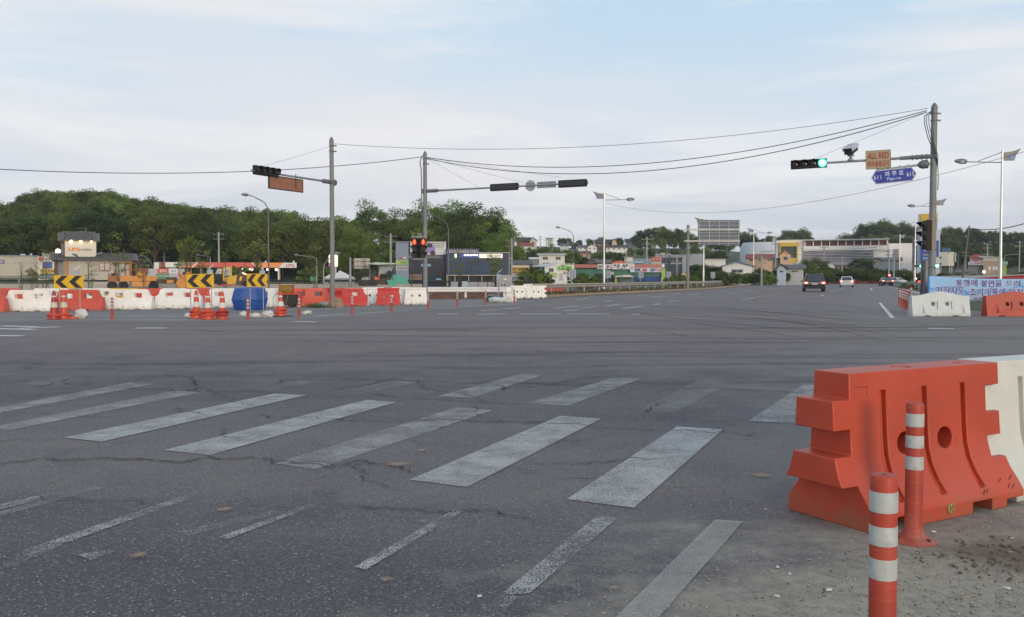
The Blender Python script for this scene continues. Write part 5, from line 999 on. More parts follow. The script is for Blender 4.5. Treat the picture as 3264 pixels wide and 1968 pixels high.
GREYW = mat('mid grey wall', (.20,.21,.22), .8, .1, .5, dirt=.2); BLUESH = mat('blue grey cladding', (.20,.26,.33), .6, .08, .4); DKW = pl('dark interior', (.03,.03,.035), rough=.8)
RSIGN = pl('red sign', (.50,.04,.035), rough=.5); GSIGN = pl('green sign', (.16,.48,.05), rough=.5); GSIGN2 = pl('yellow green sign', (.30,.46,.10), rough=.5); YSIGN = pl('yellow sign', (.75,.50,.04), rough=.5); WSIGN = pl('white sign face', (.66,.66,.66), rough=.5); BSIGN = pl('blue sign', (.03,.10,.36), rough=.5); NSIGN = pl('navy lettering', (.03,.04,.14), rough=.6); BLKT = pl('black lettering', (.03,.03,.03), rough=.6); REDT = pl('red lettering', (.50,.05,.04), rough=.6); ORT = pl('orange lettering', (.75,.25,.03), rough=.6)
BULB = mat('warm lit bulb', (1,.90,.70), .4, 0, emit=7); LITW = mat('lit sign face', (1,.93,.72), .5, 0, emit=.75)
# far left warehouse
b = Bld('warehouse', 'long cream warehouse at the left edge of the photo', 'warehouse', 40, 172)
b.box('wall', CREAMW, -160, 124, None, 817, 0, 16); b.box('roof_edge', BLUESH, -162, 126, 817, 814, -.3, 16.3); b.box('roof_unit', PALEW, 68, 84, 814, 808, 4, 6); b.box('roof_unit', PALEW, 99, 106, 814, 806, 4, 5)
s_ = b.box('wall_sign', pl('purple grey sign', (.12,.11,.24), rough=.6), -16, 16, 841, 829, -.15, -.01); b.text('매장', -10, 12, 832, 838, WSIGN, -.17, parent=s_)
q = MB(); q.box(b.x(-160), -.04, b.z(839.5), b.x(124), -.005, b.z(838.8)); q.build('wall_seam', GREYW, b.t)
b = Bld('pavilion', 'pale green flat roofed glass pavilion behind the small blue windowed shop', 'pavilion', 165, 182)
b.box('roof', pl('pale green roof', (.38,.48,.40), rough=.5), 134, 196, 796, 793, 0, 5); b.box('glazing', mat('greenish glass', (.25,.33,.30), .2, .2, .8), 136, 194, 815, 796, .2, 4.8); b.box('wall', PALEW, 134, 196, None, 815, 0, 5)
b = Bld('shop', 'small shop with white fascia, blue window and yellow banner at far left', 'shop', 150, 163)
b.box('wall', WHW, 124, 180, None, 833, 0, 6); f = b.box('fascia', WSIGN, 123, 181, 834, 819, -.3, 6.1)
q = MB(); q.lathe([(.35,0),(.35,.03)], (b.x(131), -.36, b.z(826)), 14, M=Matrix.Rotation(R(90), 4, 'X')); q.build('red_badge', REDT, f); b.text('가스사랑', 137, 168, 822, 830, REDT, -.33, parent=f)
b.box('window', BSIGN, 137, 168, 856, 836, -.08, -.01); bn = b.box('banner', YSIGN, 128, 176, 872, 857, -.12, -.085); b.text('O-I', 156, 175, 859, 870, BLKT, -.14, .05, parent=bn); b.text('용달사', 130, 152, 861, 868, pl('dark green lettering', (.05,.2,.05)), -.14, parent=bn); b.box('skirt', pl('teal skirt', (.04,.20,.18), rough=.6), 127, 177, 890, 873, -.06, -.01)
# tiled LPG house
b = Bld('tiled_house', 'cream house with dark tiled roof and a lit sign tower at left', 'house', 300, 150)
b.box('wall', CREAMW, 204, 420, None, 829, 0, 9); b.box('entrance_recess', pl('blue grey shutter', (.25,.28,.31), rough=.6), 181, 206, None, 829, 1.5, 8.9)
b.box('pillar', PILL, 205, 217, None, 829, -.5, -.01); b.box('pillar', PILL, 412, 421, None, 829, -.5, -.01); b.box('pillar', BRICK, 174, 182, None, 829, .5, 1.4); b.box('eave_beam', PILL, 204, 421, 831.5, 829, -.62, -.51)
rf = b.gable(TILE, 180, 422, 829, 809, 0, 9, 1.0)
q = MB()
for k in range(46): x = b.x(174)+k*(b.x(428)-b.x(174))/45; q.path([(x,-1.05,b.z(829)+.12),(x,4.4,b.z(809)+.22)], .09, 5)
q.build('roof_tiles', TILE, rf)
tw = b.box('sign_tower', BRICK, 196, 311, 822, 768, 1.2, 6); b.box('tower_side', pl('grey louvre', (.14,.15,.17), rough=.7), 197, 208, 815, 780, 1.1, 1.19, parent=tw)
rf2 = b.gable(TILE, 203, 304, 768, 744, 1.2, 6, .8)
q = MB()
for k in range(20): x = b.x(200)+k*(b.x(307)-b.x(200))/19; q.path([(x,.4,b.z(768)+.12),(x,3.6,b.z(744)+.22)], .09, 5)
for px in (204, 303): q.path([(b.x(px),.3,b.z(768)+.15),(b.x(px),3.6,b.z(743)+.3)], .16, 6)
q.path([(b.x(200),3.6,b.z(744)+.25),(b.x(308),3.6,b.z(744)+.25)], .16, 6); q.build('roof_tiles', TILE, rf2)
sb = b.box('sign_board', LITW if 0 else mat('floodlit cream board', (.62,.58,.49), .6, .03, .5), 209, 309, 819, 773, .4, .8)
b.text('LPG', 221, 259, 790, 801, ORT, .36, .05, parent=sb); b.text('교하충전소', 261, 295, 793, 800, pl('grey lettering', (.10,.11,.12)), .36, .02, parent=sb); b.box('eave_beam', YSIGN, 208, 310, 772.5, 770.5, .2, .39)
for px, r_ in ((230,.22),(260,.2),(294,.16)):
    q = MB(); q.ball((b.x(px), -.1, b.z(771.5)), r_); q.build('floodlight', BULB, b.t, True); q = MB(); q.tube((b.x(px),-.1,b.z(771)),(b.x(px),1.2,b.z(769)),.03); q.build('lamp_bracket', DARK, b.t)
f = b.box('window', pl('dark red window frame', (.22,.06,.06), rough=.6), 317, 352, 865, 838, -.1, -.01); b.box('pane', GLASS, 319, 333, 862, 840, -.115, -.105, parent=f); b.box('pane', GLASS, 336, 350, 862, 840, -.115, -.105, parent=f)
b.win(376, 408, 865, 838)
for px in (325, 358, 400): q = MB(); q.tube((b.x(px),5,b.z(810)),(b.x(px),5,b.z(790)),.04); q.build('roof_vent_pipe', STEEL, b.t)
q = MB(); q.tube((b.x(277),3.6,b.z(744)),(b.x(277),3.6,b.z(724)),.04); [q.tube((b.x(277-a_),3.6,b.z(725)-k*.25),(b.x(279),3.6,b.z(725)-k*.25),.02) for k, a_ in ((0,30),(2,22),(3,12))]; q.build('aerial', STEEL, b.t)
p = at(185, 802, 152); t = thing('globe_lamp', 'bright white globe lamp left of the tiled sign tower', 'lamp', p); q = MB(); q.ball((0,0,0), .42); q.build('globe', BULB, t, True); q = MB(); q.tube((0,0,-.4),(0,0,-3.2),.05); q.build('stem', STEEL, t)
# net tunnel
t = thing('net_tunnel', 'black net tunnel with pale hoops behind the orange road machine', 'net house', (X(452, 168), 168, 0), R(22)); q = MB(); rr = (X(520, 165)-X(482, 165))
pts = [(rr*1.15*math.cos(R(a)), Z(815, 165)*math.sin(R(a))) for a in range(0, 181, 12)]; q.prism(pts, 0, 12); q.build('black_net', pl('black shade net', (.022,.024,.026), rough=.9), t)
q = MB(); [q.path([(x*1.01, -.1+k*3, z*1.01) for x, z in pts], .06, 5) for k in range(2)]; q.path([(x*.8-1.5, -.15, z*.9) for x, z in pts], .06, 5); q.build('hoop', STEEL, t)
# filling station canopy
b = Bld('filling_station_canopy', 'long red and orange LPG filling station canopy on pale columns', 'canopy', 720, 165)
b.box('roof_slab', WHW, 498, 946, 853, 837.5, .1, 10)
MAR = pl('maroon fascia', (.20,.03,.04), rough=.5); ORF = pl('orange fascia', (.70,.22,.03), rough=.45); REF = pl('red fascia', (.55,.04,.03), rough=.45); WHF = pl('white fascia', (.66,.65,.62), rough=.45)
b.box('fascia', WHF, 492, 508, 864, 838, -.1, .09)
for (a_, c_, m) in ((508,514,pl('tan fascia', (.30,.15,.08))),(514,528,MAR),(528,578,WHF),(578,612,ORF),(626,780,REF),(781.5,796,REF),(818,890,ORF),(904,946,WHF)): b.poly('fascia', m, ((a_,853.5),(c_,853.5),(c_,837),(a_,837)), -.1, .09)
b.poly('fascia', WHF, ((612,853.5),(617,853.5),(634,837),(629,837)), -.105, .09); b.poly('fascia', ORF, ((612,853.5),(629,837),(612,837)), -.1, .085); b.poly('fascia', REF, ((617,853.5),(634,837),(634,853.5)), -.098, .083)
b.poly('fascia', REF, ((796,837),(800,837),(818,853.5),(796,853.5)), -.1, .09); b.poly('fascia', WHF, ((800,837),(804,837),(822,853.5),(818,853.5)), -.106, .09); b.poly('fascia', ORF, ((804,837),(822,837),(822,853)), -.1, .088); b.poly('fascia', WHF, ((890,853.5),(904,837),(904,853.5)), -.1, .087); b.poly('fascia', ORF, ((890,853.5),(890,837),(904,837)), -.098, .085)
b.box('fascia_joint', MAR, 780, 781.5, 853.5, 837, -.11, .09); b.text('LPG', 913, 939, 840.5, 850.5, pl('dark red fascia lettering', (.42,.03,.04)), -.13, .02)
for px in (500, 640, 668, 840, 890): b.box('column', WHW, px-2.2, px+2.2, None, 853, 1.5, 2)
for px in (640, 900): b.box('column', WHW, px-2, px+2, None, 853, 8, 8.5)
for px, yy in ((745,2),(773,3),(798,2.5),(804,3.5),(854,2.5),(882,3)): q = MB(); q.ball((b.x(px), yy-2.4, b.z(859.5)), .23, sz=.8); q.build('canopy_light', BULB, b.t, True)
b.box('fuel_dispenser', REDP, 655, 668, None, 880, 3, 4); b.box('fuel_dispenser', YSIGN, 845, 858, None, 876, 3, 4); b.box('rear_booth', GREYW, 520, 600, None, 858, 8, 11); 
for px in (847, 937): b.poly('roof_floodlight', WHW, ((px-3,836),(px+4,836),(px+3,829)), 1, 1.3)
b = Bld('sign_container', 'row of small booths with red banners between the road machine and the canopy', 'booth', 490, 145)
b.box('wall', PALEW, 470, 590, None, 857, 0, 4); b.box('red_banner', mat('faded dark red banner', (.30,.06,.05), .6, .2, 2), 440, 474, 871, 856, -.12, -.02); f = b.box('red_banner', RSIGN if 0 else pl('orange red banner', (.60,.10,.05), rough=.6), 503, 537, 871, 856, -.12, -.02); b.text('정비소', 510, 531, 859.5, 868, WSIGN, -.14, parent=f); b.box('green_banner', pl('green banner', (.04,.26,.13), rough=.6), 498, 540, 878, 873, -.12, -.02); b.box('green_banner', pl('green banner', (0,0,0)), 502, 530, 889, 882, -.12, -.02)
f = b.box('white_panel', WSIGN, 540, 566, 872, 856, -.1, -.02); b.text('가나', 543, 562, 860, 868, NSIGN, -.13, parent=f)
b = Bld('totem_sign', 'glowing cream and purple pylon sign behind the left signal pole', 'sign', 1063, 150)
b.poly('sign_face', LITW, [(1049,850),(1077,850),(1077.5,815),(1074,811),(1052,811),(1048.5,816)], 0, .8); b.box('purple_base', pl('magenta sign base', (.42,.06,.32), rough=.4), 1048, 1056, 850.5, 838, -.05, -.005); b.box('pole', STEEL, 1067, 1073, None, 850, .2, .6)
# tents
b = Bld('marquee', 'white double peaked marquee tent right of the left signal pole', 'tent', 1085, 125)
TENT = mat('white tent fabric', (.60,.60,.58), .7, .05, 1)
for (a_, c_, pk, pt) in ((1030,1078,1050,875),(1054,1134,1084,862)):
    q = MB(); x0, x1, xm = b.x(a_), b.x(c_), b.x(pk); e = b.z(888); w_ = (x1-x0); q.add([(x0,0,e),(x1,0,e),(x1,w_,e),(x0,w_,e),(xm,w_/2,b.z(pt))], [(0,1,4),(1,2,4),(2,3,4),(3,0,4),(3,2,1,0)]); q.build('tent_roof', TENT, b.t)
    q = MB(); [q.tube((x,y,0),(x,y,e),.04) for x in (x0+.1, (x0+x1)/2, x1-.1) for y in (.1, w_-.1)]; q.build('tent_poles', STEEL, b.t)
b.box('glass_wall', mat('tent glass wall', (.12,.15,.15), .3, .2, .8), 1034, 1132, None, 889, .3, .4)
b = Bld('direction_sign', 'small green roadside sign in front of the bare young tree', 'road sign', 1000, 98); b.box('sign_panel', pl('bright green sign', (.02,.28,.14), rough=.5), 990, 1009, 896, 882, 0, .05); b.box('post', STEEL, 998, 1000, None, 895, .06, .12)
# grey tower building, billboard, blue glass building
b = Bld('narrow_building', 'tall narrow blue grey building left of the car billboard', 'building', 1285, 150)
b.box('wall', mat('blue grey wall', (.21,.26,.34), .7, .06, .3), 1262, 1303, None, 773, 0, 8); b.box('parapet', GREYW, 1260, 1305, 773, 770, -.2, 8.2); f = b.box('green_sign', GSIGN2, 1263, 1301, 844, 831, -.12, -.01); b.text('카센터', 1274, 1297, 834, 841, BLKT, -.14, parent=f); f = b.box('white_sign', PALEW, 1263, 1302, 862, 849, -.1, -.01); b.text('자동차정비', 1267, 1300, 852, 859, BLKT, -.13, parent=f); f = b.box('small_sign', WSIGN, 1285, 1295, 824, 820, -.1, -.01); b.box('small_sign', RSIGN, 1273, 1284, 825, 821, -.1, -.01)
b = Bld('billboard', 'white rooftop billboard with a purple car and lines of text', 'billboard', 1365, 152)
b.box('board', mat('white billboard sheet', (.60,.60,.61), .6, .03, .5), 1308, 1422, 812, 771, 0, .4); b.box('frame', GREYW, 1306, 1424, 814.5, 812, -.1, .5); b.box('frame', GREYW, 1306, 1424, 771, 769.5, -.1, .5)
q = MB(); cx_, cz_ = b.x(1361), b.z(792); s_ = .36; q.prism([(cx_+a_*s_, cz_+c_*s_) for a_, c_ in ((-4,-2.2),(3.4,-2.2),(4,-.6),(3.6,.8),(1.8,2.6),(-1.2,3.0),(-4,2.2))], -.08, -.005); q.build('car_picture', pl('lilac print', (.24,.18,.48), rough=.5), b.t)
q = MB(); [q.lathe([(.42,0),(.42,.03)], (cx_+a_, -.09, cz_-.8), 14, M=Matrix.Rotation(R(90), 4, 'X')) for a_ in (-.5, 1.0)]; q.box(cx_-1.2,-.1,cz_+.15,cx_+.9,-.085,cz_+.8); q.build('car_picture_detail', BLKT, b.t)
b.text('수입차 중고차 매매', 1376, 1417, 774, 780, pl('olive lettering', (.12,.14,.05)), -.04); b.text('최고의 상담 정비', 1378, 1415, 782, 787, BLKT, -.04); b.text('031 940 5000', 1382, 1413, 789, 792, BLKT, -.04, .0)
b.box('showroom_wall', mat('dark blue glass', (.015,.028,.05), .12, .3, .5), 1303, 1423, None, 824, .5, 10); b.box('parapet', GREYW, 1303, 1423, 824, 815, .3, 10); f = b.box('shop_sign', BSIGN, 1343, 1373, 850, 842, .3, .49); b.box('light_panel', pl('pale blue panel', (.14,.38,.62), rough=.4), 1343, 1373, 850, 842, .2, .29); b.box('light_panel', pl('pale blue panel', (0,0,0)), 1390, 1406, 893, 888, .2, .49)
b.box('shutter_strip', pl('brown shutter', (.20,.14,.11), rough=.7), 1305, 1345, 893, 874, .3, .49)
b = Bld('showroom', 'large dark blue glass showroom with lit white and blue signs', 'showroom', 1523, 150)
BG = mat('deep blue glass', (.018,.045,.095), .13, .35, .35, spec=.7); b.box('glass_front', BG, 1423, 1622, 876, 806.5, 0, 12); b.box('frame_edge', PALEW, 1422, 1624, 806.5, 804.5, -.1, 12); b.box('frame_edge', PALEW, 1622, 1624, None, 806.5, -.1, 12)
q = MB(); [q.box(b.x(px)-.03,-.03,b.z(876),b.x(px)+.03,-.003,b.z(807)) for px in (1448, 1473, 1498, 1548, 1573, 1598)]; [q.box(b.x(1424),-.03,b.z(py)-.02,b.x(1621),-.003,b.z(py)+.02) for py in (830, 853)]; q.build('glazing_bars', pl('dark blue bar', (.02,.035,.06), rough=.4), b.t)
b.box('canopy_strip', CREAMW, 1423, 1624, 879.5, 877, -.5, .1); b.box('ground_floor', DKW, 1424, 1621, None, 879.5, .4, 10)
for px in (1425, 1450, 1494, 1536, 1575): b.box('mullion', CREAMW, px-1.4, px+1.4, None, 879.5, .1, .39)
b.box('upper_sign', pl('dark roof slab', (.05,.06,.09), rough=.6), 1423, 1529, 794, 792, 1, 6); f = b.box('upper_fascia', pl('grey purple fascia', (.13,.11,.19), rough=.6), 1424, 1527, 804.4, 794, 1.2, 5.8); b.text('모터스 오토갤러리 서비스', 1430, 1522, 795.5, 803, pl('pale lettering', (.5,.46,.48)), 1.17, parent=f)
f = b.box('blue_sign', BSIGN, 1464, 1525, 822, 809, -.2, -.035); b.text('오토프라자', 1478, 1524, 810.5, 817, mat('lit white lettering', (1,.97,.9), .5, 0, emit=1.2), -.23, .05, parent=f); f = b.box('lit_box', LITW, 1449, 1456, 822, 810, -.2, -.035); f = b.box('white_sign', mat('softly lit sign', (.9,.84,.72), .5, 0, emit=.35), 1527, 1602, 823, 809.5, -.2, -.035); b.text('자동차 갤러리', 1552, 1597, 812, 820, pl('olive lettering', (0,0,0)), -.23, parent=f)
f = b.box('side_sign', WSIGN, 1624.5, 1631, 827, 821, .2, .6)
# rows right of it
b = Bld('sign_shop', 'low shop with a yellow and red lettered sign right of the blue showroom', 'shop', 1662, 160)
b.box('wall', WHW, 1632, 1688, None, 843, 0, 7); b.gable(pl('dark grey metal roof', (.08,.075,.08), rough=.6), 1630, 1690, 843, 832, 0, 7, .5); f = b.box('yellow_sign', YSIGN, 1633, 1687, 866, 852, -.2, -.01); b.text('공존상업재활', 1634, 1685, 853.5, 863, BLKT, -.23, .04, parent=f); f = b.box('red_sign', RSIGN, 1633, 1686, 870.5, 866, -.2, -.01); b.text('철거 판넬 자재', 1641, 1682, 866.8, 869.8, YSIGN, -.23, parent=f); f = b.box('blue_banner', BSIGN, 1634, 1673, 894, 884, -.1, -.01); b.text('세차 광택', 1636, 1668, 886, 891, WSIGN, -.13, parent=f)
b = Bld('gabled_shop', 'white gabled shop with green signs behind the guardrail start', 'shop', 1765, 150)
SIDEB = mat('dark blue grey corrugated side', (.06,.08,.11), .6, .15, 3)
b.box('side_wall', SIDEB, 1697, 1736, None, 848, .6, 9); q = MB(); x = b.x; z = b.z; q.add([(x(1694),.4,z(848)),(x(1737),-.2,z(849)),(x(1777),-.2,z(838)),(x(1740),9,z(838)),(x(1694),9,z(846))], [(0,1,2,3,4)]); so_ = q.build('roof', pl('pale metal roof', (.46,.50,.54), rough=.4), b.t); sm = so_.modifiers.new('t', 'SOLIDIFY'); sm.thickness = .15
b.poly('front_wall', WHW, [(1736,910),(1830,910),(1830,840),(1777,838.5),(1736,850)], 0, .59); b.box('rear_block', WHW, 1778, 1830, None, 841, .6, 8); f = b.box('green_sign', GSIGN, 1778, 1823, 861, 849, -.2, -.01); b.text('농자재', 1785, 1800, 852, 858, WSIGN, -.23, parent=f); f = b.box('green_sign', GSIGN2, 1740, 1775, 884, 870, -.15, -.01); b.text('그린자재마트', 1742, 1773, 875, 879, WSIGN, -.18, parent=f); b.win(1749, 1765, 868, 855); b.win(1742, 1757, 902, 891, m=pl('teal glass', (.05,.20,.18), rough=.2)); b.win(1759, 1770, 902, 891); b.box('shutter', PALEW, 1783, 1795, 895, 872, -.06, -.01); b.box('downpipe', WHW, 1791, 1792, 890, 866, -.1, -.07)
for px in (1703, 1726): b.box('side_pilaster', STEEL, px, px+1, None, 849, .5, .59)
# green builders' merchant
b = Bld('builders_merchant', 'green builders merchant with white lettered signs and red brown roof strips', 'shop', 1970, 165)
GW = mat('sea green wall', (.05,.17,.12), .6, .25, .5); RRF = pl('salmon metal roof', (.42,.16,.12), rough=.6)
b.box('wall', GW, 1830, 2116, None, 857, 0, 10); b.poly('roof', RRF, ((1831,854),(1905,854),(1905,844),(1831,843)), -.6, 4); b.poly('roof', RRF, ((2021,855),(2108,855),(2108,843.5),(2021,843.5)), -.6, 4)
b.poly('orange_roof', pl('orange tile roof', (.55,.13,.06), rough=.6), ((1944,843),(2000,843),(1995,835),(1978,830),(1955,834)), 3, 9)
f = b.box('sign_board', WSIGN, 1905, 1953, 858, 843.5, -.9, -.65); b.text('건재', 1907, 1920, 846.5, 856.5, NSIGN, -.93, .06, parent=f); b.text('건재', 1932, 1942, 846.5, 856.5, NSIGN, -.93, .06, parent=f); b.text('●', 1921, 1926, 847, 856, REDT, -.93, parent=f); b.text('978\n5580', 1944, 1952, 846, 856.5, REDT, -.93, parent=f)
f = b.box('sign_board', WSIGN, 1954, 2021, 859, 841, -.9, -.65); b.text('합판', 1957, 1976, 843, 854, NSIGN, -.93, .05, parent=f); b.text('·', 1979, 1981, 847, 850, YSIGN, -.93, parent=f); b.text('목재', 1983, 2001, 843, 854, pl('dark green sign lettering', (.04,.12,.05)), -.93, .05, parent=f); b.text('각종 건축자재', 1962, 1998, 855, 858, REDT, -.93, parent=f); b.text('978\n5580', 2006, 2019, 844, 856, pl('pink lettering', (.55,.25,.25)), -.93, parent=f)
f = b.box('sign_board', pl('pale blue white sign', (.50,.56,.64), rough=.5), 2008, 2107, 868.5, 855, -.9, -.65); b.text('안전', 2022, 2040, 856.5, 867, NSIGN, -.93, .06, parent=f); b.text('철물', 2046, 2061, 856.5, 867, REDT, -.93, .06, parent=f); b.text('건재', 2071, 2089, 856.5, 867, NSIGN, -.93, .06, parent=f); b.text('978 5580', 2091, 2106, 858, 866, REDT, -.93, parent=f)
b.box('blue_front', mat('blue stacked goods', (.02,.07,.22), .6, .6, 1.5), 2022, 2105, 897, 882, -.4, -.1); b.box('dark_opening', DKW, 1896, 1955, 900, 873, -.1, -.02); b.box('glass_front', mat('green shop glass', (.12,.22,.18), .3, .5, 1.2), 1975, 2020, 900, 886, -.3, -.02); b.box('grey_booth', pl('pinkish grey booth', (.30,.24,.24), rough=.7), 1848, 1900, 907, 884, -3, -1); q = MB(); q.prism([(b.x(1957),b.z(884)),(b.x(1970),b.z(878)),(b.x(2008),b.z(877)),(b.x(2021),b.z(884))], -2.2, -.4); q.build('awning', TENT, b.t)
b.box('green_column', GSIGN2, 2108, 2120, None, 856, -.5, .5); b.box('yellow_post', YSIGN, 1961, 1965, None, 886, -1, -.8); b.box('cream_box', CREAMW, 2106, 2116, 905, 886, -1, -.55); b.box('small_sign', CREAMW, 1941, 1950, 906, 900, -4, -3.8); b.box('small_sign', CREAMW, 1945, 1957, 876, 868, -1.2, -1.0); b.box('small_sign', WSIGN, 2108, 2117, 854, 842, -.7, -.5)
b = Bld('red_sign_building', 'cream building with a red roof sign above the green shop', 'building', 2092, 185); b.box('wall', CREAMW, 2077, 2108, None, 832, 0, 6); f = b.box('red_sign', RSIGN, 2077, 2109, 832, 821, -.3, -.01); b.text('김치마을', 2089, 2107, 824, 829, WSIGN, -.33, parent=f); b.text('●', 2081, 2085, 823, 830, WSIGN, -.33, parent=f)
b = Bld('blue_roof_shed', 'pale blue roofed sheds behind the green shop', 'shed', 2035, 200); b.box('wall', BLUESH, 2000, 2078, None, 833, 0, 8); b.box('roof', pl('pale blue roof', (.34,.42,.48), rough=.5), 1996, 2048, 840, 833, -.5, 8.5); b.box('upper_shed', BLUESH, 2015, 2078, 833, 824, 3, 9); b.box('cabin', WHW, 1990, 2016, 836, 821, 1, 5); b.box('cabin_roof', PALEW, 1988, 2017, 821, 819.5, .7, 5.3)
b = Bld('grey_modern_building', 'stepped grey modern building left of the overhead sign pole', 'building', 2190, 225)
LG = mat('light grey panel wall', (.30,.32,.36), .7, .06, .2)
b.box('wall', LG, 2088, 2138, None, 809, 0, 12); b.box('wall', LG, 2137, 2186, 822, 813, -1, 12); b.box('wall', LG, 2137, 2186, 843, 838, -1, 12); b.box('wall', LG, 2174, 2205, None, 813, -1.2, 12); b.box('wall', LG, 2204, 2246, None, 810, -.2, 12); b.box('glass_band', mat('grey office glass', (.05,.065,.085), .2, .3, .5), 2108, 2174, 838, 822, -.5, 11); b.box('glass_band', mat('grey office glass', (0,0,0)), 2108, 2174, None, 843, -.5, 11); b.box('roof_sign', CREAMW, 2104, 2118, 813, 806, -.5, -.1)
b = Bld('low_white_building', 'long low white building behind shrubs below the overhead sign', 'building', 2270, 250); b.box('wall', WHW, 2246, 2312, None, 829, 0, 10); b.box('roof_edge', CREAMW, 2244, 2314, 829, 826, -.4, 10)
# village houses
def house(px0, px1, pyb, pye, pyr, Y, wm, rm, label, axis='x', dp=7, wins=2, zb=None, group=None):
    b = Bld('house', label, 'house', (px0+px1)/2, Y, Z(pyb, Y)-2.5 if zb is None else zb, group)
    b.box('wall', wm, px0, px1, None, pye, 0, dp)
    if axis == 'y': b.poly('gable_wall', wm, ((px0,pye+.2),(px1,pye+.2),((px0+px1)/2,pyr+.5)), .02, .2)
    b.gable(rm, px0, px1, pye, pyr, 0, dp, .5, axis)
    for k in range(wins):
        a_ = px0+(px1-px0)*(k+.28)/wins; b.win(a_, a_+(px1-px0)*.42/wins, pyb-(pyb-pye)*.35, pye+(pyb-pye)*.22)
    return b
RF1 = pl('dark brown roof', (.06,.045,.045), rough=.8); RF2 = pl('grey roof', (.12,.12,.13), rough=.8); PCH = mat('peach wall', (.62,.42,.27), .8, .06, .5); BRW = mat('dark brick wall', (.13,.07,.055), .85, .2, 1); REDR = pl('rust red roof', (.24,.06,.045), rough=.7); SKY_ = pl('pale blue wall', (.40,.48,.56), rough=.8)
for a in ((1646,1690,800,769,757,420,BRW,RF1,'upper brick house with dark roof on the village ridge, left'),(1688,1710,785,768,757,416,CREAMW,RF1,'cream gable fronted house joined to the upper brick house','y',8,1),(1655,1698,799,785,775,392,WHW,REDR,'white timber framed house with red roof below the ridge'),(1745,1758,765,763,759,440,CREAMW,RF2,'tiny cream gable on the ridge beside the utility poles','y',6,0),(1786,1812,788,783,777,400,WHW,RF2,'low white house with grey roof in the village','x',7,2),
    (1843,1872,798,789,782,370,WHW,RF2,'left white bungalow in the village row','x',7,2),(1872,1902,799,788,779,368,WHW,RF1,'white bungalow with central gable in the village row','y',7,2),(1830,1880,826,808,801,300,PCH,BRW,'row of peach coloured houses above the green shop','x',9,3),(1898,1950,788,776,764,400,BRW,RF1,'dark roofed brick house left of the silver lamp on the slope'),(1950,1965,783,771,762,396,PCH,RF1,'peach gable beside the dark roofed brick house','y',8,0),(1931,1998,800,789,782,365,WHW,RF1,'long white house under dark roof on the slope','x',8,4),(1993,2030,780,770,762,405,PALEW,RF1,'grey house with dark roof against the wooded hill','x',8,2),
    (1718,1800,838,813,809,215,WHW,PALEW,'white flat roofed works building behind the gabled shop','x',8,2),(1690,1716,832,826,822,240,PALEW,WHW,'low pale shed among shrubs right of the blue showroom','x',6,1),
    (1826,1902,845,831,826,235,BRW,RF1,'brown walled house below the peach row','x',8,2),(1900,1944,846,838,829,225,GREYW,RF2,'grey roofed house behind the red and white signs','x',8,1)): house(*a)
# mall
b = Bld('mall', 'very long white mall with striped glass and a yellow framed portal', 'mall', 2650, 330, 1.)
WM = mat('mall white cladding', (.82,.79,.77), .6, .05, .1); WM2 = mat('mall pinkish cladding', (.60,.52,.52), .6, .05, .1)
b.box('wall', WM, 2470, 2829, None, 765, .0, 40); b.box('roof_parapet', WM, 2470, 2832, 765, 763.5, -.4, 40); b.box('wall', WM, 2829, 2905, None, 779, -.5, 40)
b.box('roof_terrace', BRICK, 2562, 2827, 784, 768, -.3, -.02); b.box('terrace_ledge', GREYW, 2560, 2830, 769, 766.5, -2.2, -.31)
for k in range(11): b.box('terrace_pillar', WM, 2563+k*26, 2566+k*26, 784.5, 769, -1.2, -.32)
b.box('lower_wall', WM, 2560, 2827, 799, 784.5, -1.0, -.02)
STR = mat('striped mall glass', (.07,.10,.15), .25, .2, .2)
b.box('glass_wall', STR, 2559, 2782, 838, 799, -.6, -.02); q = MB()
for k in range(8): z_ = b.z(837-k*4.9); q.box(b.x(2559),-.9,z_,b.x(2782),-.61,z_+.2)
q.build('horizontal_fins', WM2, b.t); b.box('glass_wall', STR, 2846, 2862, 838, 797, -.8, -.52); b.box('glass_wall', STR, 2905, 2928, 838, 797, -.3, 30)
q = MB()
for k in range(8): z_ = b.z(837-k*5); q.box(b.x(2846),-1.1,z_,b.x(2862),-.81,z_+.2)
q.build('horizontal_fins', WM2, b.t)
b.box('portal_frame', YSIGN if 0 else pl('mall yellow', (.62,.42,.05), rough=.5), 2484, 2542, 785, 772, -1.2, -.02); b.box('portal_frame', pl('mall yellow', (0,0,0)), 2484, 2488, 842, 785, -1.2, -.02); b.box('portal_frame', pl('mall yellow', (0,0,0)), 2538, 2542, 842, 785, -1.2, -.02); b.box('portal_glass', mat('portal dark glass', (.07,.09,.09), .3, .2, .3), 2488, 2538, 822, 785, -.4, -.02); f = b.box('portal_banner', pl('mall yellow', (0,0,0)), 2516, 2538, 838, 822, -.8, -.02); b.box('pink_panel', WM2, 2472, 2484, 785, 771, -.3, -.02); b.box('pink_panel', WM2, 2543, 2553, 785, 771, -.3, -.02)
b.box('rear_block', WM, 2396, 2414, None, 793, 4, 20); q = MB(); q.lathe([(11,0),(11,b.z(769)-2),(10,b.z(769))], (b.x(2445), 10, 0), 28); q.build('curved_block', mat('pale blue white curved cladding', (.52,.56,.60), .5, .05, .3), b.t, True); b.box('block_strip', GREYW, 2425, 2465, 800, 799, -1.2, -.9); b.box('link_block', BLUESH, 2412, 2432, 798, 775, 2, 12); b.box('tower_block', mat('pale blue white curved cladding', (0,0,0)), 2462, 2470, None, 757, 0, 6)
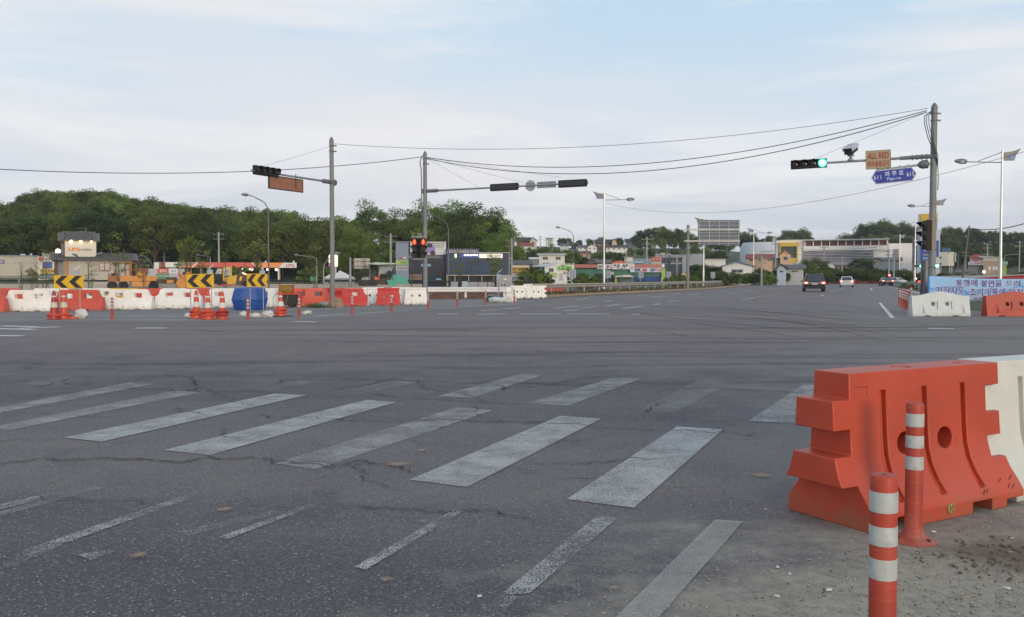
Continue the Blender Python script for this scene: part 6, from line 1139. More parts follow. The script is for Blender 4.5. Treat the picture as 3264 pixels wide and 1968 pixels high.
# yellow topped tower
b = Bld('tower', 'tall white and blue tower with a yellow cube on top behind the right signal pole', 'tower', 2958, 290)
b.box('shaft', mat('tower white cladding', (.52,.55,.60), .6, .04, .2), 2921, 2994, None, 733, 0, 9); b.box('grey_neck', pl('tower grey', (.16,.17,.19), rough=.6), 2924, 2984, 733, 706, .4, 8); b.box('yellow_cube', pl('mall yellow', (0,0,0)), 2932, 2985, 706, 681.5, 0, 8); b.box('yellow_cube_side', pl('pale tower side', (.42,.42,.36), rough=.6), 2922.5, 2932, 706, 682.5, .2, 8)
BT = mat('tower blue panel', (.03,.08,.38), .5, .06, .3); f = b.box('blue_panel', BT, 2932, 2960, 839, 782, -.2, -.01); b.text('홈', 2942, 2950, 795, 803, ORT, -.25, parent=f); b.text('파주점', 2940, 2958, 810, 816, YSIGN, -.25, parent=f); b.text('10시', 2941, 2958, 819, 828, WSIGN, -.25, parent=f); b.box('blue_panel', BT, 2982, 2990, 820, 768, -.2, -.01); b.box('blue_strip', BLUESH, 2921, 2932, 850, 735, -.1, -.01)
b = Bld('round_ended_building', 'white building with rounded right end on thin columns', 'building', 3018, 235)
q = MB(); x0, x1 = b.x(2993), b.x(3040); z0_, z1_ = b.z(848), b.z(804); pts = [(x0,0),(x1-1.4,0),(x1-.4,.5),(x1,1.5),(x1,7),(x0,7)]; q.prism(pts, z0_, z1_, 'z'); q.build('wall', CREAMW if 0 else mat('off white wall', (.56,.53,.46), .7, .05, .3), b.t); b.box('roof_tank', BLUESH if 0 else pl('blue roof box', (.06,.10,.20), rough=.6), 2999, 3029, 803, 791, 1.5, 5); b.win(2992.5, 3000, 825.5, 818); b.win(2992.5, 3000, 845, 838)
for px in (2998, 3026, 3033): b.box('column', PALEW, px-1.5, px+1.5, None, 848, 1, 1.6)
b.box('ground_floor', GREYW, 2993, 3030, None, 872, 3, 7); b.box('annex', PALEW, 3041, 3046, 836, 806, 1, 6)
b = Bld('ramp_shop', 'brown and cream shop with pale blue signs above the ramp', 'shop', 3135, 200)
b.box('wall', mat('tan wall', (.36,.27,.18), .8, .08, .5), 3133, 3180, None, 833, 0, 9); b.box('upper_wall', CREAMW, 3132, 3180, 833, 823, -.1, 9); b.poly('roof', pl('pale green grey roof', (.36,.38,.34), rough=.6), ((3110,818),(3133,824),(3181,822.5),(3181,820.5),(3133,816)), -.3, 9); b.box('left_wing', GREYW, 3084, 3133, None, 845, 1, 9)
f = b.box('upper_sign', pl('pale blue grey sign', (.36,.40,.46), rough=.6), 3090, 3132, 834, 816, .2, .6)
q = MB(); q.lathe([(.75,0),(.75,.05)], (b.x(3111), .14, b.z(821)), 18, M=Matrix.Rotation(R(90), 4, 'X') @ Matrix.Scale(1.6, 4, (1,0,0))); q.build('oval_mark', pl('dull red mark', (.30,.08,.09)), f); b.text('강원토종삼계탕', 3097, 3125, 827, 830.5, NSIGN, .17, parent=f); f = b.box('lower_sign', pl('pale blue grey sign', (0,0,0)), 3084, 3134, 845.5, 834.5, -.3, .19); b.text('강원삼계탕', 3103, 3133, 836.5, 842, REDT, -.33, parent=f)
for px in (3149, 3162, 3171): b.win(px, px+8, 862, 850, m=WSIGN)
b.box('annex', GSIGN2, 3181, 3207, 880, 846, 1, 7); b.box('annex_sign', pl('mint sign', (.22,.42,.30), rough=.6), 3190, 3211, 845, 834, .8, .99); q = MB(); q.ball((b.x(3135),-1.5,b.z(867)), .28); q.build('lit_globe', BULB, b.t, True)
# houses before the mall
for a in ((2486,2520,840,812,797,235,PCH,pl('brown peach roof', (.30,.16,.10), rough=.8),'peach gabled house in front of the yellow portal','y',7,1),(2380,2465,838,824,811,255,PCH,REDR,'long house with rust red roof left of the peach gabled house','x',9,3),(2476,2505,876,858,843,170,SKY_,RF2,'pale blue gabled cottage at the foot of the mall','y',6,1),(2505,2560,876,857,846,172,PALEW,RF2,'white cottage wing with dark grey roof','x',6,1),(2302,2398,884,850,836,175,WHW,pl('muted blue roof', (.13,.22,.33), rough=.6),'white barn with low blue roof among shrubs','y',10,1),(2540,2575,852,843,838,245,SKY_,PALEW,'small pale blue shed before the striped glass','x',6,1),(2660,2730,862,845,838,240,BRW,GREYW,'low brown shed row below the striped glass','x',8,3),(2724,2800,848,826,822,250,GREYW,RF1,'dark shop row with shutters below the mall','x',8,4),(2800,2870,842,830,822,252,BLUESH,RF2,'blue grey sheds below the right end of the mall','x',8,3),(3052,3084,880,868,862,190,GREYW,RF2,'small dark sheds right of the leaning pole','x',6,1)): house(*a)
house(2460, 2490, 850, 826, 824, 238, mat('tan wall', (0,0,0)), RF2, 'flat roofed tan house joined to the peach gabled house', 'x', 7, 2)
# ------------------------------------------------------------------ machines
OY = mat('construction orange paint', (.62,.24,.03), .5, .12, 1.2, dirt=.35, dirtcol=(.16,.09,.05)); YY = mat('construction yellow paint', (.66,.38,.02), .5, .1, 1.2, dirt=.3, dirtcol=(.2,.13,.05)); TEAL = mat('teal paint', (.02,.33,.24), .45, .1, 1.2, dirt=.2, dirtcol=(.05,.1,.08)); GRIME = mat('grimy brown steel', (.10,.065,.045), .8, .3, 3); CABG = mat('cab glass', (.10,.13,.15), .2, .3, 1.)
def wheel(b, px, pyc, rpx, y=.2, w_=.4, rim=None, tm=RUBBER):
    rr = rpx/F*b.Y; q = MB(); My_ = Matrix.Rotation(R(90), 4, 'X'); c = (b.x(px), y, b.z(pyc)); q.lathe([(rr*.5,-w_/2),(rr*.92,-w_/2),(rr,-w_/4),(rr,w_/4),(rr*.92,w_/2),(rr*.5,w_/2)], c, 22, M=My_); o = q.build('wheel', tm, b.t, True)
    q = MB(); q.lathe([(.001,-w_/2+.05),(rr*.2,-w_/2-.02),(rr*.5,-w_/2+.06),(rr*.55,-w_/2),(rr*.55,w_/2),(.001,w_/2-.05)], c, 18, M=My_); q.build('rim', rim or OY, o, True)
b = Bld('road_machine', 'long orange wheeled road machine with open cab behind the yellow barrier', 'road machine', 425, 100, 0)
b.poly('chassis', OY, ((382,898),(502,896),(502,880),(382,880)), -.9, 1.2); b.poly('belly_tank', OY, ((421,914),(470,914),(480,898),(421,898)), -.9, 1.); b.poly('front_deck', mat('worn orange brown paint', (.36,.15,.05), .7, .25, 1.5, dirt=.4), ((345,898),(382,898),(382,880),(345,880)), -.88, 1.1); b.poly('hood', OY, ((438,880),(467,880),(462,868),(438,866)), -.6, .9)
q = MB()
for px in (371, 400, 417, 435): [q.box(b.x(px)-.06, yy, b.z(880), b.x(px)+.06, yy+.1, b.z(841)) for yy in (-.8, .9)]
q.box(b.x(368),-.9,b.z(841),b.x(437),1.1,b.z(838)); q.box(b.x(398),-.82,b.z(862),b.x(437),-.75,b.z(859)); q.build('cab_frame', mat('rusty orange frame', (.28,.09,.03), .7, .2, 2), b.t)
b.box('cab_glass', CABG, 373, 399, 879, 843, .4, .45); b.box('seat', DARK, 420, 430, 879, 864, 0, .4); q = MB(); q.path([(b.x(364),-.3,b.z(880)),(b.x(366),-.3,b.z(866)),(b.x(372),-.3,b.z(862))], .05); q.path([(b.x(349),-.3,b.z(880)),(b.x(348),-.3,b.z(872))], .06); q.box(b.x(355),-.4,b.z(880),b.x(375),.5,b.z(872)); q.build('steering_gear', DARK, b.t)
for px in (358, 394, 490): wheel(b, px, 911, 15, -.5, .5, GRIME)
b = Bld('road_roller', 'dirty orange road roller with thin flat canopy left of the middle chevron sign', 'road roller', 560, 98, 0)
b.box('frame', GRIME, 500, 600, 905, 890, -.5, .9); b.box('engine_deck', GRIME, 530, 565, 890, 884, -.3, .7); b.box('side_box', OY, 532, 554, 903, 893, -.7, -.51); wheel(b, 579, 904, 17, -.2, 1.2, OY, OY); b.poly('canopy', pl('grey green canopy', (.22,.25,.20), rough=.7), ((552,846),(562,841),(612,837),(625,840),(600,847)), -.9, 1.1); q = MB(); [q.tube((b.x(px),yy,b.z(886)),(b.x(px)-.1,yy,b.z(842)),.035) for px in (575, 600, 612) for yy in (-.7, .9)]; q.path([(b.x(577),0,b.z(886)),(b.x(573),0,b.z(872)),(b.x(568),0,b.z(868))], .05); q.build('cab_frame', OY, b.t); b.poly('hood', OY, ((575,890),(612,890),(610,868),(596,866),(590,876),(575,880)), -.4, .8); b.box('hydraulic_tank', REDP, 569, 579, 884, 873, -.5, .2); b.box('seat', DARK, 583, 592, 882, 868, 0, .4)
b = Bld('backhoe', 'yellow wheeled backhoe with glazed cab between the middle and right chevron signs', 'backhoe', 735, 96, 0)
b.poly('cab_rear', DARK, ((681,893),(716,893),(714,853),(693,853),(686,872)), -.6, .8); b.poly('cab_window', CABG, ((687,874),(708,874),(710,857),(695,857)), -.64, -.61); q = MB(); [q.box(b.x(a_),-.75,b.z(c_),b.x(d_),-.65,b.z(e_)) for a_, c_, d_, e_ in ((711,896,716,852),(735,900,740,852),(711,855,740,851),(716,888,736,885))]; q.build('cab_frame', YY, b.t); b.box('side_window', CABG, 716, 735, 880, 855, -.7, -.62); b.poly('body', YY, ((714,886),(741,880),(756,876),(752,904),(726,907),(716,896)), -.7, .8); b.poly('loader_arm', mat('brown grimy steel arm', (.12,.075,.055), .7, .2, 2), ((752,910),(790,912),(792,880),(780,862),(766,864),(752,890)), -.5, .6); b.poly('label_patch', YSIGN, ((762,894),(768,896),(773,884),(767,881)), -.56, -.51); q = MB(); q.box(b.x(690),-.5,b.z(912),b.x(742),.9,b.z(907)); q.build('red_outrigger', REDP, b.t); wheel(b, 702, 896, 13, -.4, .5, YY); wheel(b, 781, 905, 9, -.6, .4, GRIME); b.poly('cylinder', SILVER, ((772,872),(785,877),(786,874),(773,869)), -.56, -.51)
b = Bld('paving_machine', 'teal asphalt paving machine with a flat canopy left of the narrow building', 'paving machine', 1225, 92, 0)
b.poly('hopper', TEAL, ((1228,895),(1300,908),(1303,900),(1292,885),(1262,876),(1250,876),(1247,893)), -.7, 1.); b.poly('side_body', TEAL, ((1232,893),(1266,896),(1262,912),(1240,911)), -.9, -.71); b.box('black_roller', DARK, 1143, 1202, 912, 893, -.8, 1.1); b.poly('canopy', pl('pale green grey canopy', (.42,.47,.42), rough=.6), ((1172,841),(1200,837),(1262,840),(1262,843),(1205,845),(1172,843)), -1.2, 1.4); b.poly('windscreen', mat('hazy windscreen', (.22,.28,.33), .3, .15, 1.), ((1208,873),(1246,876),(1256,846),(1210,846)), .5, .55); q = MB(); [q.tube((b.x(a_),yy,b.z(893)),(b.x(c_),yy,b.z(843)),.035) for a_, c_ in ((1180,1178),(1208,1206),(1252,1258)) for yy in (-.9, 1.1)]; [q.tube((b.x(1178+k*5),-.3,b.z(893)),(b.x(1176+k*5),-.3,b.z(862)),.02) for k in range(5)]; q.build('cab_frame', STEELD, b.t); b.poly('seat', DARK, ((1234,888),(1250,888),(1250,866),(1240,862),(1234,868)), -.3, .5); b.box('engine', GRIME, 1195, 1245, 908, 888, -.5, .7); b.poly('orange_lamp', ORF, ((1206,880),(1212,880),(1212,871),(1206,871)), -.5, -.3); b.box('orange_block', CONEO, 1194, 1210, 893, 883, -.7, -.51); b.poly('rear_screed', PALEW, ((1152,893),(1180,893),(1180,884),(1156,884)), -.2, .6)
b = Bld('yellow_truck', 'small yellow truck parked left of the overhead sign pole', 'truck', 2177, 150, 0); b.box('cab', YSIGN, 2169, 2187, 893, 873, 0, 4, bevel=.15); b.box('windscreen', GLASS, 2171, 2185, 884, 877, -.03, -.01); b.box('bumper', DARK, 2169, 2187, 896, 893, .1, 3.9); wheel(b, 2172, 896, 3.2, .3, .3); wheel(b, 2184, 896, 3.2, .3, .3)
b = Bld('parked_car', 'white car parked under the yellow lettered sign', 'car', 1650, 110, 0); b.poly('body', CWHT, ((1632,905),(1670,905),(1670,898),(1660,896),(1650,889),(1640,889),(1634,897)), 0, 1.7); b.poly('side_window', GLASS, ((1641,897),(1658,897),(1651,891),(1642,891)), -.02, -.005); wheel(b, 1640, 904, 4, .1, .2); wheel(b, 1662, 904, 4, .1, .2)
# pallets of blocks and grey stacks
PAV = mat('grey paving blocks', (.36,.36,.38), .85, .1, 5, bump=.4, bsc=14)
for i, (a_, c_, py) in enumerate(((1437,1460,899),(1472,1492,898),(1494,1524,900),(1525,1553,900),(1555,1574,900))):
    b = Bld('block_pallet', ('leftmost','second','third, wider','fourth','rightmost')[i]+' wrapped pallet of grey paving blocks before the blue showroom', 'pallet', (a_+c_)/2, 78, 0, group='pallets of paving blocks'); b.box('block_stack', PAV if i != 1 else pl('pale blue wrapped stack', (.40,.48,.55), rough=.5), a_, c_, 926, py, 0, 1.2, bevel=.04); b.box('pallet_base', GRIME, a_, c_, None, 926.1, .05, 1.15)
    q = MB(); [q.box(b.x(a_)-.01,-.012,b.z(py+k*6),b.x(c_)+.01,-.003,b.z(py+k*6)+.02) for k in range(1, 5)]; q.build('stack_seam', GREYW, b.t)
b = Bld('grey_container', 'pale grey panelled enclosure right of the block pallets', 'enclosure', 1610, 82, 0); b.box('panel', mat('grey lilac panel', (.36,.36,.40), .6, .08, .8), 1583, 1631, None, 878, 0, 2); f = b.box('notice', WSIGN, 1606, 1615, 893, 888, -.05, -.01); q = MB(); [q.box(b.x(1583+k*8),-.04,0,b.x(1583+k*8)+.05,-.005,b.z(878)) for k in range(6)]; q.build('panel_ribs', STEEL, b.t)
b = Bld('wooden_crate', 'pale wooden crate with two dark slots behind the white guardrail', 'crate', 1604, 70, 0); b.box('crate_body', CREAMW, 1595, 1613, 915, 903, 0, .8); b.box('slot', DARK, 1598, 1602, 912, 905, -.02, -.005); b.box('slot', DARK, 1607, 1611, 912, 905, -.02, -.005); b.box('crate_base', GRIME, 1595, 1613, None, 915.1, .05, .75)
b = Bld('storm_box', 'dark green open box on the ground at the right end of the soil mound', 'box', 1575, 53, 0); b.box('box_body', pl('dark green box', (.03,.10,.08), rough=.7), 1550, 1605, None, 946, 0, 1.3); b.box('box_lid', GREYW, 1556, 1588, 943, 941, -.3, 1.2)
# solar boxes on posts
def solar(px, pyt, pyb, Y, label):
    b = Bld('solar_light', label, 'solar beacon', px, Y, 0, 'small solar powered beacons'); h = b.z(pyt); q = MB(); q.tube((0,0,0),(0,0,h-.3),.035); q.build('post', SILVER if 0 else STEEL, b.t); q = MB(); q.box(-.14,-.1,h-.62,.14,.1,h-.28); q.build('beacon_box', pl('pale blue grey beacon', (.28,.33,.38), rough=.5), b.t, bevel=.02); q = MB(); q.box(-.17,-.13,-.012,.17,.13,.012, M=Matrix.Translation((.05,0,h-.12)) @ Matrix.Rotation(R(-38), 4, 'Y')); q.build('solar_panel', WSIGN, b.t)
for a in ((245, 845, 875, 42, 'solar beacon above the leftmost chevron sign'),(670, 842, 873, 44, 'solar beacon above the middle chevron sign'),(837, 845, 873, 45, 'solar beacon above the right chevron sign'),(1590, 859, 960, 52, 'solar beacon on a tall thin post right of the soil mound')): solar(*a)
for i, (px, Y) in enumerate(((1824, 105),(1937, 120),(2041, 130),(2130, 140),(2271, 150),(2327, 160),(2370, 175),(2410, 185),(2434, 195),(2455, 205),(2472, 215))):
    b = Bld('roadside_sign', 'small grey sign back number %s along the far guardrail, counted from the left' % ('one','two','three','four','five','six','seven','eight','nine','ten','eleven')[i], 'road sign', px, Y, 0, 'small grey sign backs along the far guardrail'); tp = Z(870, 150) if 0 else 2.5; q = MB(); q.tube((0,.06,0),(0,.06,2.3),.04); q.build('post', STEEL, b.t); q = MB(); q.box(-.32,-.02,1.35,.32,.02,2.4); q.build('sign_panel', mat('blue grey sign back', (.26,.31,.38), .6, .08, 1.), b.t); q = MB(); q.box(.33,-.02,1.4,.42,.03,2.35); q.build('side_strip', CREAMW, b.t)
# ------------------------------------------------------------------ vegetation
def leafmat(name, c, var=.45, trans=.25):
    m = bpy.data.materials.new(name); m.use_nodes = True; t = m.node_tree; b = t.nodes['Principled BSDF']; N = t.nodes.new; L = t.links.new
    at_ = N('ShaderNodeAttribute'); at_.attribute_name = 'tone'; oi = N('ShaderNodeObjectInfo'); a = N('ShaderNodeMath'); a.operation = 'MULTIPLY_ADD'; L(oi.outputs['Random'], a.inputs[0]); a.inputs[1].default_value = .55; L(at_.outputs['Fac'], a.inputs[2])
    r = N('ShaderNodeValToRGB'); e = r.color_ramp.elements; e[0].position = .1; e[0].color = tuple(x*(1-var) for x in c)+(1,); e[1].position = 1.35; e[1].color = (c[0]*(1+var*1.3), c[1]*(1+var), c[2]*(1+var*.4), 1)
    L(a.outputs[0], r.inputs[0]); L(r.outputs[0], b.inputs['Base Color']); b.inputs['Roughness'].default_value = .65; b.inputs['Specular IOR Level'].default_value = .25
    tr = N('ShaderNodeBsdfTranslucent'); L(r.outputs[0], tr.inputs[0]); ms = N('ShaderNodeMixShader'); ms.inputs[0].default_value = trans; L(b.outputs[0], ms.inputs[1]); L(tr.outputs[0], ms.inputs[2]); L(ms.outputs[0], t.nodes['Material Output'].inputs[0]); return m
def crown_mesh(seed, rx, rz_, zc, ncl, nleaf, leaf, spread, shape='round', shell=.45):
    g = np.random.default_rng(seed); th = g.uniform(0, 2*np.pi, ncl); u = g.uniform(-.85, 1, ncl); rr = g.uniform(shell, 1, ncl)**.6
    s = np.sqrt(np.maximum(0, 1-u*u)); 
    if shape == 'cone': wd = (1-(u+1)/2)*.95+.08; cen = np.stack([rx*rr*wd*np.cos(th), rx*rr*wd*np.sin(th), zc+rz_*u], 1)
    else: cen = np.stack([rx*rr*s*np.cos(th), rx*rr*s*np.sin(th), zc+rz_*rr*u], 1)
    cen *= 1+g.uniform(-.12, .12, (ncl, 1)); csz = spread*g.uniform(.6, 1.3, ncl); ton = g.uniform(0, 1, ncl)
    k = g.integers(0, ncl, nleaf); d = g.normal(0, 1, (nleaf, 3)); d /= np.linalg.norm(d, axis=1)[:, None]; d *= (g.random(nleaf)**.45)[:, None]; d[:, 2] *= .75
    p = cen[k]+d*csz[k][:, None]
    a = g.normal(0, 1, (nleaf, 3)); a[:, 2] *= .6; a /= np.linalg.norm(a, axis=1)[:, None]; c = g.normal(0, 1, (nleaf, 3)); c -= a*(a*c).sum(1)[:, None]; c /= np.linalg.norm(c, axis=1)[:, None]
    L_ = leaf*g.uniform(.6, 1.3, nleaf)[:, None]; v = np.stack([p-a*L_, p+c*L_*.6, p+a*L_, p-c*L_*.6], 1).reshape(-1, 3)
    me = bpy.data.meshes.new('crown'); me.vertices.add(len(v)); me.vertices.foreach_set('co', v.ravel().astype('f')); me.loops.add(nleaf*4); me.loops.foreach_set('vertex_index', np.arange(nleaf*4, dtype='i')); me.polygons.add(nleaf); me.polygons.foreach_set('loop_start', np.arange(0, nleaf*4, 4, dtype='i')); me.update(calc_edges=True)
    t = me.attributes.new('tone', 'FLOAT', 'FACE'); t.data.foreach_set('value', np.clip(ton[k]*.7+g.uniform(-.15, .25, nleaf), 0, 1).astype('f')); return me, cen
BARK = mat('brown grey bark', (.10,.08,.06), .9, .3, 4)
def tree_proto(name, seed, h, rx, rz_, m, ncl=34, nleaf=5200, leaf=.26, spread=1.5, shape='round', trunk=.22, label='x', cat='tree', stems=1, shell=.45):
    zc = h-rz_; me, cen = crown_mesh(seed, rx, rz_, zc, ncl, nleaf, leaf, spread, shape, shell); t = thing(name, label, cat, (0, -500, -100)); mkobj('crown', me, m, t)
    q = MB(); r = random.Random(seed)
    for s in range(stems):
        ox = r.uniform(-.25, .25)*(stems > 1); oy = r.uniform(-.25, .25)*(stems > 1); top = Vector((ox*4+r.uniform(-.3, .3), oy*4, h*.86))
        q.path([(ox,oy,-.8),(ox,oy,0),(ox*1.5+.05,oy*1.5,h*.3),(ox*2.5-.05,oy*2.5,h*.6),top], [trunk*1.25, trunk, trunk*.75, trunk*.45, trunk*.12], 7)
    for c in cen[:: max(1, ncl//11)]: z0_ = min(c[2]*.75, max(h*.22, c[2]-rz_*.9)); q.path([(0,0,z0_),(c[0]*.45,c[1]*.45,(z0_+c[2])/2+.1),(c[0],c[1],c[2])], [trunk*.5, trunk*.3, trunk*.1], 5)
    q.build('trunk', BARK, t, True); return t
LF1 = leafmat('dark olive foliage', (.082,.112,.032)); LF2 = leafmat('mid green foliage', (.115,.180,.045)); LF3 = leafmat('fresh yellow green foliage', (.16,.21,.065), .4, .35); LF4 = leafmat('deep green foliage', (.050,.085,.032))
PR = [tree_proto('leafy_tree', 1, 12, 4.6, 4.6, LF1, 40, 12000, .21, 1.85), tree_proto('leafy_tree', 2, 12, 4.2, 5., LF2, 40, 12000, .21, 1.8), tree_proto('leafy_tree', 3, 11, 5.2, 4.2, LF1, 44, 12000, .22, 1.85), tree_proto('leafy_tree', 4, 12.5, 4.4, 5.2, LF2, 38, 12000, .21, 1.85), tree_proto('leafy_tree', 5, 11.5, 4.8, 4.8, LF4, 40, 12000, .21, 1.85)]
r = random.Random(21); used = set()
def plant(pi, px, Y, h, label, group, z=None, hp=None, sx=1., h0=None):
    p = PR[pi] if isinstance(pi, int) else pi; x = X(px, Y); z = (H(x, Y) if z is None else z)-.2
    hb = hp or {0:12,1:12,2:11,3:12.5,4:11.5}.get(pi, 10); s = h/hb
    if id(p) not in used: used.add(id(p)); o = p; o.location = (x, Y, z); o.rotation_euler = (0, 0, r.uniform(0, 6.3)); o.scale = (s*sx, s*sx, s); o['label'] = label; o['group'] = group; return o
    return dup(p, (x, Y, z), r.uniform(0, 6.3), label, group, (s*sx, s*sx, s))
# wooded hill at left: nine staggered rows
def crest(px):
    T = ((-300,655),(0,655),(50,650),(100,620),(150,607),(200,612),(225,622),(260,606),(330,608),(400,625),(500,638),(600,655),(700,662),(830,675),(900,672),(960,690),(1000,705),(1060,705),(1120,690))
    for (a, b_), (c, d) in zip(T, T[1:]):
        if a <= px <= c: return b_+(d-b_)*(px-a)/(c-a)
    return 690
cnt = 0
for row_, Y in enumerate((182, 192, 203, 214, 225, 237, 250, 262, 276)):
    px = -190+(row_ % 2)*40
    while px < 1110:
        x = X(px, Y); zt = Z(crest(px), 262); g0 = H(x, Y); h = r.uniform(9.5, 12.5) if row_ < 6 else max(7, min(14, (Z(crest(px)+r.uniform(-3, 5), Y)-g0)))
        if row_ >= 6 and (Z(crest(px), Y)-g0) < 6: px += 60; continue
        ztop = Z(crest(px)+4, Y)-g0
        h = min(h, max(5, ztop))
        pi = r.choice((0,0,1,2,2,3,4,4,0)); lab = {0:'dark olive',1:'mid green',2:'broad olive',3:'tall mid green',4:'deep green'}[pi]+' tree massed on the wooded hill behind the filling station'
        plant(pi, px, Y, h, lab, lab.replace('tree', 'trees')); cnt += 1; px += r.uniform(62, 84)*(200/Y)*1.25
print('hill trees', cnt)
# the group of big trees at centre
big = tree_proto('leafy_tree', 9, 15, 5.4, 6.6, LF2, 60, 22000, .21, 1.95, trunk=.3); big2 = tree_proto('leafy_tree', 10, 15, 5.0, 6.8, LF3 if 0 else LF2, 56, 20000, .21, 1.95, trunk=.3); big3 = tree_proto('leafy_tree', 12, 15, 5.6, 6.2, LF1, 60, 22000, .21, 1.95, trunk=.3)
for i, (px, top, Y, pr, lab) in enumerate(((1100,700,205,big2,'big tree whose crown shows left of the airy tall one'),(1185,662,210,big,'tall airy tree with sky gaps left of the second signal pole'),(1060,715,195,big3,'dark rounded tree just right of the left signal pole'),(1130,735,175,big,'lower green tree behind the small pale road sign'),(1210,745,172,big2,'lower tree behind the teal paving machine'),(1290,690,200,big3,'dark tree left of the second signal pole'),(1345,662,210,big,'tall tree directly behind the second signal pole'),(1410,656,205,big2,'tallest central tree just right of the second signal pole'),(1475,668,200,big,'round tall tree above the blue showroom'),(1545,675,195,big3,'dense tree above the right half of the blue showroom'),(1590,705,188,big2,'rightmost big tree beside the sky'),(1530,735,178,big,'lower tree just behind the showroom roof'),(1450,740,180,big3,'dark lower tree behind the car billboard'),(1370,735,182,big2,'lower tree behind the billboard frame'),(1560,690,215,big3,'back tree filling the gap above the right end of the showroom'),(1440,680,222,big3,'back tree filling the gap between the two tallest central trees'),(1310,700,222,big3,'back tree filling the gap left of the second signal pole'),(1505,690,205,big3,'back tree above the lit white sign of the showroom'),(1600,760,172,big,'low end tree beside the utility pole at the showroom'),(1020,745,178,big3,'low dark tree left of the left signal pole base'))):
    if pr is big: pass
    plant(pr, px, Y, Z(top, Y)-max(0, H(X(px, Y), Y)), lab, 'big trees behind the blue showroom', hp=15)
# village and far trees
def fartree(px, top, Y, lab, grp, pi=None, sx=1.):
    x = X(px, Y); g0 = H(x, Y); plant(pi if pi is not None else r.choice((0,1,2,3,4)), px, Y, max(2.5, Z(top, Y)-g0), lab, grp, sx=sx)
for px, top, Y in ((2035,738,400),(2060,728,392),(2085,724,398),(2108,726,402),(2130,735,395),(2155,728,398),(2180,738,392),(2205,745,400),(2045,765,375),(2075,760,370),(2110,758,372),(2145,760,372),(2180,765,376),(2020,755,410),(2230,750,405),(2260,760,400),(2290,765,395),(2320,760,400),(2250,790,330),(2290,795,320),(2215,780,350)): fartree(px, top, Y, 'dark tree of the wooded knoll behind the overhead sign', 'trees of the wooded knoll behind the overhead sign')
for px, top, Y in ((2360,742,480),(2385,745,470),(2405,752,460),(2430,760,470),(2460,752,470),(2490,750,480),(2520,735,470),(2545,734,465),(2565,748,470),(2500,760,450),(2700,752,500),(2755,722,480),(2775,712,470),(2800,708,475),(2820,712,480),(2845,722,470),(2870,712,475),(2890,722,470),(2735,745,490),(2910,725,480),(2780,745,440),(2820,748,440),(2860,748,440),(2890,755,430),(2840,760,420),(2870,770,410)): fartree(px, top, Y, 'tree standing above the roofline of the long mall', 'trees above the mall roof')
for row_, Y in enumerate((300, 330, 362, 396, 430)):
    px = 2985+row_*9
    while px < 3400:
        top = (725, 728, 735)[int(px) % 3]+max(0, (px-3050)*.07)+(430-Y)*.55; fartree(px, top, Y, 'dark olive tree of the wooded hill at the right edge', 'trees of the wooded hill at the right edge', r.choice((0, 4, 4, 2))); px += r.uniform(20, 30)*430/Y*.9
for px, top, Y in ((1650,815,210),(1690,790,300),(1710,800,290),(1735,790,280),(1760,810,230),(1790,800,230),(1815,795,225),(1835,800,230),(1740,840,185),(1900,803,285),(1925,800,290),(1950,800,285),(1975,802,290),(2000,805,300),(1760,778,400),(1830,775,390),(1810,760,440),(1845,765,440),(1880,760,450),(1915,757,450),(1975,758,440),(1960,765,430),(1665,825,190),(1700,845,170),(1790,758,430),(1728,790,330),(1770,795,300),(2010,790,330),(1640,800,250),(2040,795,330),(2075,795,320),(2110,795,330),(2150,795,300)): fartree(px, top, Y, 'bushy green tree among the hillside village houses', 'trees among the village houses')
for px, top, Y in ((2225,838,200),(2255,845,190),(2285,845,185),(2240,856,170),(2320,846,230),(2350,850,235),(2425,856,190),(2450,864,185),(2575,846,210),(2592,826,215),(2560,864,185),(2640,848,225),(2665,855,215),(2742,818,240),(2700,852,220),(2730,856,215),(2620,858,195),(2590,862,185),(2680,864,205),(2715,864,200),(2760,858,215),(2790,856,220),(2820,858,215),(2850,858,215),(2880,858,210),(2760,868,200),(2800,868,200),(2840,870,200),(2640,868,190),(2900,870,205),(2930,868,200),(3010,868,180),(3050,872,180),(2300,862,165),(2270,865,160),(2220,868,158),(2340,866,160),(2375,868,165),(2400,870,165),(3230,868,190),(3262,862,190),(2530,868,178),(2500,876,172),(3100,872,175)): fartree(px, top, Y, 'bushy roadside tree between the far road and the mall', 'bushy trees between the far road and the mall', r.choice((0,4,2,1)), 1.25)
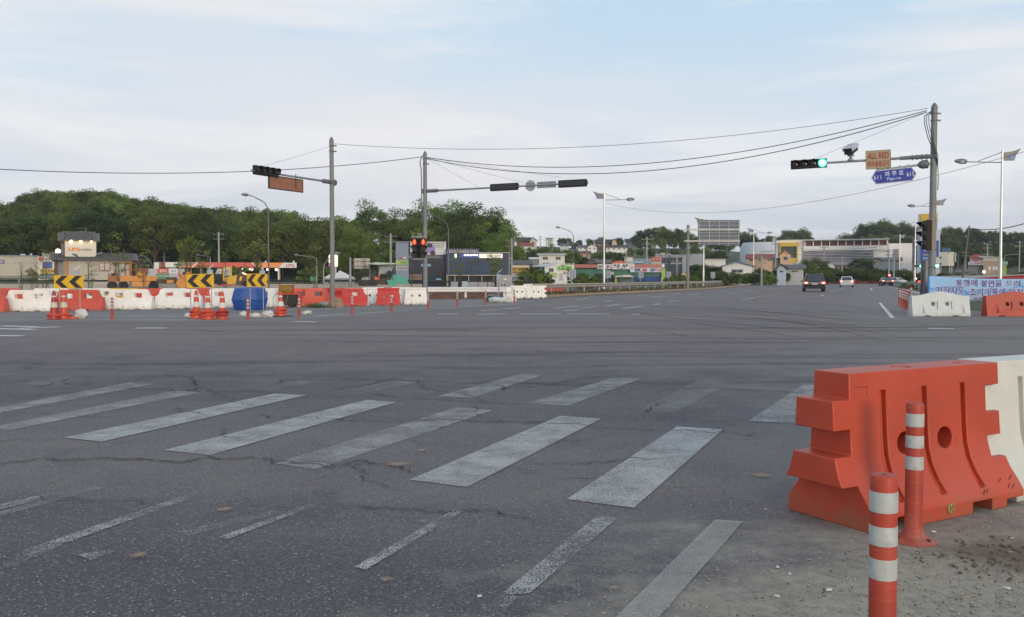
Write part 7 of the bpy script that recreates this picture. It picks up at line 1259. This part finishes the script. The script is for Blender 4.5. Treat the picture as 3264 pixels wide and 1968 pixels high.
# orange brown ornamental trees near the barn
# saplings with thin stems
SAP = [tree_proto('young_tree', 31, 8, 1.6, 2.6, LF3, 20, 620, .15, .62, trunk=.045, stems=3, cat='tree', shell=.2), tree_proto('young_tree', 32, 8, 1.3, 2.8, LF3, 16, 380, .13, .6, trunk=.04, stems=3, shell=.2), tree_proto('young_tree', 33, 8, 1.7, 2.4, LF3, 22, 1000, .15, .7, trunk=.045, stems=3, shell=.2), tree_proto('young_tree', 34, 8, .9, 3.0, LF3, 10, 90, .11, .7, trunk=.04, stems=4, shell=.2)]
for i, (k, px, top, Y, lab) in enumerate(((3,70,815,62,'bare sapling at far left before the cream warehouse'),(3,115,810,64,'second bare sapling before the cream warehouse'),(3,138,790,60,'thin sapling left of the small blue windowed shop'),(3,150,785,62,'thin sapling before the yellow banner shop'),(1,292,835,66,'small sapling before the tiled house'),(1,380,735,66,'tall sparse young tree before the tiled house roof'),(1,460,790,68,'sparse young tree over the orange road machine'),(0,598,738,70,'leafy young tree rising over the filling station canopy left half'),(1,640,760,74,'sparse young tree beside the first leafy one'),(0,820,752,72,'leafy young tree rising over the canopy at the orange part'),(3,720,780,75,'bare young tree by the middle utility pole'),(1,1005,780,76,'bare branched young tree left of the left signal pole'),(3,1161,800,72,'bare sapling before the small pale road sign'),(3,1313,820,74,'bare sapling left of the second signal pole'),(1,1465,790,80,'young tree before the left half of the blue showroom'),(3,1505,800,80,'bare sapling before the middle of the blue showroom'),(2,1575,812,78,'leafy young tree before the right half of the blue showroom'),(1,1810,795,110,'young tree before the white gabled shop'),(3,1860,850,115,'bare sapling before the green shop at left'),(1,1980,850,120,'young tree before the green shop awning'),(3,2157,830,140,'bare sapling before the grey modern building'),(2,102,852,66,'small dense sapling low at far left'),(3,1680,862,90,'pair of pale stems before the yellow sign shop'))):
    plant(SAP[k], px, Y, Z(top, Y), lab, 'staked young trees along the works', z=0.2, hp=8)
# pointed evergreens and low shrubs
SH = [tree_proto('shrub', 41, 2.4, 1.5, 1.1, LF2, 20, 1500, .13, .5, trunk=.05, cat='shrub'), tree_proto('shrub', 42, 2.2, 1.7, 1.0, LF1, 20, 1500, .13, .5, trunk=.05, cat='shrub')]
for i, (px, Y, h) in enumerate(((985,150,3),(1012,152,3.6),(1690,100,2.4),(1710,104,2.6),(1722,110,2),(1835,112,1.8),(1870,114,2.2),(1890,120,1.6),(2140,135,2),(2165,140,2),(2200,138,2),(2300,160,2.4),(2350,165,2.2),(2390,170,2.4),(2440,172,2),(2520,190,2),(2560,200,2.4),(2600,205,2.2),(2650,210,2.5),(2700,215,2.4),(2880,120,.9),(2910,110,.8),(2600,195,2.6),(2480,180,3),(2450,165,2.5),(700,150,3),(760,152,3.5),(600,150,3))):
    plant(SH[i % 2], px, Y, h, 'low green shrub beyond the far rail '+('left of' if px < 1350 else 'right of')+' the second signal pole', 'low shrubs beyond the rails '+('at left' if px < 1350 else 'at right'), hp=(2.4, 2.2)[i % 2])
# scrub strip along the guardrail
r = random.Random(77); q = MB()
for i in range(3800):
    u = r.random(); k = u*(len(gp)-1); j = int(k); p = gp[j].lerp(gp[min(j+1, len(gp)-1)], k-j); yy = r.uniform(-.3, 1.2); h = r.uniform(.1, .4); d = r.uniform(0, 3.1); w_ = r.uniform(.04, .12); x_ = p.x+r.uniform(-.3, .3); y_ = p.y+yy
    q.quad((x_-w_*math.cos(d), y_-w_*math.sin(d), .0), (x_+w_*math.cos(d), y_+w_*math.sin(d), .0), (x_+r.uniform(-.1, .1), y_, h))
tag(q.build('scrub', mat('dry scrub', (.13,.11,.045), .9, .5, 1.5), fix=False), 'dry grassy scrub growing under the long guardrail', 'scrub', kind='stuff')
for o in list(C.objects):     # unused prototypes
    if o.parent is None and o.location.z < -90:
        for c in list(o.children): bpy.data.objects.remove(c)
        bpy.data.objects.remove(o)
for k in _bp.values():
    pass

# ------------------------------------------------------------------ haze
q = MB(); q.box(-900, -60, -1.2, 900, 760, 62); ho = q.build('haze', [])
hm_ = bpy.data.materials.new('thin evening haze'); hm_.use_nodes = True; t = hm_.node_tree; t.nodes.remove(t.nodes['Principled BSDF']); v = t.nodes.new('ShaderNodeVolumePrincipled'); v.inputs['Color'].default_value = (.80,.87,1,1); v.inputs['Density'].default_value = .00018; v.inputs['Anisotropy'].default_value = .2
t.links.new(v.outputs[0], t.nodes['Material Output'].inputs['Volume']); ho.data.materials.append(hm_); tag(ho, kind='stuff', label='thin pale evening haze over the whole place')
